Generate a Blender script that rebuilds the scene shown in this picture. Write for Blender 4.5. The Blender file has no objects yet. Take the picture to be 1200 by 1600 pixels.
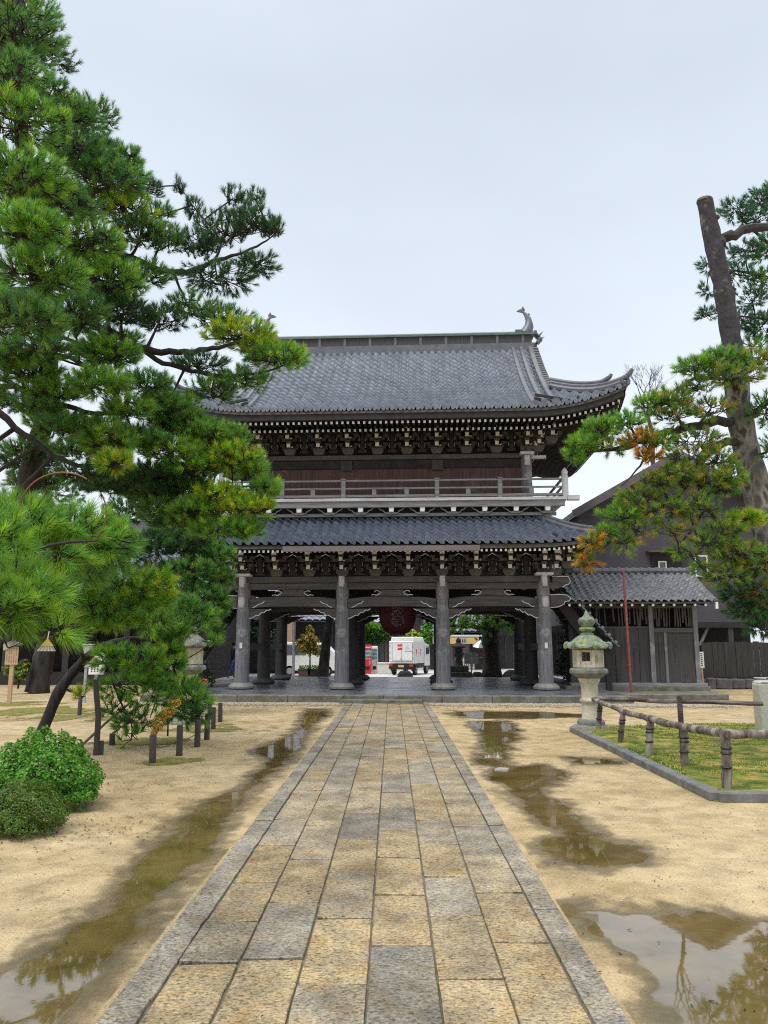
import bpy, bmesh, math, random
import numpy as np
from mathutils import Vector, Matrix
R = math.radians
random.seed(7)
rng = np.random.default_rng(11)
sc = bpy.context.scene
COL = sc.collection

# ------------------------------------------------------------------ camera
CAMH = 1.6
FPX = 1200.0                                  # focal length in pixels of the 1200x1600 photograph
TH = math.atan(208 / 1200)                    # pitched up
DE = math.atan(12 / 1200 * math.cos(TH))      # turned a little to the left of the path's axis
cam_d = bpy.data.cameras.new("camera")
cam = bpy.data.objects.new("camera", cam_d)
COL.objects.link(cam)
cam_d.sensor_fit = 'VERTICAL'
cam_d.sensor_height = 36
cam_d.lens = 36 * FPX / 1600
cam_d.clip_start = 0.05
cam_d.clip_end = 2000
cam.location = (0, 0, CAMH)
cam.rotation_euler = (R(90) + TH, 0, DE)
sc.camera = cam
sc.cycles.filter_width = 1.1
sc.cycles.use_denoising = False
FW = Vector((-math.sin(DE) * math.cos(TH), math.cos(DE) * math.cos(TH), math.sin(TH)))
RT = Vector((math.cos(DE), math.sin(DE), 0))
UP = RT.cross(FW)


def ray(px, py):
    return FW * FPX + RT * (px - 600) + UP * (800 - py)


def at(px, py, Y):
    "the point of the place seen at a pixel of the photograph, Y metres down the path"
    d = ray(px, py)
    t = Y / d.y
    return Vector((d.x * t, Y, CAMH + d.z * t))


def gp(px, py, z=0.0):
    "the ground point (height z) seen at a pixel"
    d = ray(px, py)
    t = (z - CAMH) / d.z
    return Vector((d.x * t, d.y * t, z))


def mpp(Y, py=800):
    p = at(600, py, Y) - Vector((0, 0, CAMH))
    return p.dot(FW) / FPX


# ------------------------------------------------------------------ world, sun, exposure
sc.view_settings.view_transform = 'Standard'
sc.view_settings.look = 'None'
sc.view_settings.gamma = 1
sc.view_settings.exposure = 0.4
SUN_EL, SUN_AZ = R(62), R(215)
W = bpy.data.worlds.new("World")
sc.world = W
W.use_nodes = True
nt = W.node_tree
nt.nodes.clear()
N = nt.nodes.new
out = N('ShaderNodeOutputWorld')
bg = N('ShaderNodeBackground')
bg.inputs['Strength'].default_value = 0.1
sky = N('ShaderNodeTexSky')
sky.sky_type = 'NISHITA'
sky.sun_disc = False
sky.sun_elevation = SUN_EL
sky.sun_rotation = SUN_AZ
tc = N('ShaderNodeTexCoord')
sep = N('ShaderNodeSeparateXYZ')
ramp = N('ShaderNodeValToRGB')
e = ramp.color_ramp.elements
e[0].position = 0.0
e[0].color = (.78, .84, .92, 1)
e[1].position = 1.0
e[1].color = (.98, 1.0, 1.03, 1)
for p_, c_ in ((.18, (.80, .86, .955, 1)), (.42, (.68, .75, .85, 1)), (.62, (.63, .70, .80, 1)), (.72, (.67, .74, .83, 1)), (.88, (1.0, 1.0, 1.0, 1))):
    q = ramp.color_ramp.elements.new(p_)
    q.color = c_
nz = N('ShaderNodeTexNoise')
nz.inputs['Scale'].default_value = 1.6
nz.inputs['Detail'].default_value = 5
nz.inputs['Roughness'].default_value = .5
mp = N('ShaderNodeMapping')
mp.inputs['Scale'].default_value = (1, 1, 2.4)
mr = N('ShaderNodeMapRange')
mr.inputs['From Min'].default_value = .3
mr.inputs['From Max'].default_value = .7
mr.inputs['To Min'].default_value = 8.2
mr.inputs['To Max'].default_value = 9.7
vm = N('ShaderNodeVectorMath')
vm.operation = 'SCALE'
mix = N('ShaderNodeMix')
mix.data_type = 'RGBA'
mix.inputs['Factor'].default_value = .93
L = nt.links.new
L(tc.outputs['Generated'], sep.inputs[0])
L(sep.outputs['Z'], ramp.inputs['Fac'])
L(tc.outputs['Generated'], mp.inputs['Vector'])
L(mp.outputs[0], nz.inputs['Vector'])
L(nz.outputs['Fac'], mr.inputs['Value'])
L(ramp.outputs['Color'], vm.inputs[0])
zen = N('ShaderNodeMapRange')        # an overcast sky is brightest overhead
zen.interpolation_type = 'SMOOTHSTEP'
zen.inputs['From Min'].default_value = .73
zen.inputs['From Max'].default_value = .92
zen.inputs['To Min'].default_value = 1.0
zen.inputs['To Max'].default_value = 2.3
L(sep.outputs['Z'], zen.inputs['Value'])
mm = N('ShaderNodeMath')
mm.operation = 'MULTIPLY'
L(mr.outputs[0], mm.inputs[0])
L(zen.outputs[0], mm.inputs[1])
L(mm.outputs[0], vm.inputs['Scale'])
L(sky.outputs[0], mix.inputs['A'])
L(vm.outputs[0], mix.inputs['B'])
L(mix.outputs['Result'], bg.inputs['Color'])
L(bg.outputs[0], out.inputs[0])
sd = bpy.data.lights.new("sun", 'SUN')
sd.energy = 1.5
sd.angle = R(24)
sd.color = (1, .96, .9)
so = bpy.data.objects.new("sun", sd)
COL.objects.link(so)
# sun behind the camera's left shoulder, high above the clouds
sdir = Vector((math.sin(SUN_AZ) * math.cos(SUN_EL), math.cos(SUN_AZ) * math.cos(SUN_EL), math.sin(SUN_EL)))
so.rotation_euler = sdir.to_track_quat('Z', 'Y').to_euler()

# ------------------------------------------------------------------ materials


def base_mat(name):
    m = bpy.data.materials.new(name)
    m.use_nodes = True
    t = m.node_tree
    return m, t, t.nodes['Principled BSDF']


def M(name, c1, c2=None, rough=.75, scale=4.0, stretch=(1, 1, 1), detail=8, bump=.15, bscale=30.0, spec=.4, spots=None, spot_scale=3.0, spot_amt=.5, bdist=.01, rvar=0.0, metal=0.0, contrast=.22):
    "noise-varied principled material in object space; spots is a third colour laid over in patches"
    m, t, b = base_mat(name)
    n = t.nodes.new
    l = t.links.new
    co = n('ShaderNodeTexCoord')
    ma = n('ShaderNodeMapping')
    ma.inputs['Scale'].default_value = stretch
    l(co.outputs['Object'], ma.inputs['Vector'])
    nz = n('ShaderNodeTexNoise')
    nz.inputs['Scale'].default_value = scale
    nz.inputs['Detail'].default_value = detail
    nz.inputs['Roughness'].default_value = .62
    l(ma.outputs[0], nz.inputs['Vector'])
    r = n('ShaderNodeValToRGB')
    r.color_ramp.elements[0].position = .5 - contrast
    r.color_ramp.elements[1].position = .5 + contrast
    c2 = c2 or tuple(min(1, x * 1.35) for x in c1)
    r.color_ramp.elements[0].color = (*c1, 1)
    r.color_ramp.elements[1].color = (*c2, 1)
    l(nz.outputs['Fac'], r.inputs['Fac'])
    colout = r.outputs['Color']
    if spots:
        n2 = n('ShaderNodeTexNoise')
        n2.inputs['Scale'].default_value = spot_scale
        n2.inputs['Detail'].default_value = 6
        n2.inputs['Roughness'].default_value = .65
        l(co.outputs['Object'], n2.inputs['Vector'])
        r2 = n('ShaderNodeValToRGB')
        r2.color_ramp.elements[0].position = 1 - spot_amt - .06
        r2.color_ramp.elements[1].position = 1 - spot_amt + .06
        l(n2.outputs['Fac'], r2.inputs['Fac'])
        mx = n('ShaderNodeMix')
        mx.data_type = 'RGBA'
        l(r2.outputs['Color'], mx.inputs['Factor'])
        l(colout, mx.inputs['A'])
        mx.inputs['B'].default_value = (*spots, 1)
        colout = mx.outputs['Result']
    l(colout, b.inputs['Base Color'])
    b.inputs['Roughness'].default_value = rough
    b.inputs['Specular IOR Level'].default_value = spec
    b.inputs['Metallic'].default_value = metal
    if rvar:
        mr = n('ShaderNodeMapRange')
        mr.inputs['To Min'].default_value = max(.03, rough - rvar)
        mr.inputs['To Max'].default_value = min(1, rough + rvar)
        mr.inputs['From Min'].default_value = .3
        mr.inputs['From Max'].default_value = .7
        l(nz.outputs['Fac'], mr.inputs['Value'])
        l(mr.outputs[0], b.inputs['Roughness'])
    if bump:
        n3 = n('ShaderNodeTexNoise')
        n3.inputs['Scale'].default_value = bscale
        n3.inputs['Detail'].default_value = 6
        l(ma.outputs[0], n3.inputs['Vector'])
        bp = n('ShaderNodeBump')
        bp.inputs['Strength'].default_value = bump
        bp.inputs['Distance'].default_value = bdist
        l(n3.outputs['Fac'], bp.inputs['Height'])
        l(bp.outputs[0], b.inputs['Normal'])
    return m


def leaf_mat(name, rough=.55, trans=.3, tint=1.0):
    "foliage: colour from the mesh's own leaf colours, a little light passing through"
    m, t, b = base_mat(name)
    n = t.nodes.new
    l = t.links.new
    a = n('ShaderNodeAttribute')
    a.attribute_name = 'Col'
    l(a.outputs['Color'], b.inputs['Base Color'])
    b.inputs['Roughness'].default_value = rough
    b.inputs['Specular IOR Level'].default_value = .35
    tr = n('ShaderNodeBsdfTranslucent')
    l(a.outputs['Color'], tr.inputs['Color'])
    ms = n('ShaderNodeMixShader')
    ms.inputs[0].default_value = trans
    o = t.nodes['Material Output']
    l(b.outputs[0], ms.inputs[1])
    l(tr.outputs[0], ms.inputs[2])
    l(ms.outputs[0], o.inputs['Surface'])
    return m


def bark_mat(name, c1, c2, c3, scale=7.0, bump=.9, vs=(1, 1, .28)):
    "plated bark: stretched voronoi cells with pale edges over a noise"
    m, t, b = base_mat(name)
    n = t.nodes.new
    l = t.links.new
    co = n('ShaderNodeTexCoord')
    ma = n('ShaderNodeMapping')
    ma.inputs['Scale'].default_value = vs
    l(co.outputs['Object'], ma.inputs['Vector'])
    nw = n('ShaderNodeTexNoise')
    nw.inputs['Scale'].default_value = 5
    nw.inputs['Detail'].default_value = 6
    l(ma.outputs[0], nw.inputs['Vector'])
    mv = n('ShaderNodeMix')
    mv.data_type = 'VECTOR'
    mv.inputs['Factor'].default_value = .12
    l(ma.outputs[0], mv.inputs['A'])
    l(nw.outputs['Color'], mv.inputs['B'])
    vo = n('ShaderNodeTexVoronoi')
    vo.feature = 'DISTANCE_TO_EDGE'
    vo.inputs['Scale'].default_value = scale
    l(mv.outputs['Result'], vo.inputs['Vector'])
    r = n('ShaderNodeValToRGB')
    r.color_ramp.elements[0].position = .0
    r.color_ramp.elements[0].color = (*c3, 1)
    r.color_ramp.elements[1].position = .22
    r.color_ramp.elements[1].color = (*c1, 1)
    l(vo.outputs['Distance'], r.inputs['Fac'])
    r2 = n('ShaderNodeValToRGB')
    r2.color_ramp.elements[0].position = .45
    r2.color_ramp.elements[1].position = .65
    l(nw.outputs['Fac'], r2.inputs['Fac'])
    mx = n('ShaderNodeMix')
    mx.data_type = 'RGBA'
    l(r2.outputs['Color'], mx.inputs['Factor'])
    l(r.outputs['Color'], mx.inputs['A'])
    mx.inputs['B'].default_value = (*c2, 1)
    l(mx.outputs['Result'], b.inputs['Base Color'])
    b.inputs['Roughness'].default_value = .8
    bp = n('ShaderNodeBump')
    bp.inputs['Strength'].default_value = bump
    bp.inputs['Distance'].default_value = .03
    l(vo.outputs['Distance'], bp.inputs['Height'])
    l(bp.outputs[0], b.inputs['Normal'])
    return m


def attr_stone_mat(name):
    "paving granite: each slab's own tone, rusty clouds, dark chisel pits"
    m, t, b = base_mat(name)
    n = t.nodes.new
    l = t.links.new
    co = n('ShaderNodeTexCoord')
    a = n('ShaderNodeAttribute')
    a.attribute_name = 'Col'
    n1 = n('ShaderNodeTexNoise')
    n1.inputs['Scale'].default_value = 3.4
    n1.inputs['Detail'].default_value = 7
    n1.inputs['Roughness'].default_value = .7
    l(co.outputs['Object'], n1.inputs['Vector'])
    r1 = n('ShaderNodeValToRGB')
    r1.color_ramp.elements[0].position = .3
    r1.color_ramp.elements[0].color = (.62, .625, .64, 1)
    r1.color_ramp.elements[1].position = .66
    r1.color_ramp.elements[1].color = (1.16, 1.10, .96, 1)
    l(n1.outputs['Fac'], r1.inputs['Fac'])
    m1 = n('ShaderNodeMix')
    m1.data_type = 'RGBA'
    m1.blend_type = 'MULTIPLY'
    m1.inputs['Factor'].default_value = 1
    l(a.outputs['Color'], m1.inputs['A'])
    l(r1.outputs['Color'], m1.inputs['B'])
    # pits: stretched noise with a hard threshold
    mp_ = n('ShaderNodeMapping')
    mp_.inputs['Scale'].default_value = (1, 1.7, 1)
    mp_.inputs['Rotation'].default_value = (0, 0, .5)
    l(co.outputs['Object'], mp_.inputs['Vector'])
    n2 = n('ShaderNodeTexNoise')
    n2.inputs['Scale'].default_value = 34
    n2.inputs['Detail'].default_value = 5
    n2.inputs['Roughness'].default_value = .7
    l(mp_.outputs[0], n2.inputs['Vector'])
    r2 = n('ShaderNodeValToRGB')
    r2.color_ramp.elements[0].position = .37
    r2.color_ramp.elements[0].color = (.20, .185, .17, 1)
    r2.color_ramp.elements[1].position = .52
    r2.color_ramp.elements[1].color = (1, 1, 1, 1)
    l(n2.outputs['Fac'], r2.inputs['Fac'])
    m2 = n('ShaderNodeMix')
    m2.data_type = 'RGBA'
    m2.blend_type = 'MULTIPLY'
    m2.inputs['Factor'].default_value = .85
    l(m1.outputs['Result'], m2.inputs['A'])
    l(r2.outputs['Color'], m2.inputs['B'])
    # fine grain
    n4 = n('ShaderNodeTexNoise')
    n4.inputs['Scale'].default_value = 75
    n4.inputs['Detail'].default_value = 3
    l(co.outputs['Object'], n4.inputs['Vector'])
    r4 = n('ShaderNodeValToRGB')
    r4.color_ramp.elements[0].position = .3
    r4.color_ramp.elements[0].color = (.60, .59, .57, 1)
    r4.color_ramp.elements[1].position = .7
    r4.color_ramp.elements[1].color = (1.2, 1.2, 1.2, 1)
    l(n4.outputs['Fac'], r4.inputs['Fac'])
    m3 = n('ShaderNodeMix')
    m3.data_type = 'RGBA'
    m3.blend_type = 'MULTIPLY'
    m3.inputs['Factor'].default_value = 1
    l(m2.outputs['Result'], m3.inputs['A'])
    l(r4.outputs['Color'], m3.inputs['B'])
    n5 = n('ShaderNodeTexNoise')
    n5.inputs['Scale'].default_value = 1.5
    n5.inputs['Detail'].default_value = 9
    n5.inputs['Roughness'].default_value = .72
    l(co.outputs['Object'], n5.inputs['Vector'])
    r5 = n('ShaderNodeValToRGB')
    r5.color_ramp.elements[0].position = .38
    r5.color_ramp.elements[0].color = (.60, .565, .50, 1)
    r5.color_ramp.elements[1].position = .56
    r5.color_ramp.elements[1].color = (1.04, 1.03, 1.0, 1)
    l(n5.outputs['Fac'], r5.inputs['Fac'])
    m5 = n('ShaderNodeMix')
    m5.data_type = 'RGBA'
    m5.blend_type = 'MULTIPLY'
    m5.inputs['Factor'].default_value = .9
    l(m3.outputs['Result'], m5.inputs['A'])
    l(r5.outputs['Color'], m5.inputs['B'])
    n6 = n('ShaderNodeTexNoise')
    n6.inputs['Scale'].default_value = 5.5
    n6.inputs['Detail'].default_value = 8
    n6.inputs['Roughness'].default_value = .7
    l(co.outputs['Object'], n6.inputs['Vector'])
    r6 = n('ShaderNodeValToRGB')
    r6.color_ramp.elements[0].position = .5
    r6.color_ramp.elements[0].color = (1, 1, 1, 1)
    r6.color_ramp.elements[1].position = .68
    r6.color_ramp.elements[1].color = (1.0, .80, .50, 1)
    l(n6.outputs['Fac'], r6.inputs['Fac'])
    m6 = n('ShaderNodeMix')
    m6.data_type = 'RGBA'
    m6.blend_type = 'MULTIPLY'
    m6.inputs['Factor'].default_value = .9
    l(m5.outputs['Result'], m6.inputs['A'])
    l(r6.outputs['Color'], m6.inputs['B'])
    l(m6.outputs['Result'], b.inputs['Base Color'])
    mr_ = n('ShaderNodeMapRange')
    mr_.inputs['From Min'].default_value = .3
    mr_.inputs['From Max'].default_value = .7
    mr_.inputs['To Min'].default_value = .38
    mr_.inputs['To Max'].default_value = .8
    l(n1.outputs['Fac'], mr_.inputs['Value'])
    l(mr_.outputs[0], b.inputs['Roughness'])
    bp = n('ShaderNodeBump')
    bp.inputs['Strength'].default_value = .7
    bp.inputs['Distance'].default_value = .008
    l(n2.outputs['Fac'], bp.inputs['Height'])
    l(bp.outputs[0], b.inputs['Normal'])
    return m


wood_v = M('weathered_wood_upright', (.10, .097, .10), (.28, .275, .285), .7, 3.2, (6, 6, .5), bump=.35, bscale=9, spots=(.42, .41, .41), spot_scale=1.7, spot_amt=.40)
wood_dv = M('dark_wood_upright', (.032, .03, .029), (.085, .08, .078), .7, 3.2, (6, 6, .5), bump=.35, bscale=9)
wood_h = M('dark_wood_level', (.040, .036, .034), (.14, .127, .12), .7, 3.0, (.5, 6, 6), bump=.35, bscale=9, spots=(.13, .12, .118), spot_scale=1.5, spot_amt=.36)
wood_lh = M('grey_wood_level', (.14, .135, .135), (.34, .33, .33), .75, 3.0, (.5, 6, 6), bump=.3, bscale=9)
wood_pale = M('bleached_wood', (.42, .42, .43), (.72, .72, .72), .8, 4, (.6, 4, 4), bump=.2, bscale=14)
wood_black = M('dark_and_shaded_wood', (.015, .0135, .013), (.044, .039, .037), .75, 4, (1, 1, 1), bump=.2, bscale=12)
wood_red = M('red_brown_boards', (.05, .028, .024), (.15, .085, .072), .75, 2.4, (7, 7, .35), bump=.2, bscale=9, spots=(.20, .145, .13), spot_scale=1.4, spot_amt=.36)
white_paint = M('chalk_white_paint', (.66, .66, .67), (.88, .88, .88), .8, 9, bump=.1)
tile_m = M('grey_roof_tile', (.125, .138, .168), (.21, .228, .265), .28, 6, (1, 1, 1), bump=.10, bscale=22, spec=.7, rvar=.1)
tile_b = M('blue_grey_roof_tile', (.065, .08, .11), (.12, .142, .185), .25, 6, (1, 1, 1), bump=.10, bscale=22, spec=.7, rvar=.1)
ridge_m = M('ridge_tile', (.07, .075, .085), (.15, .156, .172), .36, 5, bump=.2, bscale=20, spec=.55)
copper_m = M('green_copper', (.075, .105, .095), (.14, .18, .165), .5, 4, bump=.1)
floor_m = M('wet_slate_floor', (.07, .075, .09), (.15, .155, .175), .3, 1.3, bump=.1, bscale=12, spec=.5, rvar=.16)
edge_m = M('mossy_edge_stone', (.085, .08, .065), (.24, .225, .19), .85, 3.5, bump=.6, bscale=16, spots=(.10, .115, .045), spot_scale=2.4, spot_amt=.42, bdist=.02)
stone_l = M('pale_lantern_stone', (.43, .39, .29), (.66, .61, .48), .85, 5, bump=.5, bscale=40, spots=(.34, .33, .27), spot_scale=3, spot_amt=.42)
stone_g = M('grey_lantern_stone', (.10, .105, .095), (.30, .30, .27), .9, 6, bump=.7, bscale=30, bdist=.015, spots=(.13, .14, .085), spot_scale=5, spot_amt=.42)
stone_pl = M('pillar_base_stone', (.14, .138, .125), (.36, .35, .32), .85, 4, bump=.5, bscale=30, spots=(.2, .2, .15), spot_scale=4, spot_amt=.36)
stone_gr = M('green_lichen_stone', (.09, .12, .10), (.28, .34, .28), .9, 9, bump=.9, bscale=40, bdist=.02, spots=(.33, .38, .05), spot_scale=6.5, spot_amt=.41)
stone_dk = M('dark_stone', (.05, .05, .05), (.13, .13, .125), .85, 6, bump=.6, bscale=30)
kerb_m = M('kerb_stone', (.09, .09, .088), (.21, .21, .205), .75, 5, bump=.5, bscale=45, spots=(.12, .14, .06), spot_scale=2.2, spot_amt=.36)
log_m = bark_mat('peeling_log_bark', (.14, .105, .09), (.36, .34, .29), (.06, .045, .04), 16, .6, (1, 1, .3))
log_dark = bark_mat('wet_log_bark', (.075, .05, .05), (.19, .15, .14), (.04, .03, .03), 16, .6, (.3, 1, 1))
bark_d = bark_mat('dark_pine_bark', (.020, .017, .016), (.045, .039, .035), (.007, .006, .006), 9, 1.0)
bark_g = bark_mat('grey_pine_bark', (.05, .043, .041), (.10, .088, .08), (.27, .25, .22), 10, -1.0, (1, 1, .42))
bark_top = M('cut_limb_bark', (.022, .020, .025), (.068, .060, .067), .85, 9, (1, 1, .5), bump=.9, bscale=18, bdist=.03, spots=(.19, .18, .14), spot_scale=6, spot_amt=.35)
cutwood = M('sawn_wood', (.10, .085, .075), (.2, .17, .15), .9, 6)
twig_m = M('pine_twig', (.018, .014, .012), (.045, .036, .03), .85, 12)
twig_g = M('grey_twig', (.026, .023, .023), (.065, .058, .056), .85, 12)
needle_m = leaf_mat('pine_needles', .42, .5)
leaf_m = leaf_mat('broad_leaves', .38, .35)
plaster_mauve = M('mauve_grey_plaster', (.066, .061, .074), (.098, .09, .107), .9, 1.1, bump=.1)
plaster_white = M('cream_plaster', (.62, .6, .54), (.76, .74, .68), .9, 1.4, bump=.1)
metal_grey = M('grey_metal', (.28, .30, .32), (.42, .44, .46), .45, 5, bump=.03)
metal_white = M('white_painted_metal', (.78, .79, .78), (.88, .88, .87), .4, 2.5, bump=.02)
red_paint = M('red_paint', (.55, .02, .025), (.70, .035, .04), .45, 3, bump=.02)
rust_red = M('rusty_red_pole', (.20, .04, .035), (.34, .085, .07), .6, 8, bump=.1)
rubber = M('black_rubber', (.015, .015, .015), (.03, .03, .03), .7, 8)
black_m = M('black_lacquer', (.012, .012, .012), (.025, .025, .025), .5, 8)
lantern_red = M('deep_red_paper', (.075, .009, .014), (.11, .012, .018), .6, 2.5, bump=.08)
glass_m = M('dim_window_glass', (.04, .055, .07), (.07, .09, .11), .08, 2, bump=0, spec=.8)
tan_wood = M('tan_wood', (.42, .27, .16), (.58, .40, .25), .7, 4, (5, 5, .6), bump=.15)
paper_white = M('white_paper', (.72, .72, .70), (.84, .84, .82), .8, 5)
board_dark = M('dark_plank_wall', (.035, .031, .030), (.105, .096, .092), .78, 2.6, (8, 8, .4), bump=.35, bscale=8, spots=(.14, .13, .12), spot_scale=1.2, spot_amt=.34)
path_m = attr_stone_mat('paving_granite')
soil_dark = M('dark_joint_soil', (.12, .105, .08), (.20, .175, .13), .95, 8, spots=(.07, .10, .03), spot_scale=2, spot_amt=.4)
asphalt_m = M('pale_street_paving', (.50, .49, .47), (.62, .61, .585), .6, .7, bump=.1, bscale=20)
gravel_m = M('pea_gravel', (.20, .16, .11), (.46, .40, .31), .8, 19, bump=.1, contrast=.12)
terracotta = M('brown_planter', (.10, .055, .04), (.17, .09, .065), .7, 5)
shop_warm = M('lamplit_shop_front', (.62, .44, .17), (.78, .60, .30), .7, 1.8)
_b = shop_warm.node_tree.nodes['Principled BSDF']
_b.inputs['Emission Color'].default_value = (1, .66, .22, 1)
_b.inputs['Emission Strength'].default_value = .2  # lamplit interior put into the front as yellow colour and glow
amber = M('amber_lamp_glass', (.8, .45, .12), (.85, .55, .2), .5)



def tile_variation(m, pitch, lo=.84, hi=1.14):
    "every tile its own tone, and broad weather streaks"
    t = m.node_tree
    n = t.nodes.new
    l = t.links.new
    b = t.nodes['Principled BSDF']
    src = b.inputs['Base Color'].links[0].from_socket
    co = n('ShaderNodeTexCoord')
    sn = n('ShaderNodeVectorMath')
    sn.operation = 'SNAP'
    sn.inputs[1].default_value = pitch
    wn = n('ShaderNodeTexWhiteNoise')
    mr_ = n('ShaderNodeMapRange')
    mr_.inputs['To Min'].default_value = lo
    mr_.inputs['To Max'].default_value = hi
    nz_ = n('ShaderNodeTexNoise')
    nz_.inputs['Scale'].default_value = .7
    nz_.inputs['Detail'].default_value = 7
    r_ = n('ShaderNodeMapRange')
    r_.inputs['From Min'].default_value = .3
    r_.inputs['From Max'].default_value = .7
    r_.inputs['To Min'].default_value = .9
    r_.inputs['To Max'].default_value = 1.1
    mu = n('ShaderNodeMath')
    mu.operation = 'MULTIPLY'
    vs = n('ShaderNodeVectorMath')
    vs.operation = 'SCALE'
    l(co.outputs['Object'], sn.inputs[0])
    l(sn.outputs[0], wn.inputs['Vector'])
    l(wn.outputs['Value'], mr_.inputs['Value'])
    l(co.outputs['Object'], nz_.inputs['Vector'])
    l(nz_.outputs['Fac'], r_.inputs['Value'])
    l(mr_.outputs[0], mu.inputs[0])
    l(r_.outputs[0], mu.inputs[1])
    l(src, vs.inputs[0])
    l(mu.outputs[0], vs.inputs['Scale'])
    l(vs.outputs[0], b.inputs['Base Color'])


tile_variation(tile_m, (.27, .25, 50))
tile_variation(tile_b, (.27, .24, 50))

# ------------------------------------------------------------------ mesh helpers


class MB:
    "collects shapes for ONE mesh object"

    def __init__(s):
        s.v, s.f, s.m = [], [], []

    def add(s, vs, fs, mi=0):
        o = len(s.v)
        s.v.extend([tuple(p) for p in vs])
        for f in fs:
            s.f.append([i + o for i in f])
            s.m.append(mi)
        return s

    def box(s, c, d, mi=0, rot=None):
        hx, hy, hz = d[0] / 2, d[1] / 2, d[2] / 2
        vs = [Vector((x, y, z)) for x in (-hx, hx) for y in (-hy, hy) for z in (-hz, hz)]
        if rot is not None:
            vs = [rot @ v for v in vs]
        c = Vector(c)
        s.add([v + c for v in vs], [(0, 1, 3, 2), (4, 6, 7, 5), (0, 4, 5, 1), (2, 3, 7, 6), (0, 2, 6, 4), (1, 5, 7, 3)], mi)
        return s

    def bb(s, a, b, mi=0):
        "box from corner a to corner b"
        a, b = Vector(a), Vector(b)
        return s.box((a + b) / 2, [abs(x) for x in (b - a)], mi)

    def beam(s, a, b, w, h, mi=0, up=(0, 0, 1)):
        "box of section w x h along a->b"
        a, b = Vector(a), Vector(b)
        d = b - a
        y = d.normalized()
        x = y.cross(Vector(up)).normalized()
        z = x.cross(y)
        rot = Matrix((x, y, z)).transposed()
        return s.box((a + b) / 2, (w, d.length, h), mi, rot)

    def tube(s, pts, rad, n=8, mi=0, cap=True, jit=0.0):
        pts = [Vector(p) for p in pts]
        if not hasattr(rad, '__len__'):
            rad = [rad] * len(pts)
        k = len(pts)
        vs, fs = [], []
        prev = None
        for i in range(k):
            d = (pts[min(i + 1, k - 1)] - pts[max(i - 1, 0)])
            if d.length < 1e-9:
                d = Vector((0, 0, 1))
            d.normalize()
            if prev is None:
                a = d.orthogonal().normalized()
            else:
                a = prev - d * prev.dot(d)
                a = a.normalized() if a.length > 1e-6 else d.orthogonal().normalized()
            prev = a
            b = d.cross(a)
            for j in range(n):
                t = 2 * math.pi * j / n
                r = rad[i] * (1 + (random.uniform(-jit, jit) if jit else 0))
                vs.append(pts[i] + (a * math.cos(t) + b * math.sin(t)) * r)
        for i in range(k - 1):
            for j in range(n):
                j2 = (j + 1) % n
                fs.append((i * n + j, i * n + j2, (i + 1) * n + j2, (i + 1) * n + j))
        if cap:
            fs.append(tuple(range(n - 1, -1, -1)))
            fs.append(tuple(range((k - 1) * n, k * n)))
        s.add(vs, fs, mi)
        return s

    def lathe(s, prof, n=24, c=(0, 0, 0), mi=0, rot0=0.0):
        c = Vector(c)
        vs, fs = [], []
        k = len(prof)
        for r, z in prof:
            for j in range(n):
                t = 2 * math.pi * j / n + rot0
                vs.append(c + Vector((r * math.cos(t), r * math.sin(t), z)))
        for i in range(k - 1):
            for j in range(n):
                j2 = (j + 1) % n
                fs.append((i * n + j, i * n + j2, (i + 1) * n + j2, (i + 1) * n + j))
        if prof[0][0] > 1e-4:
            fs.append(tuple(range(n - 1, -1, -1)))
        if prof[-1][0] > 1e-4:
            fs.append(tuple(range((k - 1) * n, k * n)))
        s.add(vs, fs, mi)
        return s

    def prism(s, poly, y0, y1, mi=0, M4=None):
        "polygon in x,z pushed from y0 to y1"
        k = len(poly)
        vs = [Vector((x, y0, z)) for x, z in poly] + [Vector((x, y1, z)) for x, z in poly]
        if M4 is not None:
            vs = [M4 @ v for v in vs]
        fs = [tuple(range(k - 1, -1, -1)), tuple(range(k, 2 * k))]
        for i in range(k):
            j = (i + 1) % k
            fs.append((i, j, k + j, k + i))
        s.add(vs, fs, mi)
        return s

    def ribbon(s, line, w, y0, y1, mi=0):
        "a stroke of width w along a polyline in x,z, pushed from y0 to y1"
        L_, R_ = [], []
        k = len(line)
        for i in range(k):
            a = Vector(line[max(i - 1, 0)])
            b = Vector(line[min(i + 1, k - 1)])
            d = (b - a).normalized()
            nn = Vector((-d.y, d.x)) * w / 2
            p = Vector(line[i])
            L_.append(p + nn)
            R_.append(p - nn)
        for i in range(k - 1):
            s.prism([L_[i], L_[i + 1], R_[i + 1], R_[i]], y0, y1, mi)
        return s

    def build(s, name, mats, parent=None, smooth=False, bevel=0.0, loc=None, fixn=True):
        me = bpy.data.meshes.new(name)
        me.from_pydata([tuple(v) for v in s.v], [], s.f)
        mats = mats if isinstance(mats, (list, tuple)) else [mats]
        for m in mats:
            me.materials.append(m)
        me.polygons.foreach_set('material_index', s.m)
        if fixn or bevel:
            bm = bmesh.new()
            bm.from_mesh(me)
            if fixn:
                bmesh.ops.recalc_face_normals(bm, faces=bm.faces)
            if bevel:
                es = [e_ for e_ in bm.edges if e_.is_manifold and e_.calc_face_angle(0) > .5]
                bmesh.ops.bevel(bm, geom=es, offset=bevel, segments=1, affect='EDGES', clamp_overlap=True)
            bm.to_mesh(me)
            bm.free()
        if smooth:
            me.polygons.foreach_set('use_smooth', [True] * len(me.polygons))
            me.set_sharp_from_angle(angle=R(42))
        o = bpy.data.objects.new(name, me)
        COL.objects.link(o)
        if parent is not None:
            o.parent = parent
        if loc is not None:
            o.location = loc
        return o


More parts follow.
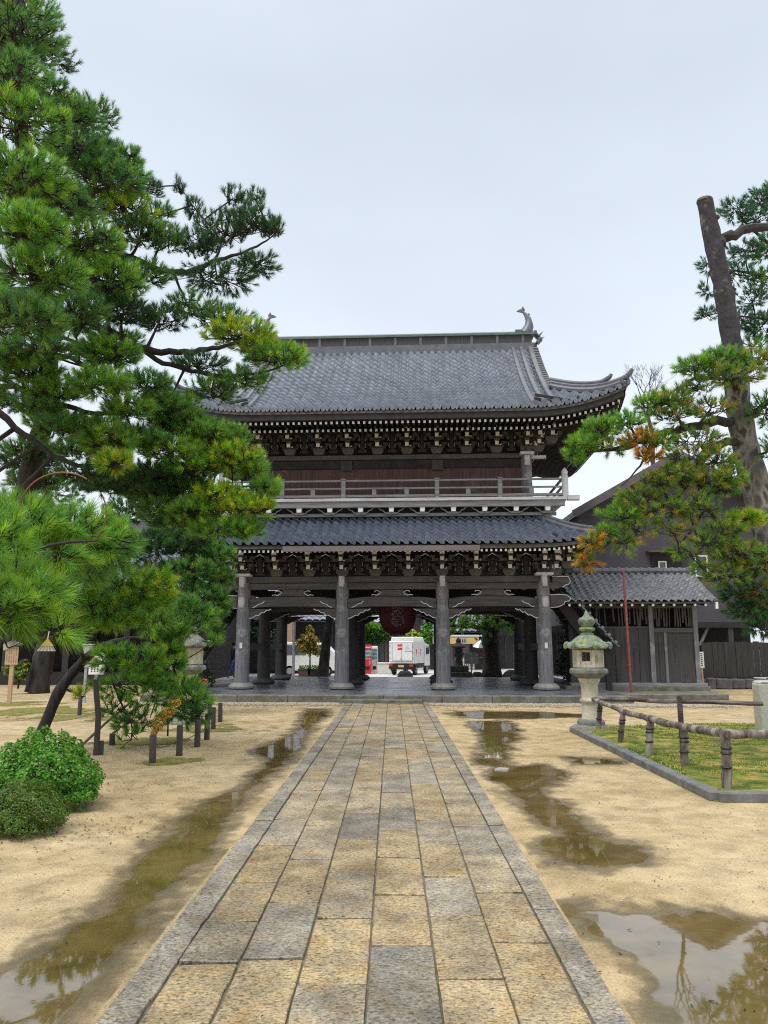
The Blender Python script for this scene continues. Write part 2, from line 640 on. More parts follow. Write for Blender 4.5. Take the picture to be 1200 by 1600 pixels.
def thing(name, label, cat, loc=(0, 0, 0), rz=0.0, group=None):
    o = bpy.data.objects.new(name, None)
    COL.objects.link(o)
    o.empty_display_size = .2
    o.location = loc
    o.rotation_euler = (0, 0, rz)
    o['label'] = label
    o['category'] = cat
    if group:
        o['group'] = group
    return o


def tag(o, label=None, cat=None, group=None, kind=None):
    if label:
        o['label'] = label
    if cat:
        o['category'] = cat
    if group:
        o['group'] = group
    if kind:
        o['kind'] = kind
    return o


def kids(o):
    return [c for c in bpy.data.objects if c.parent == o]


def dup(root, loc, rz=None, label=None):
    r = root.copy()
    COL.objects.link(r)
    r.location = loc
    if rz is not None:
        r.rotation_euler = (0, 0, rz)
    if label:
        r['label'] = label
    for ch in kids(root):
        c = ch.copy()
        COL.objects.link(c)
        c.parent = r
        for g in kids(ch):
            d = g.copy()
            COL.objects.link(d)
            d.parent = c
    return r


def fast_mesh(name, verts, faces_k, mat, col=None, parent=None, smooth=False):
    "verts (n,3); every face uses faces_k consecutive verts"
    n = len(verts)
    me = bpy.data.meshes.new(name)
    me.vertices.add(n)
    me.vertices.foreach_set('co', np.asarray(verts, np.float32).ravel())
    nf = n // faces_k
    me.loops.add(n)
    me.loops.foreach_set('vertex_index', np.arange(n, dtype=np.int32))
    me.polygons.add(nf)
    me.polygons.foreach_set('loop_start', np.arange(0, n, faces_k, dtype=np.int32))
    me.polygons.foreach_set('loop_total', np.full(nf, faces_k, np.int32))
    me.update(calc_edges=True)
    me.validate()
    me.materials.append(mat)
    if col is not None:
        a = me.color_attributes.new('Col', 'FLOAT_COLOR', 'POINT')
        c4 = np.ones((n, 4), np.float32)
        c4[:, :3] = col
        a.data.foreach_set('color', c4.ravel())
    o = bpy.data.objects.new(name, me)
    COL.objects.link(o)
    if parent is not None:
        o.parent = parent
    return o


def grid_obj(name, X, Y, Z, mat, mask=None, attrs=None, smooth=True):
    "height grid -> mesh object; mask drops faces"
    h, w = X.shape
    v = np.stack([X, Y, Z], -1).reshape(-1, 3)
    idx = np.arange(h * w).reshape(h, w)
    q = np.stack([idx[:-1, :-1], idx[:-1, 1:], idx[1:, 1:], idx[1:, :-1]], -1).reshape(-1, 4)
    if mask is not None:
        mk = mask.reshape(-1)
        q = q[mk[q].any(1)]
        used = np.unique(q)
        re = np.full(h * w, -1)
        re[used] = np.arange(len(used))
        v = v[used]
        q = re[q]
    me = bpy.data.meshes.new(name)
    me.vertices.add(len(v))
    me.vertices.foreach_set('co', v.astype(np.float32).ravel())
    me.loops.add(len(q) * 4)
    me.loops.foreach_set('vertex_index', q.astype(np.int32).ravel())
    me.polygons.add(len(q))
    me.polygons.foreach_set('loop_start', np.arange(0, len(q) * 4, 4, dtype=np.int32))
    me.polygons.foreach_set('loop_total', np.full(len(q), 4, np.int32))
    me.update(calc_edges=True)
    if smooth:
        me.polygons.foreach_set('use_smooth', np.ones(len(q), bool))
    me.materials.append(mat)
    for k, a in (attrs or {}).items():
        at_ = me.attributes.new(k, 'FLOAT', 'POINT')
        a = a.reshape(-1)
        if mask is not None:
            a = a[used]
        at_.data.foreach_set('value', a.astype(np.float32))
    o = bpy.data.objects.new(name, me)
    COL.objects.link(o)
    return o


def vnoise(x, y, seed=0):
    xi = np.floor(x).astype(np.int64)
    yi = np.floor(y).astype(np.int64)
    xf, yf = x - xi, y - yi

    def h(a, b):
        n = (a * 374761393 + b * 668265263 + seed * 982451653) & 0x7fffffff
        n = ((n ^ (n >> 13)) * 1274126177) & 0x7fffffff
        return ((n ^ (n >> 16)) & 0xffff) / 65535.0
    u, v = xf * xf * (3 - 2 * xf), yf * yf * (3 - 2 * yf)
    return (h(xi, yi) * (1 - u) + h(xi + 1, yi) * u) * (1 - v) + (h(xi, yi + 1) * (1 - u) + h(xi + 1, yi + 1) * u) * v


def fbm(x, y, seed=0, oct=4):
    s, a, t = 0, .5, 0
    for i in range(oct):
        s = s + a * vnoise(x * 2 ** i, y * 2 ** i, seed + i)
        t += a
        a *= .55
    return s / t - .5


def text_obj(body, size, mat, parent, M4, name='lettering', depth=.004, offset=0.0):
    cu = bpy.data.curves.new(name, 'FONT')
    cu.body = body
    cu.size = size
    cu.extrude = depth
    cu.offset = offset
    cu.align_x = 'CENTER'
    cu.align_y = 'CENTER'
    cu.space_line = .95
    tmp = bpy.data.objects.new('tmp_text', cu)
    COL.objects.link(tmp)
    bpy.context.view_layer.update()
    me = bpy.data.meshes.new_from_object(tmp.evaluated_get(bpy.context.evaluated_depsgraph_get()))
    bpy.data.objects.remove(tmp)
    me.name = name
    me.transform(M4)
    me.materials.clear()
    me.materials.append(mat)
    o = bpy.data.objects.new(name, me)
    COL.objects.link(o)
    o.parent = parent
    return o

# ================================================================== GROUND
def sand_mat():
    m, t, b = base_mat('wet_sand_ground')
    n = t.nodes.new
    l = t.links.new
    co = n('ShaderNodeTexCoord')

    def noise(s, d=6, r=.6, st=None):
        x = n('ShaderNodeTexNoise')
        x.inputs['Scale'].default_value = s
        x.inputs['Detail'].default_value = d
        x.inputs['Roughness'].default_value = r
        if st:
            q = n('ShaderNodeMapping')
            q.inputs['Scale'].default_value = st
            l(co.outputs['Object'], q.inputs['Vector'])
            l(q.outputs[0], x.inputs['Vector'])
        else:
            l(co.outputs['Object'], x.inputs['Vector'])
        return x

    def cr(src, p0, c0, p1, c1):
        r = n('ShaderNodeValToRGB')
        r.color_ramp.elements[0].position = p0
        r.color_ramp.elements[0].color = (*c0, 1)
        r.color_ramp.elements[1].position = p1
        r.color_ramp.elements[1].color = (*c1, 1)
        l(src, r.inputs['Fac'])
        return r

    def mulmix(a, c, f=1.0, mode='MULTIPLY'):
        x = n('ShaderNodeMix')
        x.data_type = 'RGBA'
        x.blend_type = mode
        x.inputs['Factor'].default_value = f
        l(a, x.inputs['A'])
        l(c, x.inputs['B'])
        return x.outputs['Result']
    big = noise(.55, 5, .6)
    base = cr(big.outputs['Fac'], .32, (.395, .295, .145), .66, (.535, .425, .25)).outputs['Color']
    mid = noise(3.2, 7, .68)
    base = mulmix(base, cr(mid.outputs['Fac'], .3, (.58, .56, .53), .6, (1.06, 1.05, 1.04)).outputs['Color'], .85)
    fine = noise(60, 5, .75)
    base = mulmix(base, cr(fine.outputs['Fac'], .36, (.52, .50, .46), .52, (1.12, 1.12, 1.12)).outputs['Color'], .75)
    fleck = noise(17, 9, .72)
    base = mulmix(base, cr(fleck.outputs['Fac'], .30, (.38, .34, .29), .40, (1, 1, 1)).outputs['Color'], .7)
    fl2 = noise(1.3, 8, .7)
    base = mulmix(base, cr(fl2.outputs['Fac'], .36, (.74, .73, .70), .52, (1, 1, 1)).outputs['Color'], .6)
    grain = noise(260, 2, .6)
    base = mulmix(base, cr(grain.outputs['Fac'], .3, (.7, .7, .7), .7, (1.25, 1.25, 1.25)).outputs['Color'], .8)
    l(base, b.inputs['Base Color'])
    mr = n('ShaderNodeMapRange')
    mr.inputs['From Min'].default_value = .32
    mr.inputs['From Max'].default_value = .62
    mr.inputs['To Min'].default_value = .42
    mr.inputs['To Max'].default_value = .85
    l(mid.outputs['Fac'], mr.inputs['Value'])
    l(mr.outputs[0], b.inputs['Roughness'])
    b.inputs['Specular IOR Level'].default_value = .35
    bp = n('ShaderNodeBump')
    bp.inputs['Strength'].default_value = .5
    bp.inputs['Distance'].default_value = .01
    l(fine.outputs['Fac'], bp.inputs['Height'])
    bp2 = n('ShaderNodeBump')
    bp2.inputs['Strength'].default_value = .35
    bp2.inputs['Distance'].default_value = .05
    l(mid.outputs['Fac'], bp2.inputs['Height'])
    l(bp.outputs[0], bp2.inputs['Normal'])
    l(bp2.outputs[0], b.inputs['Normal'])
    return m


def puddle_mat():
    m, t, b = base_mat('shallow_muddy_water')
    n = t.nodes.new
    l = t.links.new
    a = n('ShaderNodeAttribute')
    a.attribute_name = 'wet'
    co = n('ShaderNodeTexCoord')
    nz = n('ShaderNodeTexNoise')
    nz.inputs['Scale'].default_value = 2.2
    nz.inputs['Detail'].default_value = 6
    nz.inputs['Roughness'].default_value = .65
    l(co.outputs['Object'], nz.inputs['Vector'])
    r = n('ShaderNodeValToRGB')
    r.color_ramp.elements[0].position = .33
    r.color_ramp.elements[0].color = (.085, .060, .018, 1)
    r.color_ramp.elements[1].position = .66
    r.color_ramp.elements[1].color = (.19, .135, .05, 1)
    l(nz.outputs['Fac'], r.inputs['Fac'])
    l(r.outputs['Color'], b.inputs['Base Color'])
    # film of water where it is deep enough, only damp sand at the rim
    mr = n('ShaderNodeMapRange')
    mr.interpolation_type = 'SMOOTHSTEP'
    mr.inputs['From Min'].default_value = -.04
    mr.inputs['From Max'].default_value = .07
    mr.inputs['To Min'].default_value = .5
    mr.inputs['To Max'].default_value = .025
    l(a.outputs['Fac'], mr.inputs['Value'])
    l(mr.outputs[0], b.inputs['Roughness'])
    b.inputs['Specular IOR Level'].default_value = .5
    b.inputs['IOR'].default_value = 2.2
    nr = n('ShaderNodeTexNoise')
    nr.inputs['Scale'].default_value = 7
    nr.inputs['Detail'].default_value = 2
    l(co.outputs['Object'], nr.inputs['Vector'])
    bp = n('ShaderNodeBump')
    bp.inputs['Strength'].default_value = .02
    bp.inputs['Distance'].default_value = .01
    l(nr.outputs['Fac'], bp.inputs['Height'])
    l(bp.outputs[0], b.inputs['Normal'])
    al = n('ShaderNodeMapRange')
    al.interpolation_type = 'SMOOTHSTEP'
    al.inputs['From Min'].default_value = -.23
    al.inputs['From Max'].default_value = .07
    l(a.outputs['Fac'], al.inputs['Value'])
    l(al.outputs[0], b.inputs['Alpha'])
    n9 = n('ShaderNodeTexNoise')
    n9.inputs['Scale'].default_value = 6
    n9.inputs['Detail'].default_value = 9
    n9.inputs['Roughness'].default_value = .72
    l(co.outputs['Object'], n9.inputs['Vector'])
    r9 = n('ShaderNodeMapRange')
    r9.inputs['To Min'].default_value = -.22
    r9.inputs['To Max'].default_value = .22
    l(n9.outputs['Fac'], r9.inputs['Value'])
    ad = n('ShaderNodeMath')
    ad.operation = 'ADD'
    l(a.outputs['Fac'], ad.inputs[0])
    l(r9.outputs[0], ad.inputs[1])
    l(ad.outputs[0], al.inputs['Value'])
    return m


def sdpoly(px, py, poly):
    "signed distance to polygon, positive inside"
    d = np.full(px.shape, 1e9)
    s = np.ones(px.shape)
    n = len(poly)
    for i in range(n):
        ax, ay = poly[i]
        bx, by = poly[i - 1]
        ex, ey = bx - ax, by - ay
        wx, wy = px - ax, py - ay
        t = np.clip((wx * ex + wy * ey) / (ex * ex + ey * ey + 1e-12), 0, 1)
        dx, dy = wx - ex * t, wy - ey * t
        d = np.minimum(d, dx * dx + dy * dy)
        c1, c2, c3 = py >= ay, py < by, ex * wy > ey * wx
        flip = (c1 & c2 & c3) | (~c1 & ~c2 & ~c3)
        s = np.where(flip, -s, s)
    return -s * np.sqrt(d)


sand_m = sand_mat()
g = MB()
nx, ny = 2, 2
g.add([(-400, -60, 0), (400, -60, 0), (400, 36.5, 0), (-400, 36.5, 0)], [(0, 1, 2, 3)])
ground = g.build('ground', sand_m, fixn=False)
tag(ground, 'damp sandy temple forecourt ground', kind='structure')
g = MB()
g.add([(-400, 36.5, -.006), (400, 36.5, -.006), (400, 900, -.006), (-400, 900, -.006)], [(0, 1, 2, 3)])
tag(g.build('street', asphalt_m, fixn=False), 'pale street paving beyond the temple gate', kind='structure')

# ---- paved path: individual slabs in six courses between kerb stones
YW = 1600
PE = [148, 212, 327, 446, 570, 693, 812, 929, 987]
p_edges = [gp(x, YW, .03).x + .0 for x in PE]
P_END = gp(605, 1098).y - .02
path_top = .03
# the path axis runs along +Y; its centre line drifts nowhere, the edges are constant x
pv, pf, pc = [], [], []


def slab(x0, x1, y0, y1, z1, col, gap=.004, bev=.005):
    "one slab with slightly wandering, chipped edges"
    x0 += gap
    x1 -= gap
    y0 += .008
    y1 -= .008
    t = z1 + random.uniform(-.005, .005)
    tx, ty = random.uniform(-.004, .004), random.uniform(-.003, .003)
    per = []
    na, nb = 4, max(3, int((y1 - y0) / .10))
    cs = [(x0, y0), (x1, y0), (x1, y1), (x0, y1)]
    cx, cy = (x0 + x1) / 2, (y0 + y1) / 2
    for a in range(4):
        (ax, ay), (bx, by) = cs[a], cs[(a + 1) % 4]
        k_ = nb if a % 2 else na
        for i in range(k_):
            u = i / k_
            px_, py_ = ax + (bx - ax) * u, ay + (by - ay) * u
            inw = abs(random.gauss(0, .0018)) + (random.uniform(.002, .009) if i == 0 or random.random() < .025 else 0)
            d = math.hypot(cx - px_, cy - py_)
            nx_, ny_ = ((0, 1), (-1, 0), (0, -1), (1, 0))[a]
            if i == 0:
                nx_, ny_ = (cx - px_) / d, (cy - py_) / d
            per.append((px_ + nx_ * inw, py_ + ny_ * inw))
    n_ = len(per)
    o = len(pv)
    zf = lambda x, y: t + tx * (x - cx) / (x1 - x0) * 2 + ty * (y - cy) / (y1 - y0) * 2
    for x, y in per:
        pv.append((x, y, -.02))
    for x, y in per:
        pv.append((x, y, zf(x, y) - bev))
    for x, y in per:
        d = math.hypot(cx - x, cy - y)
        q = bev * random.uniform(.8, 1.8)
        pv.append((x + (cx - x) / d * q, y + (cy - y) / d * q, zf(x, y)))
    for a in range(n_):
        b = (a + 1) % n_
        pf.append((o + a, o + b, o + n_ + b, o + n_ + a))
        pf.append((o + n_ + a, o + n_ + b, o + 2 * n_ + b, o + 2 * n_ + a))
    pf.append(tuple(range(o + 2 * n_, o + 3 * n_)))
    pc.extend([col] * (3 * n_))


TONES = [(.47, .405, .285), (.45, .395, .30), (.43, .395, .325), (.48, .41, .28), (.415, .39, .34), (.43, .365, .25), (.395, .38, .345), (.44, .405, .325)]
GREY = (.365, .355, .335)
GREYD = (.275, .272, .262)
YG = lambda y: gp(600, y, .03).y
known = {  # joints read off the photograph per course (image rows), with the slab tone before each joint
    0: [(1600, 0), (1505, 3), (1440, 4), (1378, 0), (1320, 5), (1280, 4), (1235, 2)],
    1: [(1680, 0), (1497, 3), (1410, GREY), (1342, 5), (1290, 2), (1235, 7), (1180, GREY)],
    2: [(1537, 4), (1433, 3), (1362, 2), (1310, 5), (1270, GREYD), (1222, 7), (1195, 5)],
    3: [(1650, GREYD), (1476, GREYD), (1397, 5), (1340, 3), (1295, 5), (1262, GREYD), (1238, 2), (1209, GREY)],
    4: [(1528, 3), (1430, 0), (1368, 6), (1318, 3), (1280, 4), (1224, 0), (1190, 6)],
    5: [(1620, 2), (1470, 3), (1393, 0), (1334, 7), (1290, 6), (1255, 1), (1212, 7)],
}
for c in range(6):
    x0, x1 = p_edges[c + 1], p_edges[c + 2]
    y = 1.0
    seq = []
    for row, tone in known[c]:
        yy = YG(row)
        if yy > y + .15:
            seq.append((y, yy, tone))
            y = yy
    while y < P_END:
        yy = min(P_END, y + random.uniform(.55, .95))
        if P_END - yy < .35:
            yy = P_END
        seq.append((y, yy, random.choice([0, 1, 2, 3, 4, 5, 6, 7, 7, 6, GREY, 4])))
        y = yy
    for a, b, tone in seq:
        col = TONES[tone] if isinstance(tone, int) else tone
        k = random.uniform(.9, 1.08)
        slab(x0, x1, a, b, path_top, tuple(v * k * q_ for v, q_ in zip(col, (1.0, .965, .90)))
             )
for x0, x1, joints in ((p_edges[0], p_edges[1], (1283, 1160)), (p_edges[7], p_edges[8], (1420, 1289, 1225, 1120))):
    y = 1.0
    for yy in [YG(r) for r in joints] + [P_END]:
        k = random.uniform(.92, 1.05)
        slab(x0, x1, y, yy, path_top + .006, (.39 * k, .37 * k, .335 * k))
        y = yy
me = bpy.data.meshes.new('path')
me.from_pydata(pv, [], pf)
ca = me.color_attributes.new('Col', 'FLOAT_COLOR', 'POINT')
arr = np.ones((len(pv), 4), np.float32)
arr[:, :3] = np.array(pc)
ca.data.foreach_set('color', arr.ravel())
me.materials.append(path_m)
path = bpy.data.objects.new('path', me)
COL.objects.link(path)
tag(path, 'granite slab path with kerb stones leading to the gate', kind='structure')
g = MB()
g.add([(p_edges[0] + .01, .9, .011), (p_edges[8] - .01, .9, .011), (p_edges[8] - .01, P_END, .011), (p_edges[0] + .01, P_END, .011)], [(0, 1, 2, 3)])
tag(g.build('path_bed', soil_dark, fixn=False), 'dark earth showing in the joints of the path', kind='structure')

# ---- puddles and damp sand
pud_m = puddle_mat()
PUD = [
    ('long puddle left of the path', [(517, 1107), (475, 1107), (454, 1147), (387, 1174), (412, 1188), (367, 1230), (308, 1250), (267, 1292), (233, 1325), (195, 1367), (165, 1408), (70, 1468), (10, 1510), (-120, 1640), (-120, 1680), (100, 1680), (142, 1575), (167, 1533), (233, 1450), (292, 1379), (350, 1308), (375, 1275), (410, 1235), (445, 1200), (480, 1155), (510, 1120)], .12, .05, 3),
    ('puddle right of the path', [(742, 1128), (790, 1128), (800, 1150), (778, 1190), (800, 1206), (850, 1196), (868, 1206), (862, 1226), (890, 1254), (882, 1272), (930, 1300), (985, 1325), (1003, 1345), (950, 1360), (900, 1352), (868, 1335), (856, 1306), (838, 1276), (800, 1250), (770, 1212), (762, 1170)], .22, .045, 9),
    ('mirror puddle by the path in the foreground', [(929, 1428), (988, 1430), (1062, 1434), (1150, 1430), (1290, 1440), (1420, 1640), (1300, 1690), (1060, 1640), (992, 1551), (971, 1517), (967, 1472)], .26, .03, 17),
    ('thin puddle along the gravel', [(700, 1110), (820, 1112), (925, 1116), (925, 1121), (820, 1122), (740, 1126), (712, 1120)], .25, .06, 23),
    ('damp hollow near the moss bed', [(895, 1184), (960, 1186), (965, 1194), (905, 1196)], .2, .06, 31),
]
for lab, poly, amp, res, seed in PUD:
    P_ = [gp(x, y) for x, y in poly]
    xs = [p.x for p in P_]
    ys = [p.y for p in P_]
    gx = np.arange(min(xs) - .6, max(xs) + .6, res)
    gy = np.arange(min(ys) - .6, max(ys) + .6, res)
    X, Y = np.meshgrid(gx, gy)
    f = sdpoly(X, Y, [(p.x, p.y) for p in P_])
    f = f + amp * 3.0 * fbm(X * 1.1, Y * .8, seed, 5) + amp * 1.6 * fbm(X * 4, Y * 3, seed + 50, 4) + .16 * fbm(X * 13, Y * 9, seed + 70, 3)
    inside = (X > p_edges[0] - .03) & (X < p_edges[8] + .03)
    f = np.where(inside, -1, f)
    if 'damp' in lab or 'long' in lab:
        f = f - .07
    o = grid_obj('puddle', X, Y, np.full(X.shape, .004), pud_m, mask=f > -.34, attrs={'wet': f})
    tag(o, lab, kind='structure')

# ---- moss bed on the right with its kerb
bed_px = [(896, 1143), (1121, 1252), (1330, 1252), (1330, 1132), (1080, 1134)]
bed = [gp(x, y) for x, y in bed_px]
X, Y = np.meshgrid(np.arange(2.5, 8.5, .05), np.arange(7.5, 17, .05))
f = sdpoly(X, Y, [(p.x, p.y) for p in bed])
hgt = .045 + .05 * (fbm(X * 1.4, Y * 1.4, 3, 5) + .25) + .02 * fbm(X * 9, Y * 9, 5, 3)
hgt = np.where(f > 0, hgt * np.clip(f / .25, 0, 1) ** .5 + .006, .006)
moss_m = M('moss', (.05, .10, .01), (.22, .235, .025), .95, 4.5, bump=.9, bscale=90, bdist=.02, spots=(.36, .28, .07), spot_scale=3.2, spot_amt=.46, contrast=.12)
tag(grid_obj('moss_bed', X, Y, hgt, moss_m, mask=f > 0), 'raised bed of green and yellow moss', kind='structure')


def moss_patch_pts(n, test, zfun, seed):
    r = np.random.default_rng(seed)
    return r


def blades(name, pts, hmin, hmax, cols, w=.006, seed=1):
    "tiny upright blades at pts (n,3)"
    r = np.random.default_rng(seed)
    n = len(pts)
    a = r.uniform(0, 2 * np.pi, n)
    h = r.uniform(hmin, hmax, n)
    lean = r.uniform(.1, .8, n) * h
    b = r.uniform(0, 2 * np.pi, n)
    side = np.stack([np.cos(a), np.sin(a), np.zeros(n)], 1) * (w * r.uniform(.6, 1.4, n))[:, None]
    tip = pts + np.stack([np.cos(b) * lean, np.sin(b) * lean, h], 1)
    v = np.stack([pts - side, pts + side, tip], 1).reshape(-1, 3)
    c = np.repeat(np.array(cols)[r.integers(0, len(cols), n)] * r.uniform(.7, 1.2, (n, 1)), 3, 0)
    return fast_mesh(name, v, 3, leaf_m, c)


r_ = np.random.default_rng(5)
q = np.stack([r_.uniform(2.5, 8.5, 60000), r_.uniform(7.5, 16, 60000)], 1)
fq = sdpoly(q[:, 0], q[:, 1], [(p.x, p.y) for p in bed])
nq = fbm(q[:, 0] * 1.1, q[:, 1] * 1.1, 77, 4)
keep = (fq > .08) & (nq > .0)
q = q[keep]
zz = .045 + .05 * (fbm(q[:, 0] * 1.4, q[:, 1] * 1.4, 3, 5) + .25)
tag(blades('moss', np.concatenate([q, zz[:, None] - .005], 1), .012, .035, [(.08, .19, .018), (.16, .25, .025), (.26, .27, .03), (.07, .14, .014)], .008), 'short moss sprouting over the right-hand bed', kind='stuff')

k = MB()
for i in range(2):
    a, b = bed[i], bed[i + 1]
    d = (b - a)
    L_ = d.length
    u = d.normalized()
    s = 0
    while s < L_ - .01:
        e_ = min(L_, s + random.uniform(.9, 1.5))
        p0, p1 = a + u * (s + .006), a + u * (e_ - .006)
        k.beam(p0 + Vector((0, 0, .045)), p1 + Vector((0, 0, .045 + random.uniform(-.006, .006))), .15, .10)
        s = e_
tag(k.build('kerb', kerb_m, bevel=.012), 'low grey kerb edging the moss bed', kind='structure')

# thin moss patches on the left of the forecourt
mp_m = M('thin_moss', (.11, .11, .02), (.26, .235, .055), .95, 4, bump=.8, bscale=90, bdist=.02)
_t = mp_m.node_tree
_a = _t.nodes.new('ShaderNodeAttribute')
_a.attribute_name = 'wet'
_n = _t.nodes.new('ShaderNodeTexNoise')
_n.inputs['Scale'].default_value = 14
_n.inputs['Detail'].default_value = 6
_c = _t.nodes.new('ShaderNodeTexCoord')
_t.links.new(_c.outputs['Object'], _n.inputs['Vector'])
_m = _t.nodes.new('ShaderNodeMath')
_m.operation = 'ADD'
_t.links.new(_a.outputs['Fac'], _m.inputs[0])
_t.links.new(_n.outputs['Fac'], _m.inputs[1])
_r = _t.nodes.new('ShaderNodeMapRange')
_r.interpolation_type = 'SMOOTHSTEP'
_r.inputs['From Min'].default_value = .56
_r.inputs['From Max'].default_value = 1.05
_t.links.new(_m.outputs[0], _r.inputs['Value'])
_t.links.new(_r.outputs[0], _t.nodes['Principled BSDF'].inputs['Alpha'])
patches = [((70, 1112), 2.1, 1.6), ((130, 1122), 1.7, .9), ((330, 1138), .9, .9), ((255, 1190), .45, .4), ((20, 1100), 1.2, .7), ((230, 1160), .7, .6), ((350, 1133), .5, .6)]
for i, ((px, py), rx, ry) in enumerate(patches):
    c = gp(px, py)
    X, Y = np.meshgrid(np.arange(c.x - rx * 1.5, c.x + rx * 1.5, .05), np.arange(c.y - ry * 1.5, c.y + ry * 1.5, .05))
    f = .75 * (1 - np.hypot((X - c.x) / rx, (Y - c.y) / ry)) + 2.2 * fbm(X * 2.2, Y * 1.6, 200 + i, 6)
    o = grid_obj('moss', X, Y, .005 + .006 * np.clip(f, 0, 1), mp_m, mask=f > -.02, attrs={'wet': f})
    tag(o, 'thin yellow-green moss on the sandy ground', kind='stuff')

# ================================================================== TEMPLE GATE
GY = 25.0
YAW = R(-2.5)
gate = thing('temple_gate', 'large two-storey dark timber temple gate with grey tiled roofs', 'temple gate', (0.02, GY, 0), YAW)
BX = [-4.85, -1.62, 1.62, 4.85]
RY = [0, 3.4, 6.8]
FZ = .216
PX0, PX1, PY0, PY1 = -7.0, 6.75, -3.1, 9.9

b = MB()
b.bb((PX0 + .05, PY0 + .42, 0), (PX1 - .05, PY1 - .05, FZ - .004))
b.build('platform_floor', floor_m, gate)
b = MB()
x = PX0
while x < PX1 - .05:
    x2 = min(PX1, x + random.uniform(1.1, 1.7))
    if PX1 - x2 < .4:
        x2 = PX1
    b.bb((x + .006, PY0 + random.uniform(-.008, .008), 0), (x2 - .006, PY0 + .42, FZ))
    x = x2
b.build('platform_edge', edge_m, gate, bevel=.012)
b = MB()
b.bb((-1.28, PY0 - .40, 0), (.97, PY0 - .006, .125))
b.build('step', edge_m, gate, bevel=.012)

# ---- pillars
for iy, y in enumerate(RY):
    for ix, x in enumerate(BX):
        h1 = 3.80 if iy == 0 else 3.5
        p = MB().lathe([(.235, FZ + .19), (.232, 1.2), (.222, 2.6), (.20, h1)], 20).build('pillar', wood_v if iy == 0 and ix in (0, 1, 3) else (wood_dv if iy else wood_v), gate, smooth=True, loc=(x, y, 0))  # inner rows get darker wood and stone, passage shade put into colour
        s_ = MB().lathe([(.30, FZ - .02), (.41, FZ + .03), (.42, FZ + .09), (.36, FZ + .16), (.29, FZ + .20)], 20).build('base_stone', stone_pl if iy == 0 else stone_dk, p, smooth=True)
        if iy == 0 and ix in (0, 3):
            MB().bb((-.045, -.262, 1.50), (.045, -.236, 1.68)).build('paper_tag', paper_white, p)


def wave_poly(w, h, side):
    "carved bracket under a beam end: stepped, scalloped lower edge (x,z)"
    pts = [(0, 0), (w, 0), (w * .97, -.05 * h), (w * .86, -.18 * h), (w * .80, -.12 * h), (w * .66, -.42 * h), (w * .58, -.36 * h), (w * .42, -.72 * h), (w * .34, -.66 * h), (w * .12, -.98 * h), (0, -h)]
    return [(x * side, z) for x, z in pts]


# ---- rainbow beams, carved ends and trims, for the three rows
for iy, y in enumerate(RY):
    for k_ in range(3):
        xa, xb = BX[k_] + .2, BX[k_ + 1] - .2
        b = MB()
        n_ = 14
        top, bot = [], []
        for i in range(n_ + 1):
            t = i / n_
            xx = xa + (xb - xa) * t
            arch = 1 - (2 * t - 1) ** 4
            top.append((xx, 3.07 + .08 * arch))
            bot.append((xx, 2.76 + .07 * arch))
        b.prism(bot + top[::-1], -.15, .15)
        bo = b.build('rainbow_beam', wood_h, gate, loc=(0, y, 0), bevel=.012)
        if iy == 0:
            tr = MB()
            for sgn, x0 in ((1, xa), (-1, xb)):
                tr.ribbon([(x0 + sgn * .12, 2.80), (x0 + sgn * .22, 2.83), (x0 + sgn * .30, 2.90), (x0 + sgn * .42, 2.93), (x0 + sgn * .5, 3.0)], .022, -.165, -.150)
            tr.build('carved_line', white_paint, bo)
        for sgn, x0 in ((1, xa), (-1, xb)):
            c_ = MB()
            poly = wave_poly(.72, .30, sgn)
            c_.prism([(x0 + px_, 2.755 + pz_) for px_, pz_ in poly], -.10, .10)
            cb = c_.build('carved_bracket', wood_h if iy == 0 else wood_black, gate, loc=(0, y, 0))  # rear brackets' shade put into a darker wood colour
            if iy < 2:
                rb = MB()
                rb.ribbon([(x0 + px_, 2.755 + pz_) for px_, pz_ in poly[1:]], .022, -.115, -.101)
                rb.build('white_edge', white_paint if iy == 0 else wood_pale, cb)  # second row's white dimmed in colour for the passage shade
    # head beams
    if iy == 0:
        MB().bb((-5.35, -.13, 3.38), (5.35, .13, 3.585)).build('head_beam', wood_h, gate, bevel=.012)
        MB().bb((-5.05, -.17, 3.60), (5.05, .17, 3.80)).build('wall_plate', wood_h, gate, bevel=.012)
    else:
        MB().bb((-5.05, y - .14, 3.30), (5.05, y + .14, 3.58)).build('head_beam', wood_black, gate)  # rear beams' shade put into near-black wood
# frog-leg struts with white curls between the beams
for k_ in range(3):
    cx = (BX[k_] + BX[k_ + 1]) / 2
    b = MB()
    b.prism([(-.62, 0), (.62, 0), (.34, .2), (-.34, .2)], -.08, .08)
    st = b.build('frog_leg_strut', wood_h, gate, loc=(cx, 0, 3.165))
    b = MB()
    for s_ in (-1, 1):
        b.ribbon([(s_ * .68, .03), (s_ * .58, .05), (s_ * .50, .02), (s_ * .42, .06), (s_ * .36, .12), (s_ * .44, .17), (s_ * .54, .17), (s_ * .57, .13)], .02, -.10, -.082)
    b.build('white_curl', white_paint, st)
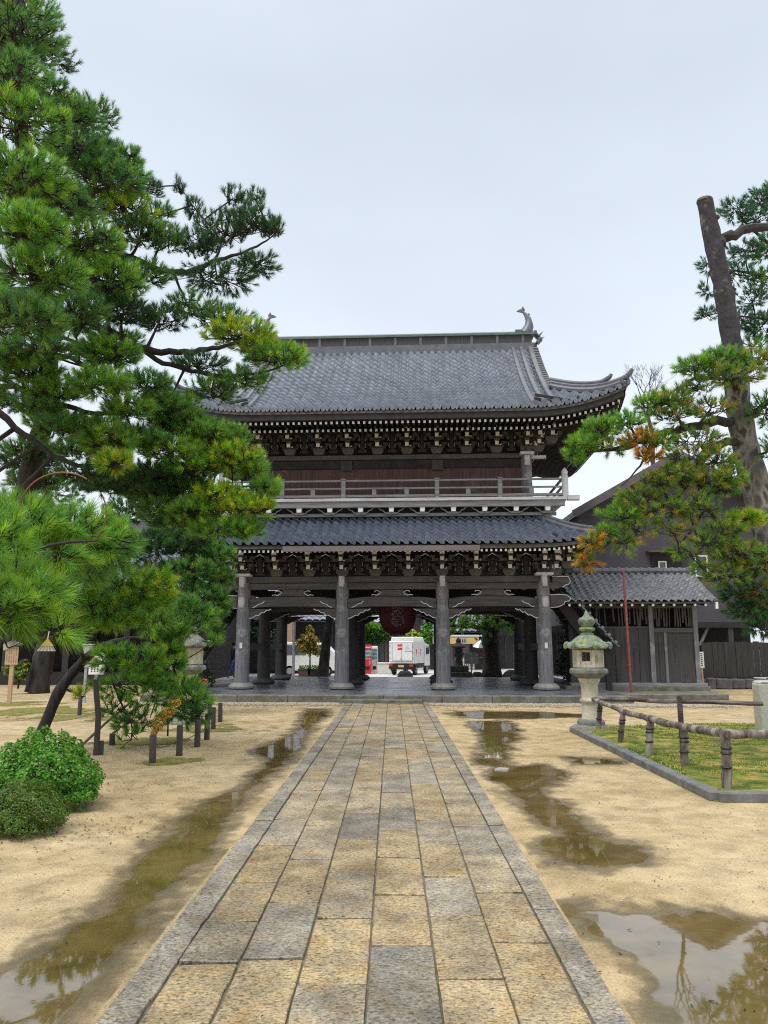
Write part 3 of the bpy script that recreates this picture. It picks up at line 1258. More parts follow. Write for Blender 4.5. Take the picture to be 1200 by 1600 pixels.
# pillar-head noses
for ix, x in enumerate(BX):
    b = MB()
    b.box((0, -.30, 3.66), (.17, .26, .27))
    b.box((0, -.33, 3.50), (.15, .20, .10))
    if ix in (0, 3):
        b.box((0, -.25, 3.835), (.56, .5, .09))
    b.build('pillar_nose', wood_pale, gate, loc=(x, 0, 0), bevel=.02)
    if ix in (0, 3):
        s_ = 1 if ix == 3 else -1
        b = MB()
        b.box((0, -.30, 2.98), (.19, .24, .30))
        b.box((0, -.30, 2.83), (.16, .20, .08))
        b.build('pillar_nose', wood_pale, gate, loc=(x, 0, 0), bevel=.03)
        b = MB()
        prof = [(.2, 2.78), (.45, 2.80), (.62, 2.88), (.66, 2.97), (.80, 2.99), (.84, 3.08), (.74, 3.17), (.5, 3.20), (.2, 3.18)]
        b.prism([(s_ * a_, z_) for a_, z_ in prof], -.12, .12)
        nb = b.build('carved_nosing', wood_h, gate, loc=(x, 0, 0), bevel=.02)
        MB().ribbon([(s_ * a_, z_) for a_, z_ in prof], .02, -.135, -.121).build('white_edge', white_paint, nb)
        b = MB()
        prof = [(.28, 3.40), (.6, 3.42), (.70, 3.50), (.80, 3.52), (.86, 3.62), (.80, 3.76), (.28, 3.78)]
        b.prism([(s_ * a_, z_) for a_, z_ in prof], -.10, .10)
        nb = b.build('carved_nosing', wood_h, gate, loc=(x, 0, 0), bevel=.02)
        MB().ribbon([(s_ * a_, z_) for a_, z_ in prof[1:]], .02, -.115, -.101).build('white_edge', white_paint, nb)
# side ties and side walls between rows
for x in (BX[0], BX[3]):
    for i in range(2):
        MB().bb((x - .09, RY[i] + .2, 1.42), (x + .09, RY[i + 1] - .2, 1.66)).build('side_tie', wood_dv, gate)
        MB().bb((x - .12, RY[i] + .2, 2.75), (x + .12, RY[i + 1] - .2, 3.1)).build('side_beam', wood_black, gate)
        MB().bb((x - .12, RY[i] + .2, 3.3), (x + .12, RY[i + 1] - .2, 3.6)).build('side_beam', wood_black, gate)
for k_ in (1, 2):
    for i in range(2):
        MB().bb((BX[k_] - .12, RY[i] + .2, 3.0), (BX[k_] + .12, RY[i + 1] - .2, 3.3)).build('inner_beam', wood_black, gate)
MB().bb((-4.9, -.05, 3.82), (4.9, 6.85, 3.90)).build('ceiling', wood_black, gate)  # closes the passage overhead, put in to keep light out
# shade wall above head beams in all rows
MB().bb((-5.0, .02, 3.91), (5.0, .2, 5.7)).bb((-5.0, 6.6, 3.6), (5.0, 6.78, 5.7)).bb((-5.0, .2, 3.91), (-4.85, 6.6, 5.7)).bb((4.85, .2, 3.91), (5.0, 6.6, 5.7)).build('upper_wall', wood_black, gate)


def bracket_mesh(tiers, step, dz, lat, white=True):
    "projecting bracket complex: stacked arms with white painted ends"
    b = MB()
    b.prism([(-.13, 0), (.13, 0), (.20, .12), (.20, .22), (-.20, .22), (-.20, .12)], -.2, .06, 0)
    for t in range(tiers):
        z = .22 + t * dz
        out = .16 + step * (t + 1)
        b.box((0, -out / 2, z + .06), (.11, out, .12), 0)
        b.box((0, -out - .012, z + .055), (.118, .024, .125), 1)
        b.box((0, -out + .05, z + .165), (.17, .15, .085), 0)
        # curled foot under the end
        b.ribbon([(.08, z + .0), (.12, z - .015), (.15, z + .03)], .018, -out + .02, -out - .0, 1)
        yl = -step * t - .02
        b.box((0, yl, z + .05), (lat * (1 - .1 * t), .10, .10), 0)
        for s_ in (-1, 1):
            b.prism([(s_ * lat * .5 - .08, z + .10), (s_ * lat * .5 + .08, z + .10), (s_ * lat * .5 + .1, z + .2), (s_ * lat * .5 - .1, z + .2)], yl - .09, yl + .09, 0)
    # top rounded nose
    z = .22 + tiers * dz
    out = .16 + step * tiers + .05
    b.box((0, -out + .1, z + .02), (.15, .16, .12), 1)
    return b


def infill_mesh(h, w):
    "carved flower-like piece between bracket sets with a white inverted V"
    b = MB()
    for i in range(4):
        z = h * (.1 + .2 * i)
        ww = w * (.35 + .16 * ((i + 1) % 2) + .08 * i)
        b.box((0, -.06 - .03 * i, z), (ww, .14, h * .1), 0)
        b.box((0, -.12 - .03 * i, z + h * .09), (w * .22, .12, h * .11), 0)
    y = -.30
    b.ribbon([(-w * .36, h * .80), (-w * .24, h * .88), (-w * .1, h * .93), (0, h * .99), (w * .1, h * .93), (w * .24, h * .88), (w * .36, h * .80)], .024, y, y + .02, 1)
    b.ribbon([(-w * .36, h * .80), (-w * .40, h * .70), (-w * .33, h * .64)], .02, y, y + .02, 2)
    b.ribbon([(w * .36, h * .80), (w * .40, h * .70), (w * .33, h * .64)], .02, y, y + .02, 2)
    for s_ in (-1, 1):
        b.ribbon([(s_ * w * .18, h * .62), (s_ * w * .22, h * .5), (s_ * w * .17, h * .44)], .02, y + .08, y + .1, 2)
        b.ribbon([(s_ * w * .16, h * .36), (s_ * w * .2, h * .26), (s_ * w * .14, h * .2)], .02, y + .12, y + .14, 2)
    return b


def replicate(proto, spots):
    outs = []
    for i, (loc, rz) in enumerate(spots):
        o = proto if i == 0 else proto.copy()
        if i:
            COL.objects.link(o)
            o.parent = proto.parent
        o.location = loc
        o.rotation_euler = (0, 0, rz)
        outs.append(o)
    return outs


lowset = bracket_mesh(2, .26, .24, .62).build('bracket_set', [wood_h, white_paint], gate)
sp = [((-4.85 + i * 9.7 / 9, 0, 3.80), 0) for i in range(10)]
sp += [((x, 1.08 * j, 3.80), R(90) * s_) for s_, x in ((1, 4.85), (-1, -4.85)) for j in (0, 1, 2, 3)]
sp += [((4.85, 0, 3.8), R(45)), ((-4.85, 0, 3.8), R(-45))]
sp += [((4.85 + .38, -.02, 3.8), 0), ((-4.85 - .38, -.02, 3.8), 0), ((4.85 + .78, -.05, 4.02), 0), ((-4.85 - .78, -.05, 4.02), 0)]
replicate(lowset, sp)
lowin = infill_mesh(.72, .62).build('carved_infill', [wood_black, white_paint, wood_lh], gate)
replicate(lowin, [((-4.85 + (i + .5) * 9.7 / 9, -.02, 3.80), 0) for i in range(9)])


# ---- roof shapes
def uplift(x, half, a, U, p=2.3):
    return U * np.clip((np.abs(x) - (half - a)) / a, 0, None) ** p


def tile_field(mb, fn, s0, s1, xlim, colw=.27, rowh=.3, amp=.04, lip=.035, nseg=8, seed=0):
    r = np.random.default_rng(seed)
    rows = int(math.ceil((s1 - s0) / rowh - 1e-6))
    X = max(xlim(s0), xlim(s1)) + colw
    xs = np.arange(-X, X + 1e-6, colw / nseg)
    ph = (xs / colw) % 1.0
    wave = amp * (np.sin(2 * np.pi * ph) + .38 * np.sin(4 * np.pi * ph + .6))
    for k in range(rows):
        sa = s0 + k * rowh
        sb = min(sa + rowh * 1.08, s1)
        ja = r.normal(0, .004, len(xs))
        lines = []
        for s, off in ((max(s0, sa - .035), wave + .022), (max(s0, sa - .035), wave + .022 + lip + ja), (sb, wave + .002)):
            xl = xlim(s)
            x = np.clip(xs, -xl, xl)
            o = np.where(np.abs(xs) > xl, 0, off)
            P = fn(x, np.full_like(x, s))
            P[:, 2] += o
            lines.append(P)
        n = len(xs)
        vs = np.concatenate(lines)
        keep = (np.abs(xs[:-1]) < xlim(sb) + colw / nseg) | (np.abs(xs[:-1]) < xlim(sa) + colw / nseg)
        fs = []
        for i in np.nonzero(keep)[0]:
            for j in (0, 1):
                fs.append((j * n + i, j * n + i + 1, (j + 1) * n + i + 1, (j + 1) * n + i))
        mb.add(vs.tolist(), fs)


def roof_skin(mb, fn, s0, s1, xlim, dz, nx=24, ns=8):
    vs, fs = [], []
    for j in range(ns + 1):
        s = s0 + (s1 - s0) * j / ns
        xl = xlim(s)
        x = np.linspace(-xl, xl, nx + 1)
        P = fn(x, np.full_like(x, s))
        P[:, 2] += dz
        vs += P.tolist()
    for j in range(ns):
        for i in range(nx):
            a = j * (nx + 1) + i
            fs.append((a, a + 1, a + nx + 2, a + nx + 1))
    mb.add(vs, fs)


class Roof:
    "four-sided roof; front eave at y0, side eave at +-hx; profile(s) -> height above eave"

    def __init__(s, hx, y0, y1, z0, prof, a, U):
        s.hx, s.y0, s.y1, s.z0, s.prof, s.a, s.U = hx, y0, y1, z0, prof, a, U
        s.cy = (y0 + y1) / 2
        s.hy = (y1 - y0) / 2

    def front(s, x, d, back=False):
        z = s.z0 + s.prof(d) + uplift(x, s.hx, s.a, s.U) * np.clip(1 - d / 3.0, 0, 1) ** 1.4
        y = s.y0 + d if not back else s.y1 - d
        return np.stack([x, y + 0 * x, z], -1)

    def side(s, t, d, sg=1):
        z = s.z0 + s.prof(d) + uplift(t, s.hy, s.a, s.U) * np.clip(1 - d / 3.0, 0, 1) ** 1.4
        return np.stack([sg * (s.hx - d), s.cy + t, z], -1)


def lin(a, b):
    return lambda s: a - b * s


def eave_caps(mb, roof, half, r, step, n=10, mi=0):
    for x in np.arange(-half, half + 1e-6, step):
        P = roof.front(np.array([x]), np.array([0.0]))[0]
        mb.tube([(P[0], P[1] - .035, P[2] + .012), (P[0], P[1] + .06, P[2] + .022)], r, n, mi)




# lower skirt roof
LR = Roof(6.35, -1.85, 8.65, 4.66, lambda d: .50 * d + .065 * d * d, 2.2, .22)
b = MB()
SKD = 1.85
tile_field(b, LR.front, 0, SKD, lin(6.35, 1), rowh=.27, amp=.05, lip=.05, seed=1)
tile_field(b, lambda x, d: LR.front(x, d, True), 0, SKD, lin(6.35, 1), rowh=.27, seed=2)
for sg in (1, -1):
    tile_field(b, lambda t, d, sg=sg: LR.side(t, d, sg), 0, SKD, lin(LR.hy, 1), rowh=.27, seed=3)
eave_caps(b, LR, 6.21, .062, .27)
lower_roof = b.build('lower_roof', tile_b, gate, fixn=False)
lower_roof.data.shade_smooth()
lower_roof.data.set_sharp_from_angle(angle=R(50))
b = MB()
for fn, lim in ((LR.front, 6.33), (lambda x, d: LR.front(x, d, True), 6.33), (lambda t, d: LR.side(t, d, 1), LR.hy - .02), (lambda t, d: LR.side(t, d, -1), LR.hy - .02)):
    roof_skin(b, fn, .02, SKD, lin(lim, 1), -.07)
b.build('roof_boards', wood_black, lower_roof, fixn=False)


def hip_line(roof, x_in, x_out, dz, sgx, k=10, back=False):
    pts = []
    for i in range(k + 1):
        d = x_out + (x_in - x_out) * i / k     # distance from eave
        x = roof.hx - d
        P = roof.front(np.array([x]), np.array([d]))[0]
        y = P[1] if not back else roof.y0 + roof.y1 - P[1]
        pts.append(Vector((sgx * P[0], y, P[2] + dz)))
    return pts


for sgx in (1, -1):
    for bk in (False, True):
        b = MB()
        L1 = hip_line(LR, SKD, .0, .06, sgx, back=bk)
        b.tube(L1, .10, 8)
        b.tube([p + Vector((0, 0, .13)) for p in L1[1:]], .06, 8)
        b.build('hip_ridge', ridge_m, lower_roof, smooth=True)
# flashing under the balcony where the skirt roof meets the wall
b = MB()
b.bb((-4.75, SKD - 1.9, 5.78), (4.75, SKD - 1.80, 5.90))
zt = LR.z0 + LR.prof(SKD)
b2 = MB().bb((-4.9, -.10, zt - .02), (4.9, .05, zt + .10)).bb((-4.95, .05, zt - .02), (-4.5, 6.8, zt + .1)).bb((4.5, .05, zt - .02), (4.95, 6.8, zt + .1))
b2.build('roof_flashing', ridge_m, lower_roof)
# eave boards follow the sweep


def eave_strip(roof, half, d, dz0, dz1, yth, nx=40, inset=0.0):
    "board along the front eave, between dz0 and dz1 below the tile line"
    mb = MB()
    xs = np.linspace(-half, half, nx + 1)
    P = roof.front(xs, np.full_like(xs, 0.0))
    vs = []
    for p in P:
        vs += [(p[0], p[1] + d, p[2] + dz0), (p[0], p[1] + d, p[2] + dz1), (p[0], p[1] + d + yth, p[2] + dz1), (p[0], p[1] + d + yth, p[2] + dz0)]
    fs = []
    for i in range(nx):
        for j in range(4):
            fs.append((4 * i + j, 4 * i + (j + 1) % 4, 4 * i + 4 + (j + 1) % 4, 4 * i + 4 + j))
    fs += [(0, 1, 2, 3), (4 * nx + 3, 4 * nx + 2, 4 * nx + 1, 4 * nx)]
    mb.add(vs, fs)
    return mb


def eave_strip_side(roof, half, d, dz0, dz1, th, sg, nx=20):
    mb = MB()
    ts = np.linspace(-half, half, nx + 1)
    P = roof.side(ts, np.full_like(ts, 0.0), sg)
    vs = []
    for p in P:
        x0, x1 = p[0] - sg * d, p[0] - sg * (d + th)
        vs += [(x0, p[1], p[2] + dz0), (x0, p[1], p[2] + dz1), (x1, p[1], p[2] + dz1), (x1, p[1], p[2] + dz0)]
    fs = []
    for i in range(nx):
        for j in range(4):
            fs.append((4 * i + j, 4 * i + (j + 1) % 4, 4 * i + 4 + (j + 1) % 4, 4 * i + 4 + j))
    mb.add(vs, fs)
    return mb


eave_strip(LR, 6.28, .05, -.16, -.05, .10).build('eave_board', wood_h, gate)
for sg in (1, -1):
    eave_strip_side(LR, LR.hy - .07, .05, -.16, -.05, .10, sg).build('eave_board', wood_black, gate)
# brown gutter along part of the lower eave
MB().bb((-3.25, -1.98, 4.40), (2.72, -1.88, 4.56)).build('gutter', M('brown_gutter', (.14, .11, .115), (.20, .165, .17), .5, 3), gate)


def rafter_rows(roof, half, step, rows, parent, side_rows, name='rafter'):
    """rows: (d_tip, d_in, dz, size). The first row's rafters are single parts, the others one mass."""
    first = True
    for (dt, di, dz, sz, rise) in rows:
        xs = np.arange(-half, half + 1e-6, step)
        if first:
            mb = MB()
            Ln = di - dt
            mb.beam((0, 0, 0), (0, Ln, rise), sz, sz * 1.25, 0)
            mb.box((0, -.012, 0), (sz * 1.08, .02, sz * 1.3), 1)
            o = mb.build(name, [wood_black, white_paint], parent)
            sp_ = []
            for x in xs:
                P = roof.front(np.array([x]), np.array([0.0]))[0]
                sp_.append(((x, P[1] + dt, P[2] + dz), 0))
            replicate(o, sp_)
            first = False
        else:
            mb = MB()
            for x in xs:
                P = roof.front(np.array([x]), np.array([0.0]))[0]
                p0 = Vector((x, P[1] + dt, P[2] + dz))
                mb.beam(p0, p0 + Vector((0, di - dt, rise)), sz, sz * 1.25, 0)
                mb.box(p0 + Vector((0, -.012, 0)), (sz * 1.08, .02, sz * 1.3), 1)
            tag(mb.build(name + '_row', [wood_black, white_paint], parent), kind='stuff')
    for sg in (1, -1):
        mb = MB()
        for (dt, di, dz, sz, rise) in side_rows:
            for t in np.arange(-roof.hy + .3, roof.hy - .25, step):
                P = roof.side(np.array([t]), np.array([0.0]), sg)[0]
                p0 = Vector((P[0] - sg * dt, P[1], P[2] + dz))
                p1 = p0 + Vector((-sg * (di - dt), 0, rise))
                mb.beam(p0, p1, sz, sz * 1.25, 0)
                mb.box(p0 + Vector((sg * .012, 0, 0)), (.02, sz * 1.08, sz * 1.3), 1)
        tag(mb.build(name + '_row', [wood_black, white_paint], parent), kind='stuff')


lower_eave = thing_ = bpy.data.objects.new('lower_eave', None)
COL.objects.link(lower_eave)
lower_eave.parent = gate
rafter_rows(LR, 6.2, .145, [(.12, 1.75, -.225, .055, .42)], lower_eave, [(.12, 1.4, -.225, .055, .35)])
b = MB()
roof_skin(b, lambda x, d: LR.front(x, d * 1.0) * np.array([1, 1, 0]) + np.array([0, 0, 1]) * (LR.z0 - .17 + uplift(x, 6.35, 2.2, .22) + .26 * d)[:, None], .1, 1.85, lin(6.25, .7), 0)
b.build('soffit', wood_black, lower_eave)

# ---- balcony
balc = MB()
BZ = 6.17
BYF = -.72
BHX = 5.62
balc.bb((-BHX, BYF, BZ), (BHX, .5, BZ + .10)).bb((-BHX, .5, BZ), (-4.4, 7.4, BZ + .1)).bb((4.4, .5, BZ), (BHX, 7.4, BZ + .1))
balcony = balc.build('balcony', wood_pale, gate, bevel=.01)
MB().bb((-BHX + .08, BYF + .06, BZ - .19), (BHX - .08, BYF + .2, BZ - .005)).build('edge_beam', wood_lh, balcony)
MB().bb((BHX, BYF - .03, BZ - .02), (BHX + .38, BYF + .17, BZ + .13)).build('beam_end', wood_pale, balcony, bevel=.01)
MB().bb((-BHX - .38, BYF - .03, BZ - .02), (-BHX, BYF + .17, BZ + .13)).build('beam_end', wood_pale, balcony, bevel=.01)
for z, h, w in ((BZ + .14, .08, .10), (BZ + .40, .055, .07), (BZ + .655, .06, .075)):
    b = MB()
    b.bb((-BHX + .1, BYF + .05, z), (BHX - .1, BYF + .05 + w, z + h))
    for sg in (1, -1):
        b.bb((sg * (BHX - .1), BYF + .12, z), (sg * (BHX - .1 - w), 7.2, z + h))
    b.build('rail', wood_lh, balcony, bevel=.006)
for x in (-3.55, -1.55, 1.48, 3.5):
    MB().bb((x - .07, BYF + .02, BZ + .1), (x + .07, BYF + .16, BZ + .70)).box((x, BYF + .09, BZ + .73), (.17, .17, .05)).build('post', wood_lh, balcony, bevel=.01)
for x in (-4.55, -2.55, -.55, .5, 2.48, 4.5):
    MB().bb((x - .07, BYF + .05, BZ + .22), (x + .07, BYF + .12, BZ + .40)).build('strut', wood_lh, balcony)
for x in (-BHX + .05, BHX - .05):
    MB().lathe([(.10, 0), (.105, .72), (.08, .76), (.10, .80), (.105, .86), (.07, .92), (.02, .98), (.0, 1.0)], 12).build('newel_post', wood_pale, balcony, smooth=True, loc=(x, BYF + .1, BZ + .06))
nb = MB()
nb.prism([(-.07, 0), (.07, 0), (.085, .1), (.085, .26), (.05, .30), (-.05, .30), (-.085, .26)], -.38, -.16, 0)
nb.box((0, -.20, -.03), (.30, .12, .07), 1)
for s_ in (-1, 1):
    nb.ribbon([(s_ * .15, -.03), (s_ * .22, .0), (s_ * .27, .06), (s_ * .34, .08), (s_ * .42, .15)], .035, -.27, -.24, 1)
nz_ = nb.build('balcony_bracket', [white_paint, wood_lh], gate)
replicate(nz_, [((x, -.25, BZ - .335), 0) for x in np.arange(-5.0, 5.01, 1.0)])
MB().bb((-5.3, -.42, 5.72), (5.3, -.28, 5.82)).build('bracket_beam', wood_lh, gate)
MB().bb((-5.1, -.24, 5.70), (5.1, -.02, 6.16)).build('bracket_wall', wood_black, gate)

# ---- upper storey body
UX, UYF, UYB = 4.50, .45, 6.35
b = MB()
x = -UX
while x < UX - .01:
    x2 = min(UX, x + random.uniform(.22, .42))
    b.bb((x + .002, UYF + random.uniform(0, .012), BZ + .1), (x2 - .002, UYF + .08, 7.50))
    x = x2
b.build('wall_boards', wood_red, gate)
MB().bb((-UX, UYB - .1, BZ), (UX, UYB, 8.9)).bb((-UX, UYF + .1, BZ), (-UX + .1, UYB - .1, 8.9)).bb((UX - .1, UYF + .1, BZ), (UX, UYB - .1, 8.9)).bb((-UX + .1, UYF + .1, 7.5), (UX - .1, UYF + .2, 8.9)).build('upper_storey_wall', wood_black, gate)
MB().bb((-UX, UYF - .06, 7.50), (UX, UYF + .08, 7.79)).build('upper_beam', wood_black, gate, bevel=.01)
MB().bb((-UX - .1, UYF - .13, 7.80), (UX + .1, UYF + .09, 7.96)).build('upper_plate', wood_h, gate, bevel=.01)
for x in (-1.57, 1.52):
    MB().bb((x - .2, UYF - .11, 7.42), (x + .2, UYF - .06, 7.78)).build('upper_post', wood_dv, gate, bevel=.01)
for x, sg in ((-UX, -1), (UX, 1)):
    MB().lathe([(.19, BZ + .1), (.185, 7.85)], 16).build('upper_pillar', wood_v, gate, smooth=True, loc=(x, UYF, 0))
    b = MB()
    b.box((0, -.24, 7.68), (.17, .20, .34))
    b.box((0, -.15, 7.92), (.46, .46, .10))
    b.box((sg * .42, 0, 7.84), (.5, .14, .12))
    b.build('pillar_nose', wood_pale, gate, loc=(x, UYF, 0), bevel=.02)
upset = bracket_mesh(3, .26, .235, .56).build('bracket_set', [wood_h, white_paint], gate)
us = [((-UX + i * 2 * UX / 9, UYF - .02, 7.97), 0) for i in range(10)]
us += [((x, UYF + 1.0 * j, 7.97), R(90) * s_) for s_, x in ((1, UX), (-1, -UX)) for j in (0, 1, 2, 3)]
us += [((sg * UX, UYF, 7.97), R(45) * sg) for sg in (1, -1)] + [((sg * (UX + .4), UYF - .03, 7.97 + .03), 0) for sg in (1, -1)] + [((sg * (UX + .8), UYF - .35, 8.2), 0) for sg in (1, -1)]
replicate(upset, us)
upin = infill_mesh(.98, .56).build('carved_infill', [wood_black, white_paint, wood_lh], gate)
replicate(upin, [((-UX + (i + .5) * 2 * UX / 9, UYF - .1, 7.97), 0) for i in range(9)])

# ---- upper roof (hip and gable)
URH = 7.36
URY0, URY1 = -1.95, 8.75
RDG = (URY1 - URY0) / 2


def uprof(d):
    t = d / RDG
    return 4.12 * (.66 * t + .34 * t * t)


UR = Roof(URH, URY0, URY1, 8.86, uprof, 3.2, .68)
GX = 5.36
HB = URH - GX            # where the hips meet the gable


def ulim(s):
    return URH - s if s < HB else GX


b = MB()
tile_field(b, UR.front, 0, RDG - .12, ulim, seed=5, amp=.055, lip=.06)
tile_field(b, lambda x, d: UR.front(x, d, True), 0, RDG - .12, ulim, seed=6, rowh=.6)
for sg in (1, -1):
    tile_field(b, lambda t, d, sg=sg: UR.side(t, d, sg), 0, HB + .5, lambda s: UR.hy - s, seed=7)
eave_caps(b, UR, 7.2, .066, .27)
upper_roof = b.build('upper_roof', tile_m, gate, fixn=False)
upper_roof.data.shade_smooth()
upper_roof.data.set_sharp_from_angle(angle=R(50))
b = MB()
roof_skin(b, UR.front, .02, RDG, lambda s: ulim(s) - .02, -.09, ns=16)
roof_skin(b, lambda x, d: UR.front(x, d, True), .02, RDG, lambda s: ulim(s) - .02, -.09, ns=16)
for sg in (1, -1):
    roof_skin(b, lambda t, d, sg=sg: UR.side(t, d, sg), .02, HB + .5, lambda s: UR.hy - s, -.09)
    zr = UR.z0 + uprof(RDG) - .1
    zb = UR.z0 + uprof(HB)
    cy = UR.cy
    b.add([(sg * (GX - .35), cy - RDG + HB, zb), (sg * (GX - .35), cy + RDG - HB, zb), (sg * (GX - .35), cy, zr)], [(0, 1, 2)])
b.build('roof_boards', wood_black, upper_roof, fixn=False)
# descending ridges near both verges
for sg in (1, -1):
    for x, dlow, r in ((4.52, .12, .085), (4.83, .12, .085), (5.17, .10, .10)):
        pts = []
        for i in range(17):
            d = dlow + (RDG - .15 - dlow) * i / 16
            P = UR.front(np.array([x]), np.array([d]))[0]
            pts.append((sg * P[0], P[1], P[2] + .06))
        o = MB().tube(pts, r, 8).tube([Vector(pts[0]) + Vector((0, -.07, 0)), Vector(pts[0]) + Vector((0, .03, 0))], r * 1.35, 10).build('descending_ridge', ridge_m, upper_roof, smooth=True)
    # verge: short tiles hanging over the gable edge
    b = MB()
    for i in range(19):
        d = HB + .05 + (RDG - .3 - HB) * i / 18
        P = UR.front(np.array([GX - .02]), np.array([d]))[0]
        b.tube([(sg * (P[0] - .22), P[1], P[2] + .06), (sg * (P[0] + .13), P[1], P[2] + .02)], .065, 8)
    b.build('verge_tiles', ridge_m, upper_roof, smooth=True)
    b = MB()
    pts = []
    for bk in (1, -1):
        for i in range(13):
            d = HB - .1 + (RDG + .1 - HB) * i / 12
            if bk == 1:
                P = UR.front(np.array([GX]), np.array([d]))[0]
            else:
                P = UR.front(np.array([GX]), np.array([RDG + .0 - (d - HB + .1) * .98]), True)[0]
            pts.append((sg * P[0], P[1], P[2] - .22))
    for i in range(len(pts) - 1):
        b.beam(pts[i], pts[i + 1], .07, .24)
    b.build('bargeboard', wood_h, upper_roof)
    # hip ridges with upturned ends
    for bk in (False, True):
        b = MB()
        L1 = hip_line(UR, HB, .12, .10, sg, 14, back=bk)
        b.tube(L1, .12, 8)
        b.tube([p + Vector((0, 0, .14)) for p in L1], .085, 8)
        b.tube([p + Vector((0, 0, .25)) for p in L1[4:]], .07, 8)
        yb = 1 if not bk else -1
        e0 = L1[4]
        b.tube([e0 + Vector((sg * -.1, yb * .1, .22)), e0 + Vector((sg * .12, -yb * .12, .26)), e0 + Vector((sg * .24, -yb * .22, .33)), e0 + Vector((sg * .29, -yb * .27, .41))], [.07, .085, .07, .045], 8)
        e1 = L1[0]
        b.tube([e1 + Vector((sg * -.1, yb * .1, .12)), e1 + Vector((sg * .10, -yb * .08, .17)), e1 + Vector((sg * .20, -yb * .17, .26)), e1 + Vector((sg * .27, -yb * .22, .37))], [.08, .09, .08, .05], 8)
        b.build('hip_ridge', ridge_m, upper_roof, smooth=True)
        b = MB()
        c_ = e1 + Vector((sg * .06, -yb * .06, -.02))
        for q in range(9):
            a_ = q * .7
            b.box(c_ + Vector((math.cos(a_) * .09 * sg, -yb * .06 + .03 * math.sin(q * 2.1), math.sin(a_) * .13 + .03)), (.11, .11, .10), 0, Matrix.Rotation(a_, 3, 'Y'))
        b.build('demon_tile', ridge_m, upper_roof, bevel=.02)

# main ridge
zr = UR.z0 + uprof(RDG)
cy = UR.cy
b = MB()
b.bb((-GX + .05, cy - .30, zr - .30), (GX - .05, cy + .30, zr + .02))
b.build('ridge_base', ridge_m, upper_roof)
b = MB()
b.bb((-GX + .12, cy - .22, zr + .02), (GX - .12, cy + .22, zr + .36))
b.build('ridge_wall', wood_dv, upper_roof)
b = MB()
for x in np.arange(-4.9, 4.95, .98):
    b.bb((x - .05, cy - .25, zr + .03), (x + .05, cy - .222, zr + .35))
b.build('ridge_studs', ridge_m, upper_roof)
b = MB()
b.bb((-GX + .02, cy - .30, zr + .36), (GX - .02, cy + .30, zr + .44))
b.tube([(-GX + .05, cy, zr + .46), (GX - .05, cy, zr + .46)], .13, 10)
b.build('ridge_cap', copper_m, upper_roof, smooth=False)
for sg in (1, -1):
    b = MB()
    zc = zr + .52
    pts = [(0, 0, -.05), (sg * .10, 0, .12), (sg * .17, 0, .32), (sg * .15, 0, .55), (sg * .05, 0, .76), (-sg * .05, 0, .88)]
    b.tube(pts, [.24, .22, .17, .12, .075, .045], 10)
    b.box((-sg * .22, 0, .02), (.34, .3, .16))
    # forked tail
    b.prism([(-sg * .02, .84), (-sg * .30, .90), (-sg * .20, .97), (-sg * .12, .98), (-sg * .06, 1.10), (sg * .03, .95)], -.035, .035)
    # back fins
    for i in range(5):
        t = .12 + .14 * i
        b.prism([(sg * (.26 - .02 * i), t), (sg * (.34 - .03 * i), t + .1), (sg * (.22 - .02 * i), t + .14)], -.02, .02)
    b.build('fish_finial', ridge_m, upper_roof, loc=(sg * 5.02, cy, zc), smooth=True)
    b = MB()
    for q in range(12):
        a_ = q * .55
        b.box((sg * (.05 + .10 * math.cos(a_ * 2)), .14 * math.sin(q * 1.7), .22 * math.sin(a_)), (.16, .16, .13), 0, Matrix.Rotation(a_, 3, 'Y'))
    b.prism([(sg * .05, .16), (sg * .30, .34), (sg * .14, .1)], -.03, .03)
    b.prism([(sg * .05, .0), (sg * .34, .12), (sg * .14, -.08)], -.03, .03)
    b.build('demon_tile', ridge_m, upper_roof, bevel=.02, loc=(sg * (GX + .06), cy - .1, zr + .22))

eave_strip(UR, URH - .1, .06, -.30, -.05, .12).build('eave_board', wood_black, gate)
eave_strip(UR, URH - .06, .02, -.12, -.04, .05).build('eave_lath', wood_h, gate)
for sg in (1, -1):
    eave_strip_side(UR, UR.hy - .08, .06, -.30, -.05, .12, sg).build('eave_board', wood_black, gate)
upper_eave = bpy.data.objects.new('upper_eave', None)
COL.objects.link(upper_eave)
upper_eave.parent = gate
rafter_rows(UR, URH - .2, .172, [(.22, 1.5, -.365, .062, .20), (.78, 2.4, -.46, .062, .34)], upper_eave, [(.22, 1.5, -.365, .062, .2), (.78, 2.8, -.46, .062, .4)])
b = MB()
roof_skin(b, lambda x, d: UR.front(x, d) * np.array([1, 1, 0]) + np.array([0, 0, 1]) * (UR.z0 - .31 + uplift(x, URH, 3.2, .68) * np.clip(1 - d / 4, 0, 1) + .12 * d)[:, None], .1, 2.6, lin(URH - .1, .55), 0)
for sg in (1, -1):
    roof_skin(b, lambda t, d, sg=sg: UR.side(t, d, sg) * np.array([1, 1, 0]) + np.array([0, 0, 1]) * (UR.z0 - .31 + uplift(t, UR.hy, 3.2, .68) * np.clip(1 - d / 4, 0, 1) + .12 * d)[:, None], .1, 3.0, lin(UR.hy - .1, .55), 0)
b.build('soffit', wood_black, upper_eave)

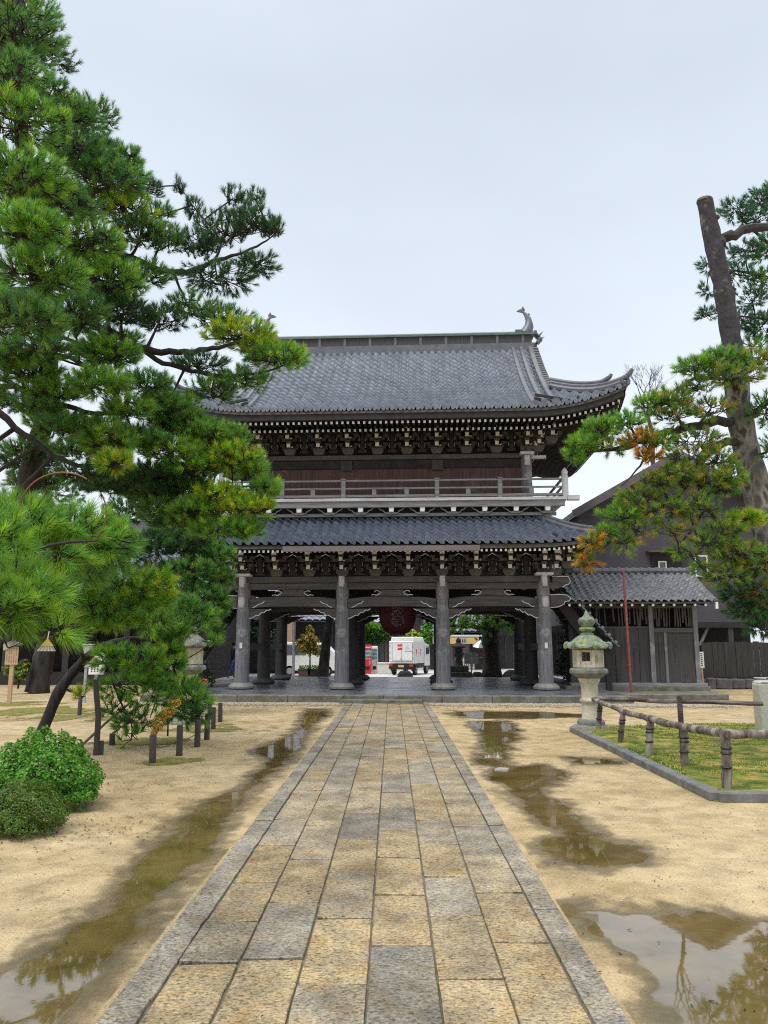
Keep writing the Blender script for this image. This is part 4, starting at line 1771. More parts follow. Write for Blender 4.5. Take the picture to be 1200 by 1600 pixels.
# ---- covered stairs down the right and left flanks
for sg in (1, -1):
    st = bpy.data.objects.new('covered_stair', None)
    COL.objects.link(st)
    st.parent = gate
    x0, x1 = sg * 5.25, sg * 6.9
    MB().beam((x0, .5, 3.35), (x1, .5, .95), .16, .36).build('stringer', wood_black, st)
    MB().beam((x0, 1.7, 3.35), (x1, 1.7, .95), .16, .36).build('stringer', wood_black, st)
    b = MB()
    for i in range(9):
        t = i / 9
        c = Vector((x0 + (x1 - x0) * t, 1.1, 3.25 - 2.4 * t))
        b.box(c, (.28, 1.1, .05))
    b.build('treads', wood_dv, st)
    b = MB()
    for i in range(12):
        t = i / 11
        c = Vector((x0 - sg * .3 + (x1 + sg * .5 - x0) * t, 1.1, 4.15 - 2.5 * t))
        b.box(c, (.30, 1.9, .04), 0, Matrix.Rotation(sg * R(40), 3, 'Y'))
        b.tube([c + Vector((0, -1.0, .05)), c + Vector((0, 1.0, .05))], .055, 8)
    b.build('stair_roof', tile_m, st)
    MB().bb((x1 - .08, .4, 0), (x1 + .08, .56, 1.8)).build('stair_post', wood_black, st)

# ---- big red paper lantern hanging in the middle bay
lc = at(621, 960, 27.3)
lan = thing('paper_lantern', 'huge dark red paper lantern with black lettering hanging in the gate', 'lantern', (lc.x, 27.3, 1.93))
MB().lathe([(.26, .06), (.42, .12), (.55, .28), (.63, .5), (.66, .78), (.65, 1.05), (.58, 1.3), (.45, 1.48), (.30, 1.56)], 32).build('lantern_body', lantern_red, lan, smooth=True)
MB().lathe([(.24, 0), (.28, .01), (.28, .075), (.24, .08)], 24).build('bottom_ring', black_m, lan)
MB().lathe([(.32, 1.54), (.34, 1.55), (.34, 1.66), (.05, 1.72)], 24).build('top_ring', black_m, lan)
MB().tube([(0, 0, 1.7), (0, 0, 1.95)], .02, 6).build('hanger', black_m, lan)
lo_ = text_obj('智\n恩\n寺', .42, M('lettering_outline', (.26, .20, .20), (.34, .27, .27), .7, 5), lan, Matrix.Identity(4), 'lettering_outline', .002, .022)
lt = text_obj('智\n恩\n寺', .42, black_m, lan, Matrix.Identity(4))
for v, dd_ in [(v, .012) for v in lt.data.vertices] + [(v, .005) for v in lo_.data.vertices]:
    x, z = v.co.x, v.co.y * .98 + .83
    prof = [(.26, .06), (.42, .12), (.55, .28), (.63, .5), (.66, .78), (.65, 1.05), (.58, 1.3), (.45, 1.48), (.30, 1.56)]
    r_at = float(np.interp(z, [p[1] for p in prof], [p[0] for p in prof]))
    v.co = (x, -math.sqrt(max(.01, r_at * r_at - x * x)) - dd_ - v.co.z, z)

# ================================================================== PINES
def needles(name, base, axis, col, Ln, shoot, Mn, width, parent, seed, spread=(16, 52), mat=None):
    """every tuft: Mn tapered needles along a short shoot. base, axis, col are (N,3); Ln, shoot, width are (N,)"""
    r = np.random.default_rng(seed)
    n = len(base)
    axis = axis / np.linalg.norm(axis, axis=1, keepdims=True)
    ref = np.where(np.abs(axis[:, 2:3]) > .9, np.array([[1., 0, 0]]), np.array([[0., 0, 1]]))
    u = np.cross(axis, ref)
    u /= np.linalg.norm(u, axis=1, keepdims=True)
    w = np.cross(axis, u)
    t = r.uniform(.1, 1, (n, Mn))
    ang = r.uniform(0, 2 * np.pi, (n, Mn))
    phi = np.radians(spread[1] + (spread[0] - spread[1]) * t + r.normal(0, 9, (n, Mn)))
    d = (axis[:, None] * np.cos(phi)[..., None] + (u[:, None] * np.cos(ang)[..., None] + w[:, None] * np.sin(ang)[..., None]) * np.sin(phi)[..., None])
    l = Ln[:, None] * r.uniform(.75, 1.1, (n, Mn))
    p0 = base[:, None] + axis[:, None] * (t * shoot[:, None])[..., None]
    tip = p0 + d * l[..., None]
    tip[..., 2] -= .10 * l * r.uniform(0, 1, (n, Mn))
    rv = r.normal(size=(n, Mn, 3))
    s = np.cross(d, rv)
    s /= np.linalg.norm(s, axis=2, keepdims=True) + 1e-9
    hw = s * (width[:, None] * .5)[..., None]
    v = np.stack([p0 - hw, p0 + hw, tip], 2).reshape(-1, 3)
    c = col[:, None] * r.uniform(.75, 1.25, (n, Mn, 1))
    c = np.repeat(c.reshape(-1, 3), 3, 0)
    return fast_mesh(name, v, 3, mat or needle_m, c, parent)


def bez(a, b, c, k):
    return [a * (1 - t) ** 2 + b * 2 * t * (1 - t) + c * t * t for t in [i / k for i in range(k + 1)]]


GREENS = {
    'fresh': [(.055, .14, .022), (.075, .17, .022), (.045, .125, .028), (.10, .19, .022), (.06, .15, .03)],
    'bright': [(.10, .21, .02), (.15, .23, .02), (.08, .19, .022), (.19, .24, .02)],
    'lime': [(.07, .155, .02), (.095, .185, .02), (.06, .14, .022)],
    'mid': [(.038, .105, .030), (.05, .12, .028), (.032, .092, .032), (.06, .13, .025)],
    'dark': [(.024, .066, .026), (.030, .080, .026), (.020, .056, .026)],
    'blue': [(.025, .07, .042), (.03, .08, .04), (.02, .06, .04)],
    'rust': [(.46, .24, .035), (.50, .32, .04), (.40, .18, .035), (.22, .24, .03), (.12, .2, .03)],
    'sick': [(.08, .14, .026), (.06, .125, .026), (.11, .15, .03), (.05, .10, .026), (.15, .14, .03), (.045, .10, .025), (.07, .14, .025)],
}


def pine(name, label, cat, trunk, limbs, pads, bark, twig, seed, needle_w=.0075, Mn=40, group=None, needle_l=.105, twigs=True, nside=12, dens=2.3, limb_k=.75, top_bark=None, flat=1.0, lift=0.0):
    """trunk: [(point, radius)], limbs: lists of the same; pads: (centre, (rx,ry,rz), count, palette, up, out) in metres"""
    rr = random.Random(seed)
    r = np.random.default_rng(seed)
    root_p = Vector(trunk[0][0])
    T = thing(name, label, cat, (root_p.x, root_p.y, max(0, root_p.z)), group=group)
    O = Vector(T.location)
    k = MB()
    BR = 1.0

    def smooth_path(pr, sub=5):
        P = [Vector(p) for p, _ in pr]
        Rr = [q for _, q in pr]
        out_p, out_r = [], []
        for i in range(len(P) - 1):
            p0, p1, p2, p3 = P[max(i - 1, 0)], P[i], P[i + 1], P[min(i + 2, len(P) - 1)]
            for j in range(sub):
                t = j / sub
                q = .5 * ((2 * p1) + (p2 - p0) * t + (2 * p0 - 5 * p1 + 4 * p2 - p3) * t * t + (3 * p1 - p0 - 3 * p2 + p3) * t ** 3)
                out_p.append(q)
                out_r.append(Rr[i] + (Rr[i + 1] - Rr[i]) * t)
        out_p.append(P[-1])
        out_r.append(Rr[-1])
        return out_p, out_r
    joints = []
    pp, pr_ = smooth_path(trunk)
    k.tube([p - O for p in pp], [q * rr.uniform(.92, 1.08) for q in pr_], nside + 4, jit=.07 if top_bark else .05)
    for i in range(14 if top_bark else 0):
        j = rr.randrange(4, len(pp) - 3)
        a_ = rr.uniform(0, 6.28)
        d_ = Vector((math.cos(a_), math.sin(a_), rr.uniform(-.1, .5)))
        k.tube([pp[j] - O + d_ * pr_[j] * .6, pp[j] - O + d_ * pr_[j] * 1.05, pp[j] - O + d_ * pr_[j] * rr.uniform(1.15, 1.6)], [pr_[j] * .42, pr_[j] * .33, pr_[j] * .16], 7, jit=.2)
    joints += [(p, q) for p, q in zip(pp, pr_)]
    tk = k.build('trunk', bark, T, smooth=True, fixn=False)
    if top_bark:
        tk.data.materials.append(top_bark[0])
        for p in tk.data.polygons:
            if p.center.z + O.z > top_bark[1] + .12 * math.sin(p.center.x * 31 + p.center.y * 17):
                p.material_index = 1
    kb = MB()
    for L_ in limbs:
        lp, lr = smooth_path(L_, 4)
        lr = [q * limb_k for q in lr]
        lp = [p + Vector((rr.uniform(-1, 1), rr.uniform(-1, 1), rr.uniform(-1, 1))) * q * .5 for p, q in zip(lp, lr)]
        kb.tube([p - O for p in lp], lr, 8, jit=.06)
        joints += [(p, q) for p, q in zip(lp, lr)]
    JP = np.array([tuple(p) for p, _ in joints])
    bases, axes, cols, lens, shoots = [], [], [], [], []
    for pad in pads:
        c, rad, cnt, pal, up, outw = pad[:6]
        cnt = int(cnt * dens)
        rad = (rad[0] * 1.05, rad[1] * 1.05, rad[2] * flat)
        up += lift
        nl = pad[6] if len(pad) > 6 else needle_l
        c = Vector(c)
        dist = np.linalg.norm(JP - np.array(tuple(c)), axis=1)
        j = int(np.argmin(dist))
        a = joints[j][0]
        ar = min(joints[j][1] * .7, .012 + .014 * (c - a).length + .008)
        if (c - a).length > .05:
            mid = (a + c) / 2 + Vector((rr.uniform(-.1, .1), rr.uniform(-.1, .1), rr.uniform(-.12, .05))) * (c - a).length
            bp = bez(a, mid, c, 7)
            kb.tube([p - O for p in bp], np.linspace(max(ar, .012), .010, 8), 6, jit=.08)
        else:
            bp = [a, c]
        # nodes
        nn = max(3, cnt // 7)
        nodes = []
        for i in range(nn):
            v = r.normal(size=3)
            v /= np.linalg.norm(v)
            q = c + Vector((v[0] * rad[0], v[1] * rad[1], v[2] * rad[2])) * (.72 * r.uniform(.25, 1) ** .6)
            nodes.append(q)
            if twigs:
                st = bp[rr.randrange(len(bp) // 2, len(bp))] if rr.random() < .55 or i < 2 else nodes[rr.randrange(len(nodes))]
                m_ = (st + q) / 2 + Vector((rr.uniform(-.15, .15), rr.uniform(-.15, .15), -.12)) * (q - st).length
                kb.tube([p - O for p in bez(st, m_, q, 3)], [.010, .0085, .007, .005], 4, cap=False)
        NP = np.array([tuple(q) for q in nodes])
        v = r.normal(size=(cnt, 3))
        v /= np.linalg.norm(v, axis=1, keepdims=True)
        rr_ = r.uniform(.15, 1, cnt) ** .45
        off = v * np.array(rad) * rr_[:, None]
        b = np.array(tuple(c)) + off
        ax = v * outw + np.array([0, 0, up]) + r.normal(0, .24, (cnt, 3))
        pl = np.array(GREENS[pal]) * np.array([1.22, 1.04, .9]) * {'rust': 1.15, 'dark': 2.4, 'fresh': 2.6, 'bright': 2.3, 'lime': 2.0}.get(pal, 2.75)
        cl = pl[r.integers(0, len(pl), cnt)] * r.uniform(.78, 1.22, (cnt, 1))
        bases.append(b)
        axes.append(ax)
        cols.append(cl)
        lens.append(nl * r.uniform(.8, 1.15, cnt))
        shoots.append(nl * r.uniform(.55, .95, cnt))
        if twigs:
            an = ax / np.linalg.norm(ax, axis=1, keepdims=True)
            for i in range(cnt):
                jn = int(np.argmin(np.linalg.norm(NP - b[i], axis=1)))
                q = nodes[jn]
                p = Vector(b[i])
                e_ = p + Vector(an[i]) * float(shoots[-1][i]) * .9
                kb.tube([q - O, p - O, e_ - O], [.006, .0055, .003], 3, cap=False)
    if kb.v:
        kb.build('branches', twig, T, smooth=False, fixn=False)
    b = np.concatenate(bases) - np.array(tuple(O))
    ax = np.concatenate(axes)
    cl = np.concatenate(cols)
    ll = np.concatenate(lens)
    sh = np.concatenate(shoots)
    needles('crown', b, ax, cl, ll, sh, Mn, np.full(len(b), needle_w) * ll / .105, T, seed + 5)
    return T


def pad(px, py, rx, ry, Y, cnt, pal='fresh', up=.5, out=.8, dz=1.0, nl=None):
    s = mpp(Y, py)
    t = (at(px, py, Y), (rx * s, max(rx, ry) * s * dz * .8, ry * s), cnt, pal, up, out)
    return t + ((nl,) if nl else ())


def lim(*a):
    return [(at(x, y, Y), r) for x, y, Y, r in a]


# big pine's inner pads: crown shade put into darker needle colours behind outer pads
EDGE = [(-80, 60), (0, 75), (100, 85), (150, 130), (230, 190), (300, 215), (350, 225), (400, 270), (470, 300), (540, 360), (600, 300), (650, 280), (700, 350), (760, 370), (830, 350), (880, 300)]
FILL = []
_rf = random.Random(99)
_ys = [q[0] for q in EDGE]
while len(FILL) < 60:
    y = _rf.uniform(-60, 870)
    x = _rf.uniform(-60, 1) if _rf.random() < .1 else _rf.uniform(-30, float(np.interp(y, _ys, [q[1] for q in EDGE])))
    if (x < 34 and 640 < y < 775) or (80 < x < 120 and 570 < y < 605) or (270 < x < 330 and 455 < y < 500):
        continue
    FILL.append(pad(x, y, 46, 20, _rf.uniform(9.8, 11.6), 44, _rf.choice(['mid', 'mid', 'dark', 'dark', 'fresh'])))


# ---- the big pine on the left: trunk leans out of the frame at the bottom
P1 = pine(
    'pine_tree', 'tall green pine filling the left, long dark limbs reaching toward the roof', 'pine tree',
    lim((-62, 1190, 11, .24), (0, 900, 11, .185), (38, 780, 11, .16), (56, 700, 10.8, .15), (78, 620, 10.5, .135), (70, 500, 10.2, .12), (52, 380, 10, .10), (40, 250, 9.8, .085), (30, 120, 9.6, .06), (28, -40, 9.5, .05), (26, -110, 9.4, .02)),
    [
        lim((-60, 560, 9.8, .06), (10, 595, 9.4, .05), (60, 622, 9.2, .05), (105, 637, 9.2, .045), (160, 646, 9.4, .035), (225, 640, 9.6, .02)),
        lim((-60, 600, 9.8, .07), (10, 655, 9.5, .06), (60, 695, 9.3, .05), (110, 724, 9.2, .04), (155, 728, 9.4, .025)),
        lim((62, 520, 10.3, .09), (120, 500, 10.1, .08), (170, 518, 10, .075), (217, 543, 10, .065), (265, 550, 10, .058), (312, 547, 10, .05), (350, 541, 10, .035), (390, 530, 10, .02)),
        lim((217, 543, 10, .05), (255, 566, 10, .045), (300, 580, 10.1, .04), (350, 588, 10.1, .035), (417, 580, 10.1, .02), (455, 566, 10.1, .012)),
        lim((60, 450, 10.2, .08), (130, 400, 10.2, .07), (190, 400, 10.3, .065), (250, 421, 10.4, .06), (290, 424, 10.4, .055), (335, 408, 10.4, .045), (370, 398, 10.4, .03), (410, 380, 10.4, .02), (430, 365, 10.4, .01)),
        lim((335, 408, 10.4, .03), (345, 380, 10.4, .022), (325, 350, 10.4, .016), (300, 320, 10.4, .012), (280, 290, 10.4, .008)),
        lim((80, 640, 10.7, .09), (140, 700, 10.4, .085), (190, 738, 10.2, .08), (235, 770, 10.2, .072), (262, 788, 10.2, .055), (330, 765, 10.3, .03), (390, 760, 10.3, .018)),
        lim((262, 788, 10.2, .05), (320, 805, 10.1, .03), (390, 812, 10, .02)),
        lim((50, 380, 10, .07), (100, 340, 9.6, .055), (150, 300, 9.5, .04), (190, 290, 9.6, .025), (215, 260, 9.7, .012)),
        lim((42, 270, 9.8, .05), (80, 220, 9.4, .04), (120, 190, 9.3, .025), (150, 160, 9.3, .012)),
        lim((48, 340, 9.9, .06), (30, 380, 8.6, .05), (60, 410, 8.0, .035), (100, 420, 7.8, .02)),
        lim((270, 425, 10.4, .03), (285, 460, 10.3, .022), (300, 490, 10.2, .014), (330, 500, 10.2, .01)),
        lim((60, 560, 10.3, .06), (110, 560, 9.4, .04), (170, 590, 9.1, .03), (215, 600, 9, .015)),
    ],
    [
        pad(15, 40, 75, 55, 8.6, 70, 'mid'), pad(60, 60, 38, 50, 9, 36, 'mid', .7), pad(5, 120, 70, 45, 8, 60, 'mid'),
        pad(75, 150, 36, 34, 9, 34, 'mid', .6), pad(30, 190, 75, 40, 8, 80, 'fresh'), pad(120, 185, 36, 32, 9.2, 36, 'mid', .7),
        pad(120, 240, 50, 34, 9.3, 60, 'mid'), pad(195, 250, 26, 22, 9.7, 20, 'mid', .7), pad(165, 285, 55, 34, 9.5, 60, 'mid'),
        pad(30, 280, 75, 45, 7.8, 85, 'fresh'), pad(95, 320, 60, 34, 8.6, 65, 'mid'),
        pad(195, 330, 42, 32, 9.8, 44, 'bright', .6), pad(40, 360, 60, 40, 7.4, 70, 'fresh'), pad(130, 375, 60, 34, 8.8, 65, 'fresh'),
        pad(220, 365, 44, 30, 10, 46, 'mid', .7), pad(255, 375, 30, 26, 10.3, 26, 'mid', .8), pad(250, 335, 22, 18, 10.2, 12, 'mid', .9),
        pad(60, 430, 70, 36, 7.6, 80, 'fresh'), pad(165, 440, 60, 34, 9.2, 70, 'fresh'), pad(230, 430, 34, 26, 10, 30, 'mid'),
        pad(310, 385, 36, 30, 10.5, 34, 'dark', 1.2, .5), pad(350, 360, 45, 38, 10.5, 40, 'dark', 1.3, .5), pad(395, 345, 36, 40, 10.5, 40, 'dark', 1.3, .5), pad(425, 360, 18, 22, 10.5, 16, 'dark', 1.2, .6), pad(300, 330, 16, 26, 10.5, 9, 'dark', 1.5, .3), pad(365, 310, 18, 22, 10.5, 9, 'dark', 1.6, .3), pad(280, 295, 9, 18, 10.5, 5, 'dark', 1.7, .3), pad(400, 310, 14, 16, 10.5, 6, 'dark', 1.7, .3),
        pad(340, 435, 60, 18, 10.4, 44, 'dark', -.1, .9), pad(400, 415, 32, 22, 10.4, 30, 'dark', .3), pad(300, 480, 40, 18, 10.2, 24, 'mid'),
        pad(30, 500, 70, 40, 7.4, 75, 'mid'), pad(110, 490, 60, 34, 8.8, 62, 'mid'), pad(190, 490, 50, 26, 9.6, 44, 'dark'),
        pad(250, 500, 40, 20, 10, 30, 'dark'), pad(345, 500, 46, 24, 10.2, 40, 'mid'), pad(375, 525, 52, 26, 10.1, 62, 'bright'),
        pad(435, 560, 44, 22, 10.1, 52, 'fresh', .45), pad(405, 545, 30, 20, 10.1, 26, 'bright'), pad(380, 595, 44, 18, 10.2, 34, 'mid'), pad(330, 612, 40, 20, 10.2, 30, 'mid'), pad(310, 570, 40, 18, 10.1, 26, 'dark'),
        pad(60, 545, 60, 26, 8.6, 50, 'mid'), pad(170, 555, 50, 26, 9.3, 52, 'fresh'), pad(155, 600, 46, 26, 8.8, 56, 'fresh', .4), pad(230, 600, 36, 22, 9.4, 36, 'mid'),
        pad(200, 640, 36, 22, 9.2, 40, 'fresh'), pad(255, 640, 42, 24, 9.8, 46, 'mid'), pad(290, 660, 30, 20, 10, 26, 'mid'),
        pad(110, 670, 50, 20, 9.2, 46, 'mid'), pad(170, 690, 44, 24, 9.2, 48, 'fresh'), pad(215, 690, 46, 26, 9.6, 52, 'mid'),
        pad(180, 725, 26, 20, 8.9, 30, 'bright', .6), pad(130, 740, 40, 18, 9.4, 28, 'dark'), pad(265, 705, 50, 24, 9.8, 56, 'fresh'),
        pad(325, 680, 46, 24, 10, 54, 'fresh'), pad(370, 685, 24, 18, 10.1, 20, 'mid'), pad(360, 715, 46, 24, 10, 56, 'bright'), pad(300, 730, 46, 20, 10, 40, 'fresh'),
        pad(395, 735, 22, 16, 10.1, 20, 'fresh'), pad(340, 775, 44, 22, 10, 46, 'bright'), pad(415, 765, 18, 24, 10, 26, 'fresh', .6), pad(385, 795, 40, 20, 10, 50, 'bright'),
        pad(300, 800, 44, 24, 10, 46, 'fresh'), pad(350, 830, 44, 20, 10, 44, 'fresh'), pad(385, 830, 26, 18, 10, 26, 'fresh'), pad(250, 800, 40, 24, 10.2, 34, 'mid'),
        pad(200, 760, 40, 20, 10, 30, 'dark'), pad(50, 585, 44, 22, 9, 44, 'fresh'), pad(85, 615, 40, 18, 9.1, 36, 'fresh'), pad(20, 560, 40, 24, 8.8, 40, 'mid'), pad(60, 640, 34, 14, 9.1, 20, 'mid'), pad(-30, 600, 50, 50, 9, 40, 'mid'), pad(-70, 720, 46, 50, 9.6, 40, 'mid'), pad(-110, 830, 60, 50, 9, 50, 'mid'), pad(-150, 720, 60, 60, 9, 50, 'mid'), pad(-160, 920, 60, 40, 8.6, 50, 'mid'), pad(-210, 820, 60, 60, 8.6, 50, 'mid'), pad(-130, 600, 60, 60, 9, 50, 'mid'),  # pads left of the frame are added to block sky from the puddle
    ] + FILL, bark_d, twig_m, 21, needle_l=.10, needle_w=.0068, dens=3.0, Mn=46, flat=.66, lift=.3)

# ---- near bough hanging in from the left, long bright needles
P2 = pine(
    'pine_tree', 'nearest pine on the left, long bright needles hung with paper fans', 'pine tree',
    lim((-640, 2100, 3.6, .16), (-560, 1500, 3.7, .14), (-480, 1000, 3.8, .12), (-420, 700, 3.9, .10), (-380, 400, 4, .07)),
    [
        lim((-450, 860, 3.85, .05), (-250, 880, 3.8, .035), (-100, 880, 3.8, .025), (20, 870, 3.9, .016), (90, 850, 4.0, .012), (150, 845, 4.0, .007)),
        lim((-460, 930, 3.8, .045), (-250, 990, 3.4, .03), (-120, 990, 3.3, .02), (-20, 985, 3.3, .012), (25, 965, 3.3, .008), (55, 948, 3.3, .004)),
        lim((-20, 985, 3.3, .009), (20, 990, 3.3, .006), (60, 992, 3.3, .003)),
        lim((-20, 985, 3.3, .007), (5, 1000, 3.3, .005), (14, 1012, 3.3, .004), (35, 1003, 3.3, .002)),
        lim((20, 870, 3.9, .012), (60, 900, 4.2, .009), (110, 905, 4.4, .006)),
    ],
    [
        pad(30, 820, 60, 30, 4.2, 26, 'fresh', .4, 1.0), pad(110, 830, 55, 30, 4.4, 26, 'fresh', .4, 1.0), pad(165, 850, 38, 28, 4.5, 18, 'fresh', .3, 1.1), pad(60, 870, 70, 26, 4.2, 26, 'fresh', .2), pad(130, 880, 40, 24, 4.6, 14, 'mid', .2),
        pad(-20, 850, 50, 50, 3.9, 22, 'fresh', .3), pad(20, 915, 40, 26, 3.4, 16, 'lime', .3, 1.0), pad(-10, 950, 40, 30, 3.2, 14, 'lime', .2), pad(60, 925, 26, 16, 3.4, 8, 'fresh', .5), pad(40, 955, 26, 14, 3.3, 7, 'fresh', .4),
        pad(85, 985, 16, 10, 3.4, 5, 'fresh', .3), pad(10, 800, 40, 20, 5.2, 14, 'mid'),
    ], twig_m, twig_m, 33, Mn=70, needle_w=.0044, nside=6, needle_l=.092, flat=.8, dens=3.2)

# ---- pale low boughs, the garden pine with bent trunk
P3 = pine(
    'pine_tree', 'low garden pine with black bent trunk propped by dark posts', 'pine tree',
    lim((50, 1178, 12.4, .10), (72, 1128, 12.5, .095), (92, 1082, 12.6, .088), (118, 1046, 12.7, .08), (150, 1016, 12.8, .07), (182, 1003, 13, .055), (215, 998, 13.1, .045), (246, 1002, 13.1, .036), (262, 990, 13.2, .02)),
    [
        lim((165, 1012, 12.8, .05), (175, 1060, 12.7, .03), (190, 1100, 12.7, .02), (205, 1130, 12.7, .012)),
        lim((200, 1000, 13, .045), (225, 1050, 12.8, .03), (245, 1080, 12.8, .02), (235, 1120, 12.8, .012)),
        lim((132, 1035, 12.7, .05), (120, 960, 12, .04), (150, 920, 11.6, .03), (200, 910, 11.5, .02)),
        lim((240, 998, 13.1, .03), (270, 1040, 13.2, .02), (285, 1090, 13.2, .014), (300, 1095, 13.2, .01)),
    ],
    [
        pad(175, 1030, 28, 24, 12.6, 30, 'fresh'), pad(220, 1035, 38, 26, 12.6, 50, 'fresh'), pad(250, 1055, 26, 24, 12.8, 32, 'fresh'), pad(190, 1070, 38, 22, 12.5, 26, 'fresh'), pad(238, 1088, 32, 22, 12.7, 26, 'fresh'), pad(183, 1108, 26, 22, 12.6, 16, 'mid'), pad(215, 1128, 32, 22, 12.6, 22, 'mid'), pad(205, 1152, 18, 12, 12.6, 8, 'fresh'), pad(265, 1025, 14, 14, 13, 12, 'bright'),
        pad(300, 1095, 24, 20, 13.2, 30, 'fresh'), pad(285, 1115, 26, 18, 13.2, 26, 'mid'), pad(312, 1118, 10, 8, 13.2, 8, 'mid'),
        pad(130, 905, 44, 26, 11.2, 60, 'fresh'), pad(190, 920, 50, 26, 11.3, 70, 'fresh'), pad(235, 915, 34, 24, 11.5, 44, 'bright'), pad(160, 950, 50, 22, 11.4, 60, 'fresh'), pad(220, 940, 44, 22, 11.6, 60, 'fresh'), pad(105, 940, 30, 26, 11.2, 30, 'mid'), pad(128, 966, 36, 14, 11.6, 44, 'fresh'), pad(180, 968, 40, 14, 11.8, 46, 'fresh'), pad(235, 972, 30, 16, 12.2, 34, 'fresh'), pad(268, 988, 20, 14, 13.2, 26, 'fresh'), pad(262, 1020, 18, 16, 13.2, 24, 'fresh'), pad(282, 1072, 22, 14, 13.4, 24, 'fresh'), pad(300, 985, 16, 8, 14, 14, 'mid'), pad(262, 972, 26, 16, 13.2, 30, 'mid'), pad(290, 955, 32, 16, 13.6, 40, 'mid'), pad(318, 965, 18, 13, 13.8, 20, 'fresh'), pad(262, 1000, 18, 16, 13.2, 22, 'mid'), pad(268, 1040, 14, 14, 13.2, 14, 'fresh'), pad(330, 1005, 8, 12, 14, 8, 'fresh'),
        pad(128, 1088, 12, 6, 12.6, 6, 'bright'),
    ], bark_d, twig_m, 44, needle_w=.0075, Mn=54, needle_l=.15, dens=1.25, flat=.8)

# ---- dark pine between the garden and the gate
P4 = pine(
    'pine_tree', 'dark dense pine standing close to the left end of the gate', 'pine tree',
    lim((300, 1118, 18.5, .2), (285, 1000, 18.5, .17), (300, 900, 18.4, .15), (285, 820, 18.3, .12), (270, 740, 18.2, .08)),
    [
        lim((300, 900, 18.4, .08), (330, 880, 18.2, .05), (350, 860, 18, .03)),
        lim((290, 950, 18.4, .07), (320, 940, 18, .05), (345, 930, 18, .02)),
        lim((285, 820, 18.3, .06), (250, 810, 18, .05), (220, 800, 18, .03)),
        lim((290, 930, 18.4, .06), (250, 900, 18, .05), (200, 880, 18, .03)),
    ],
    [
        pad(300, 850, 44, 24, 18, 90, 'dark'), pad(250, 850, 40, 26, 18, 80, 'dark'), pad(340, 870, 24, 18, 18, 40, 'mid'), pad(300, 895, 46, 24, 17.8, 90, 'mid'), pad(345, 905, 18, 18, 18, 30, 'mid'), pad(250, 900, 40, 26, 17.9, 70, 'dark'),
        pad(320, 935, 34, 24, 17.8, 66, 'mid'), pad(280, 945, 34, 20, 17.8, 50, 'mid'), pad(340, 950, 16, 18, 17.9, 26, 'mid'), pad(310, 970, 26, 12, 17.8, 26, 'mid'), pad(335, 985, 9, 10, 17.8, 8, 'mid'), pad(258, 975, 24, 14, 17.8, 26, 'mid'),
        pad(200, 800, 34, 26, 18.2, 60, 'dark'), pad(240, 770, 40, 24, 18.2, 70, 'dark'), pad(290, 770, 40, 24, 18.2, 60, 'dark'), pad(200, 860, 36, 26, 18.2, 60, 'dark'),
        pad(300, 1030, 10, 16, 18, 10, 'mid'),
    ], bark_d, twig_m, 55, needle_w=.010, Mn=38, needle_l=.15, flat=.75, lift=.2)

# ---- old trunk far behind the signboard
P5 = pine(
    'pine_tree', 'thick old leaning pine trunk in front of the dark hall', 'pine tree',
    lim((58, 1082, 26.5, .42), (64, 1050, 26.5, .34), (72, 1010, 26.5, .31), (82, 960, 26.5, .28), (88, 900, 26.5, .25), (80, 830, 26.5, .2), (70, 740, 26.5, .14)),
    [lim((88, 900, 26.5, .14), (130, 860, 26.3, .09), (170, 830, 26.2, .05)), lim((84, 860, 26.5, .13), (30, 820, 26.3, .09), (-20, 800, 26.2, .05))],
    [pad(120, 830, 46, 26, 26.2, 90, 'dark'), pad(30, 810, 60, 26, 26.2, 90, 'dark'), pad(80, 770, 50, 26, 26.2, 90, 'mid'), pad(170, 850, 40, 24, 26.2, 60, 'dark'), pad(20, 880, 40, 24, 26.2, 50, 'dark')],
    bark_d, twig_m, 66, needle_w=.017, Mn=26, needle_l=.16)

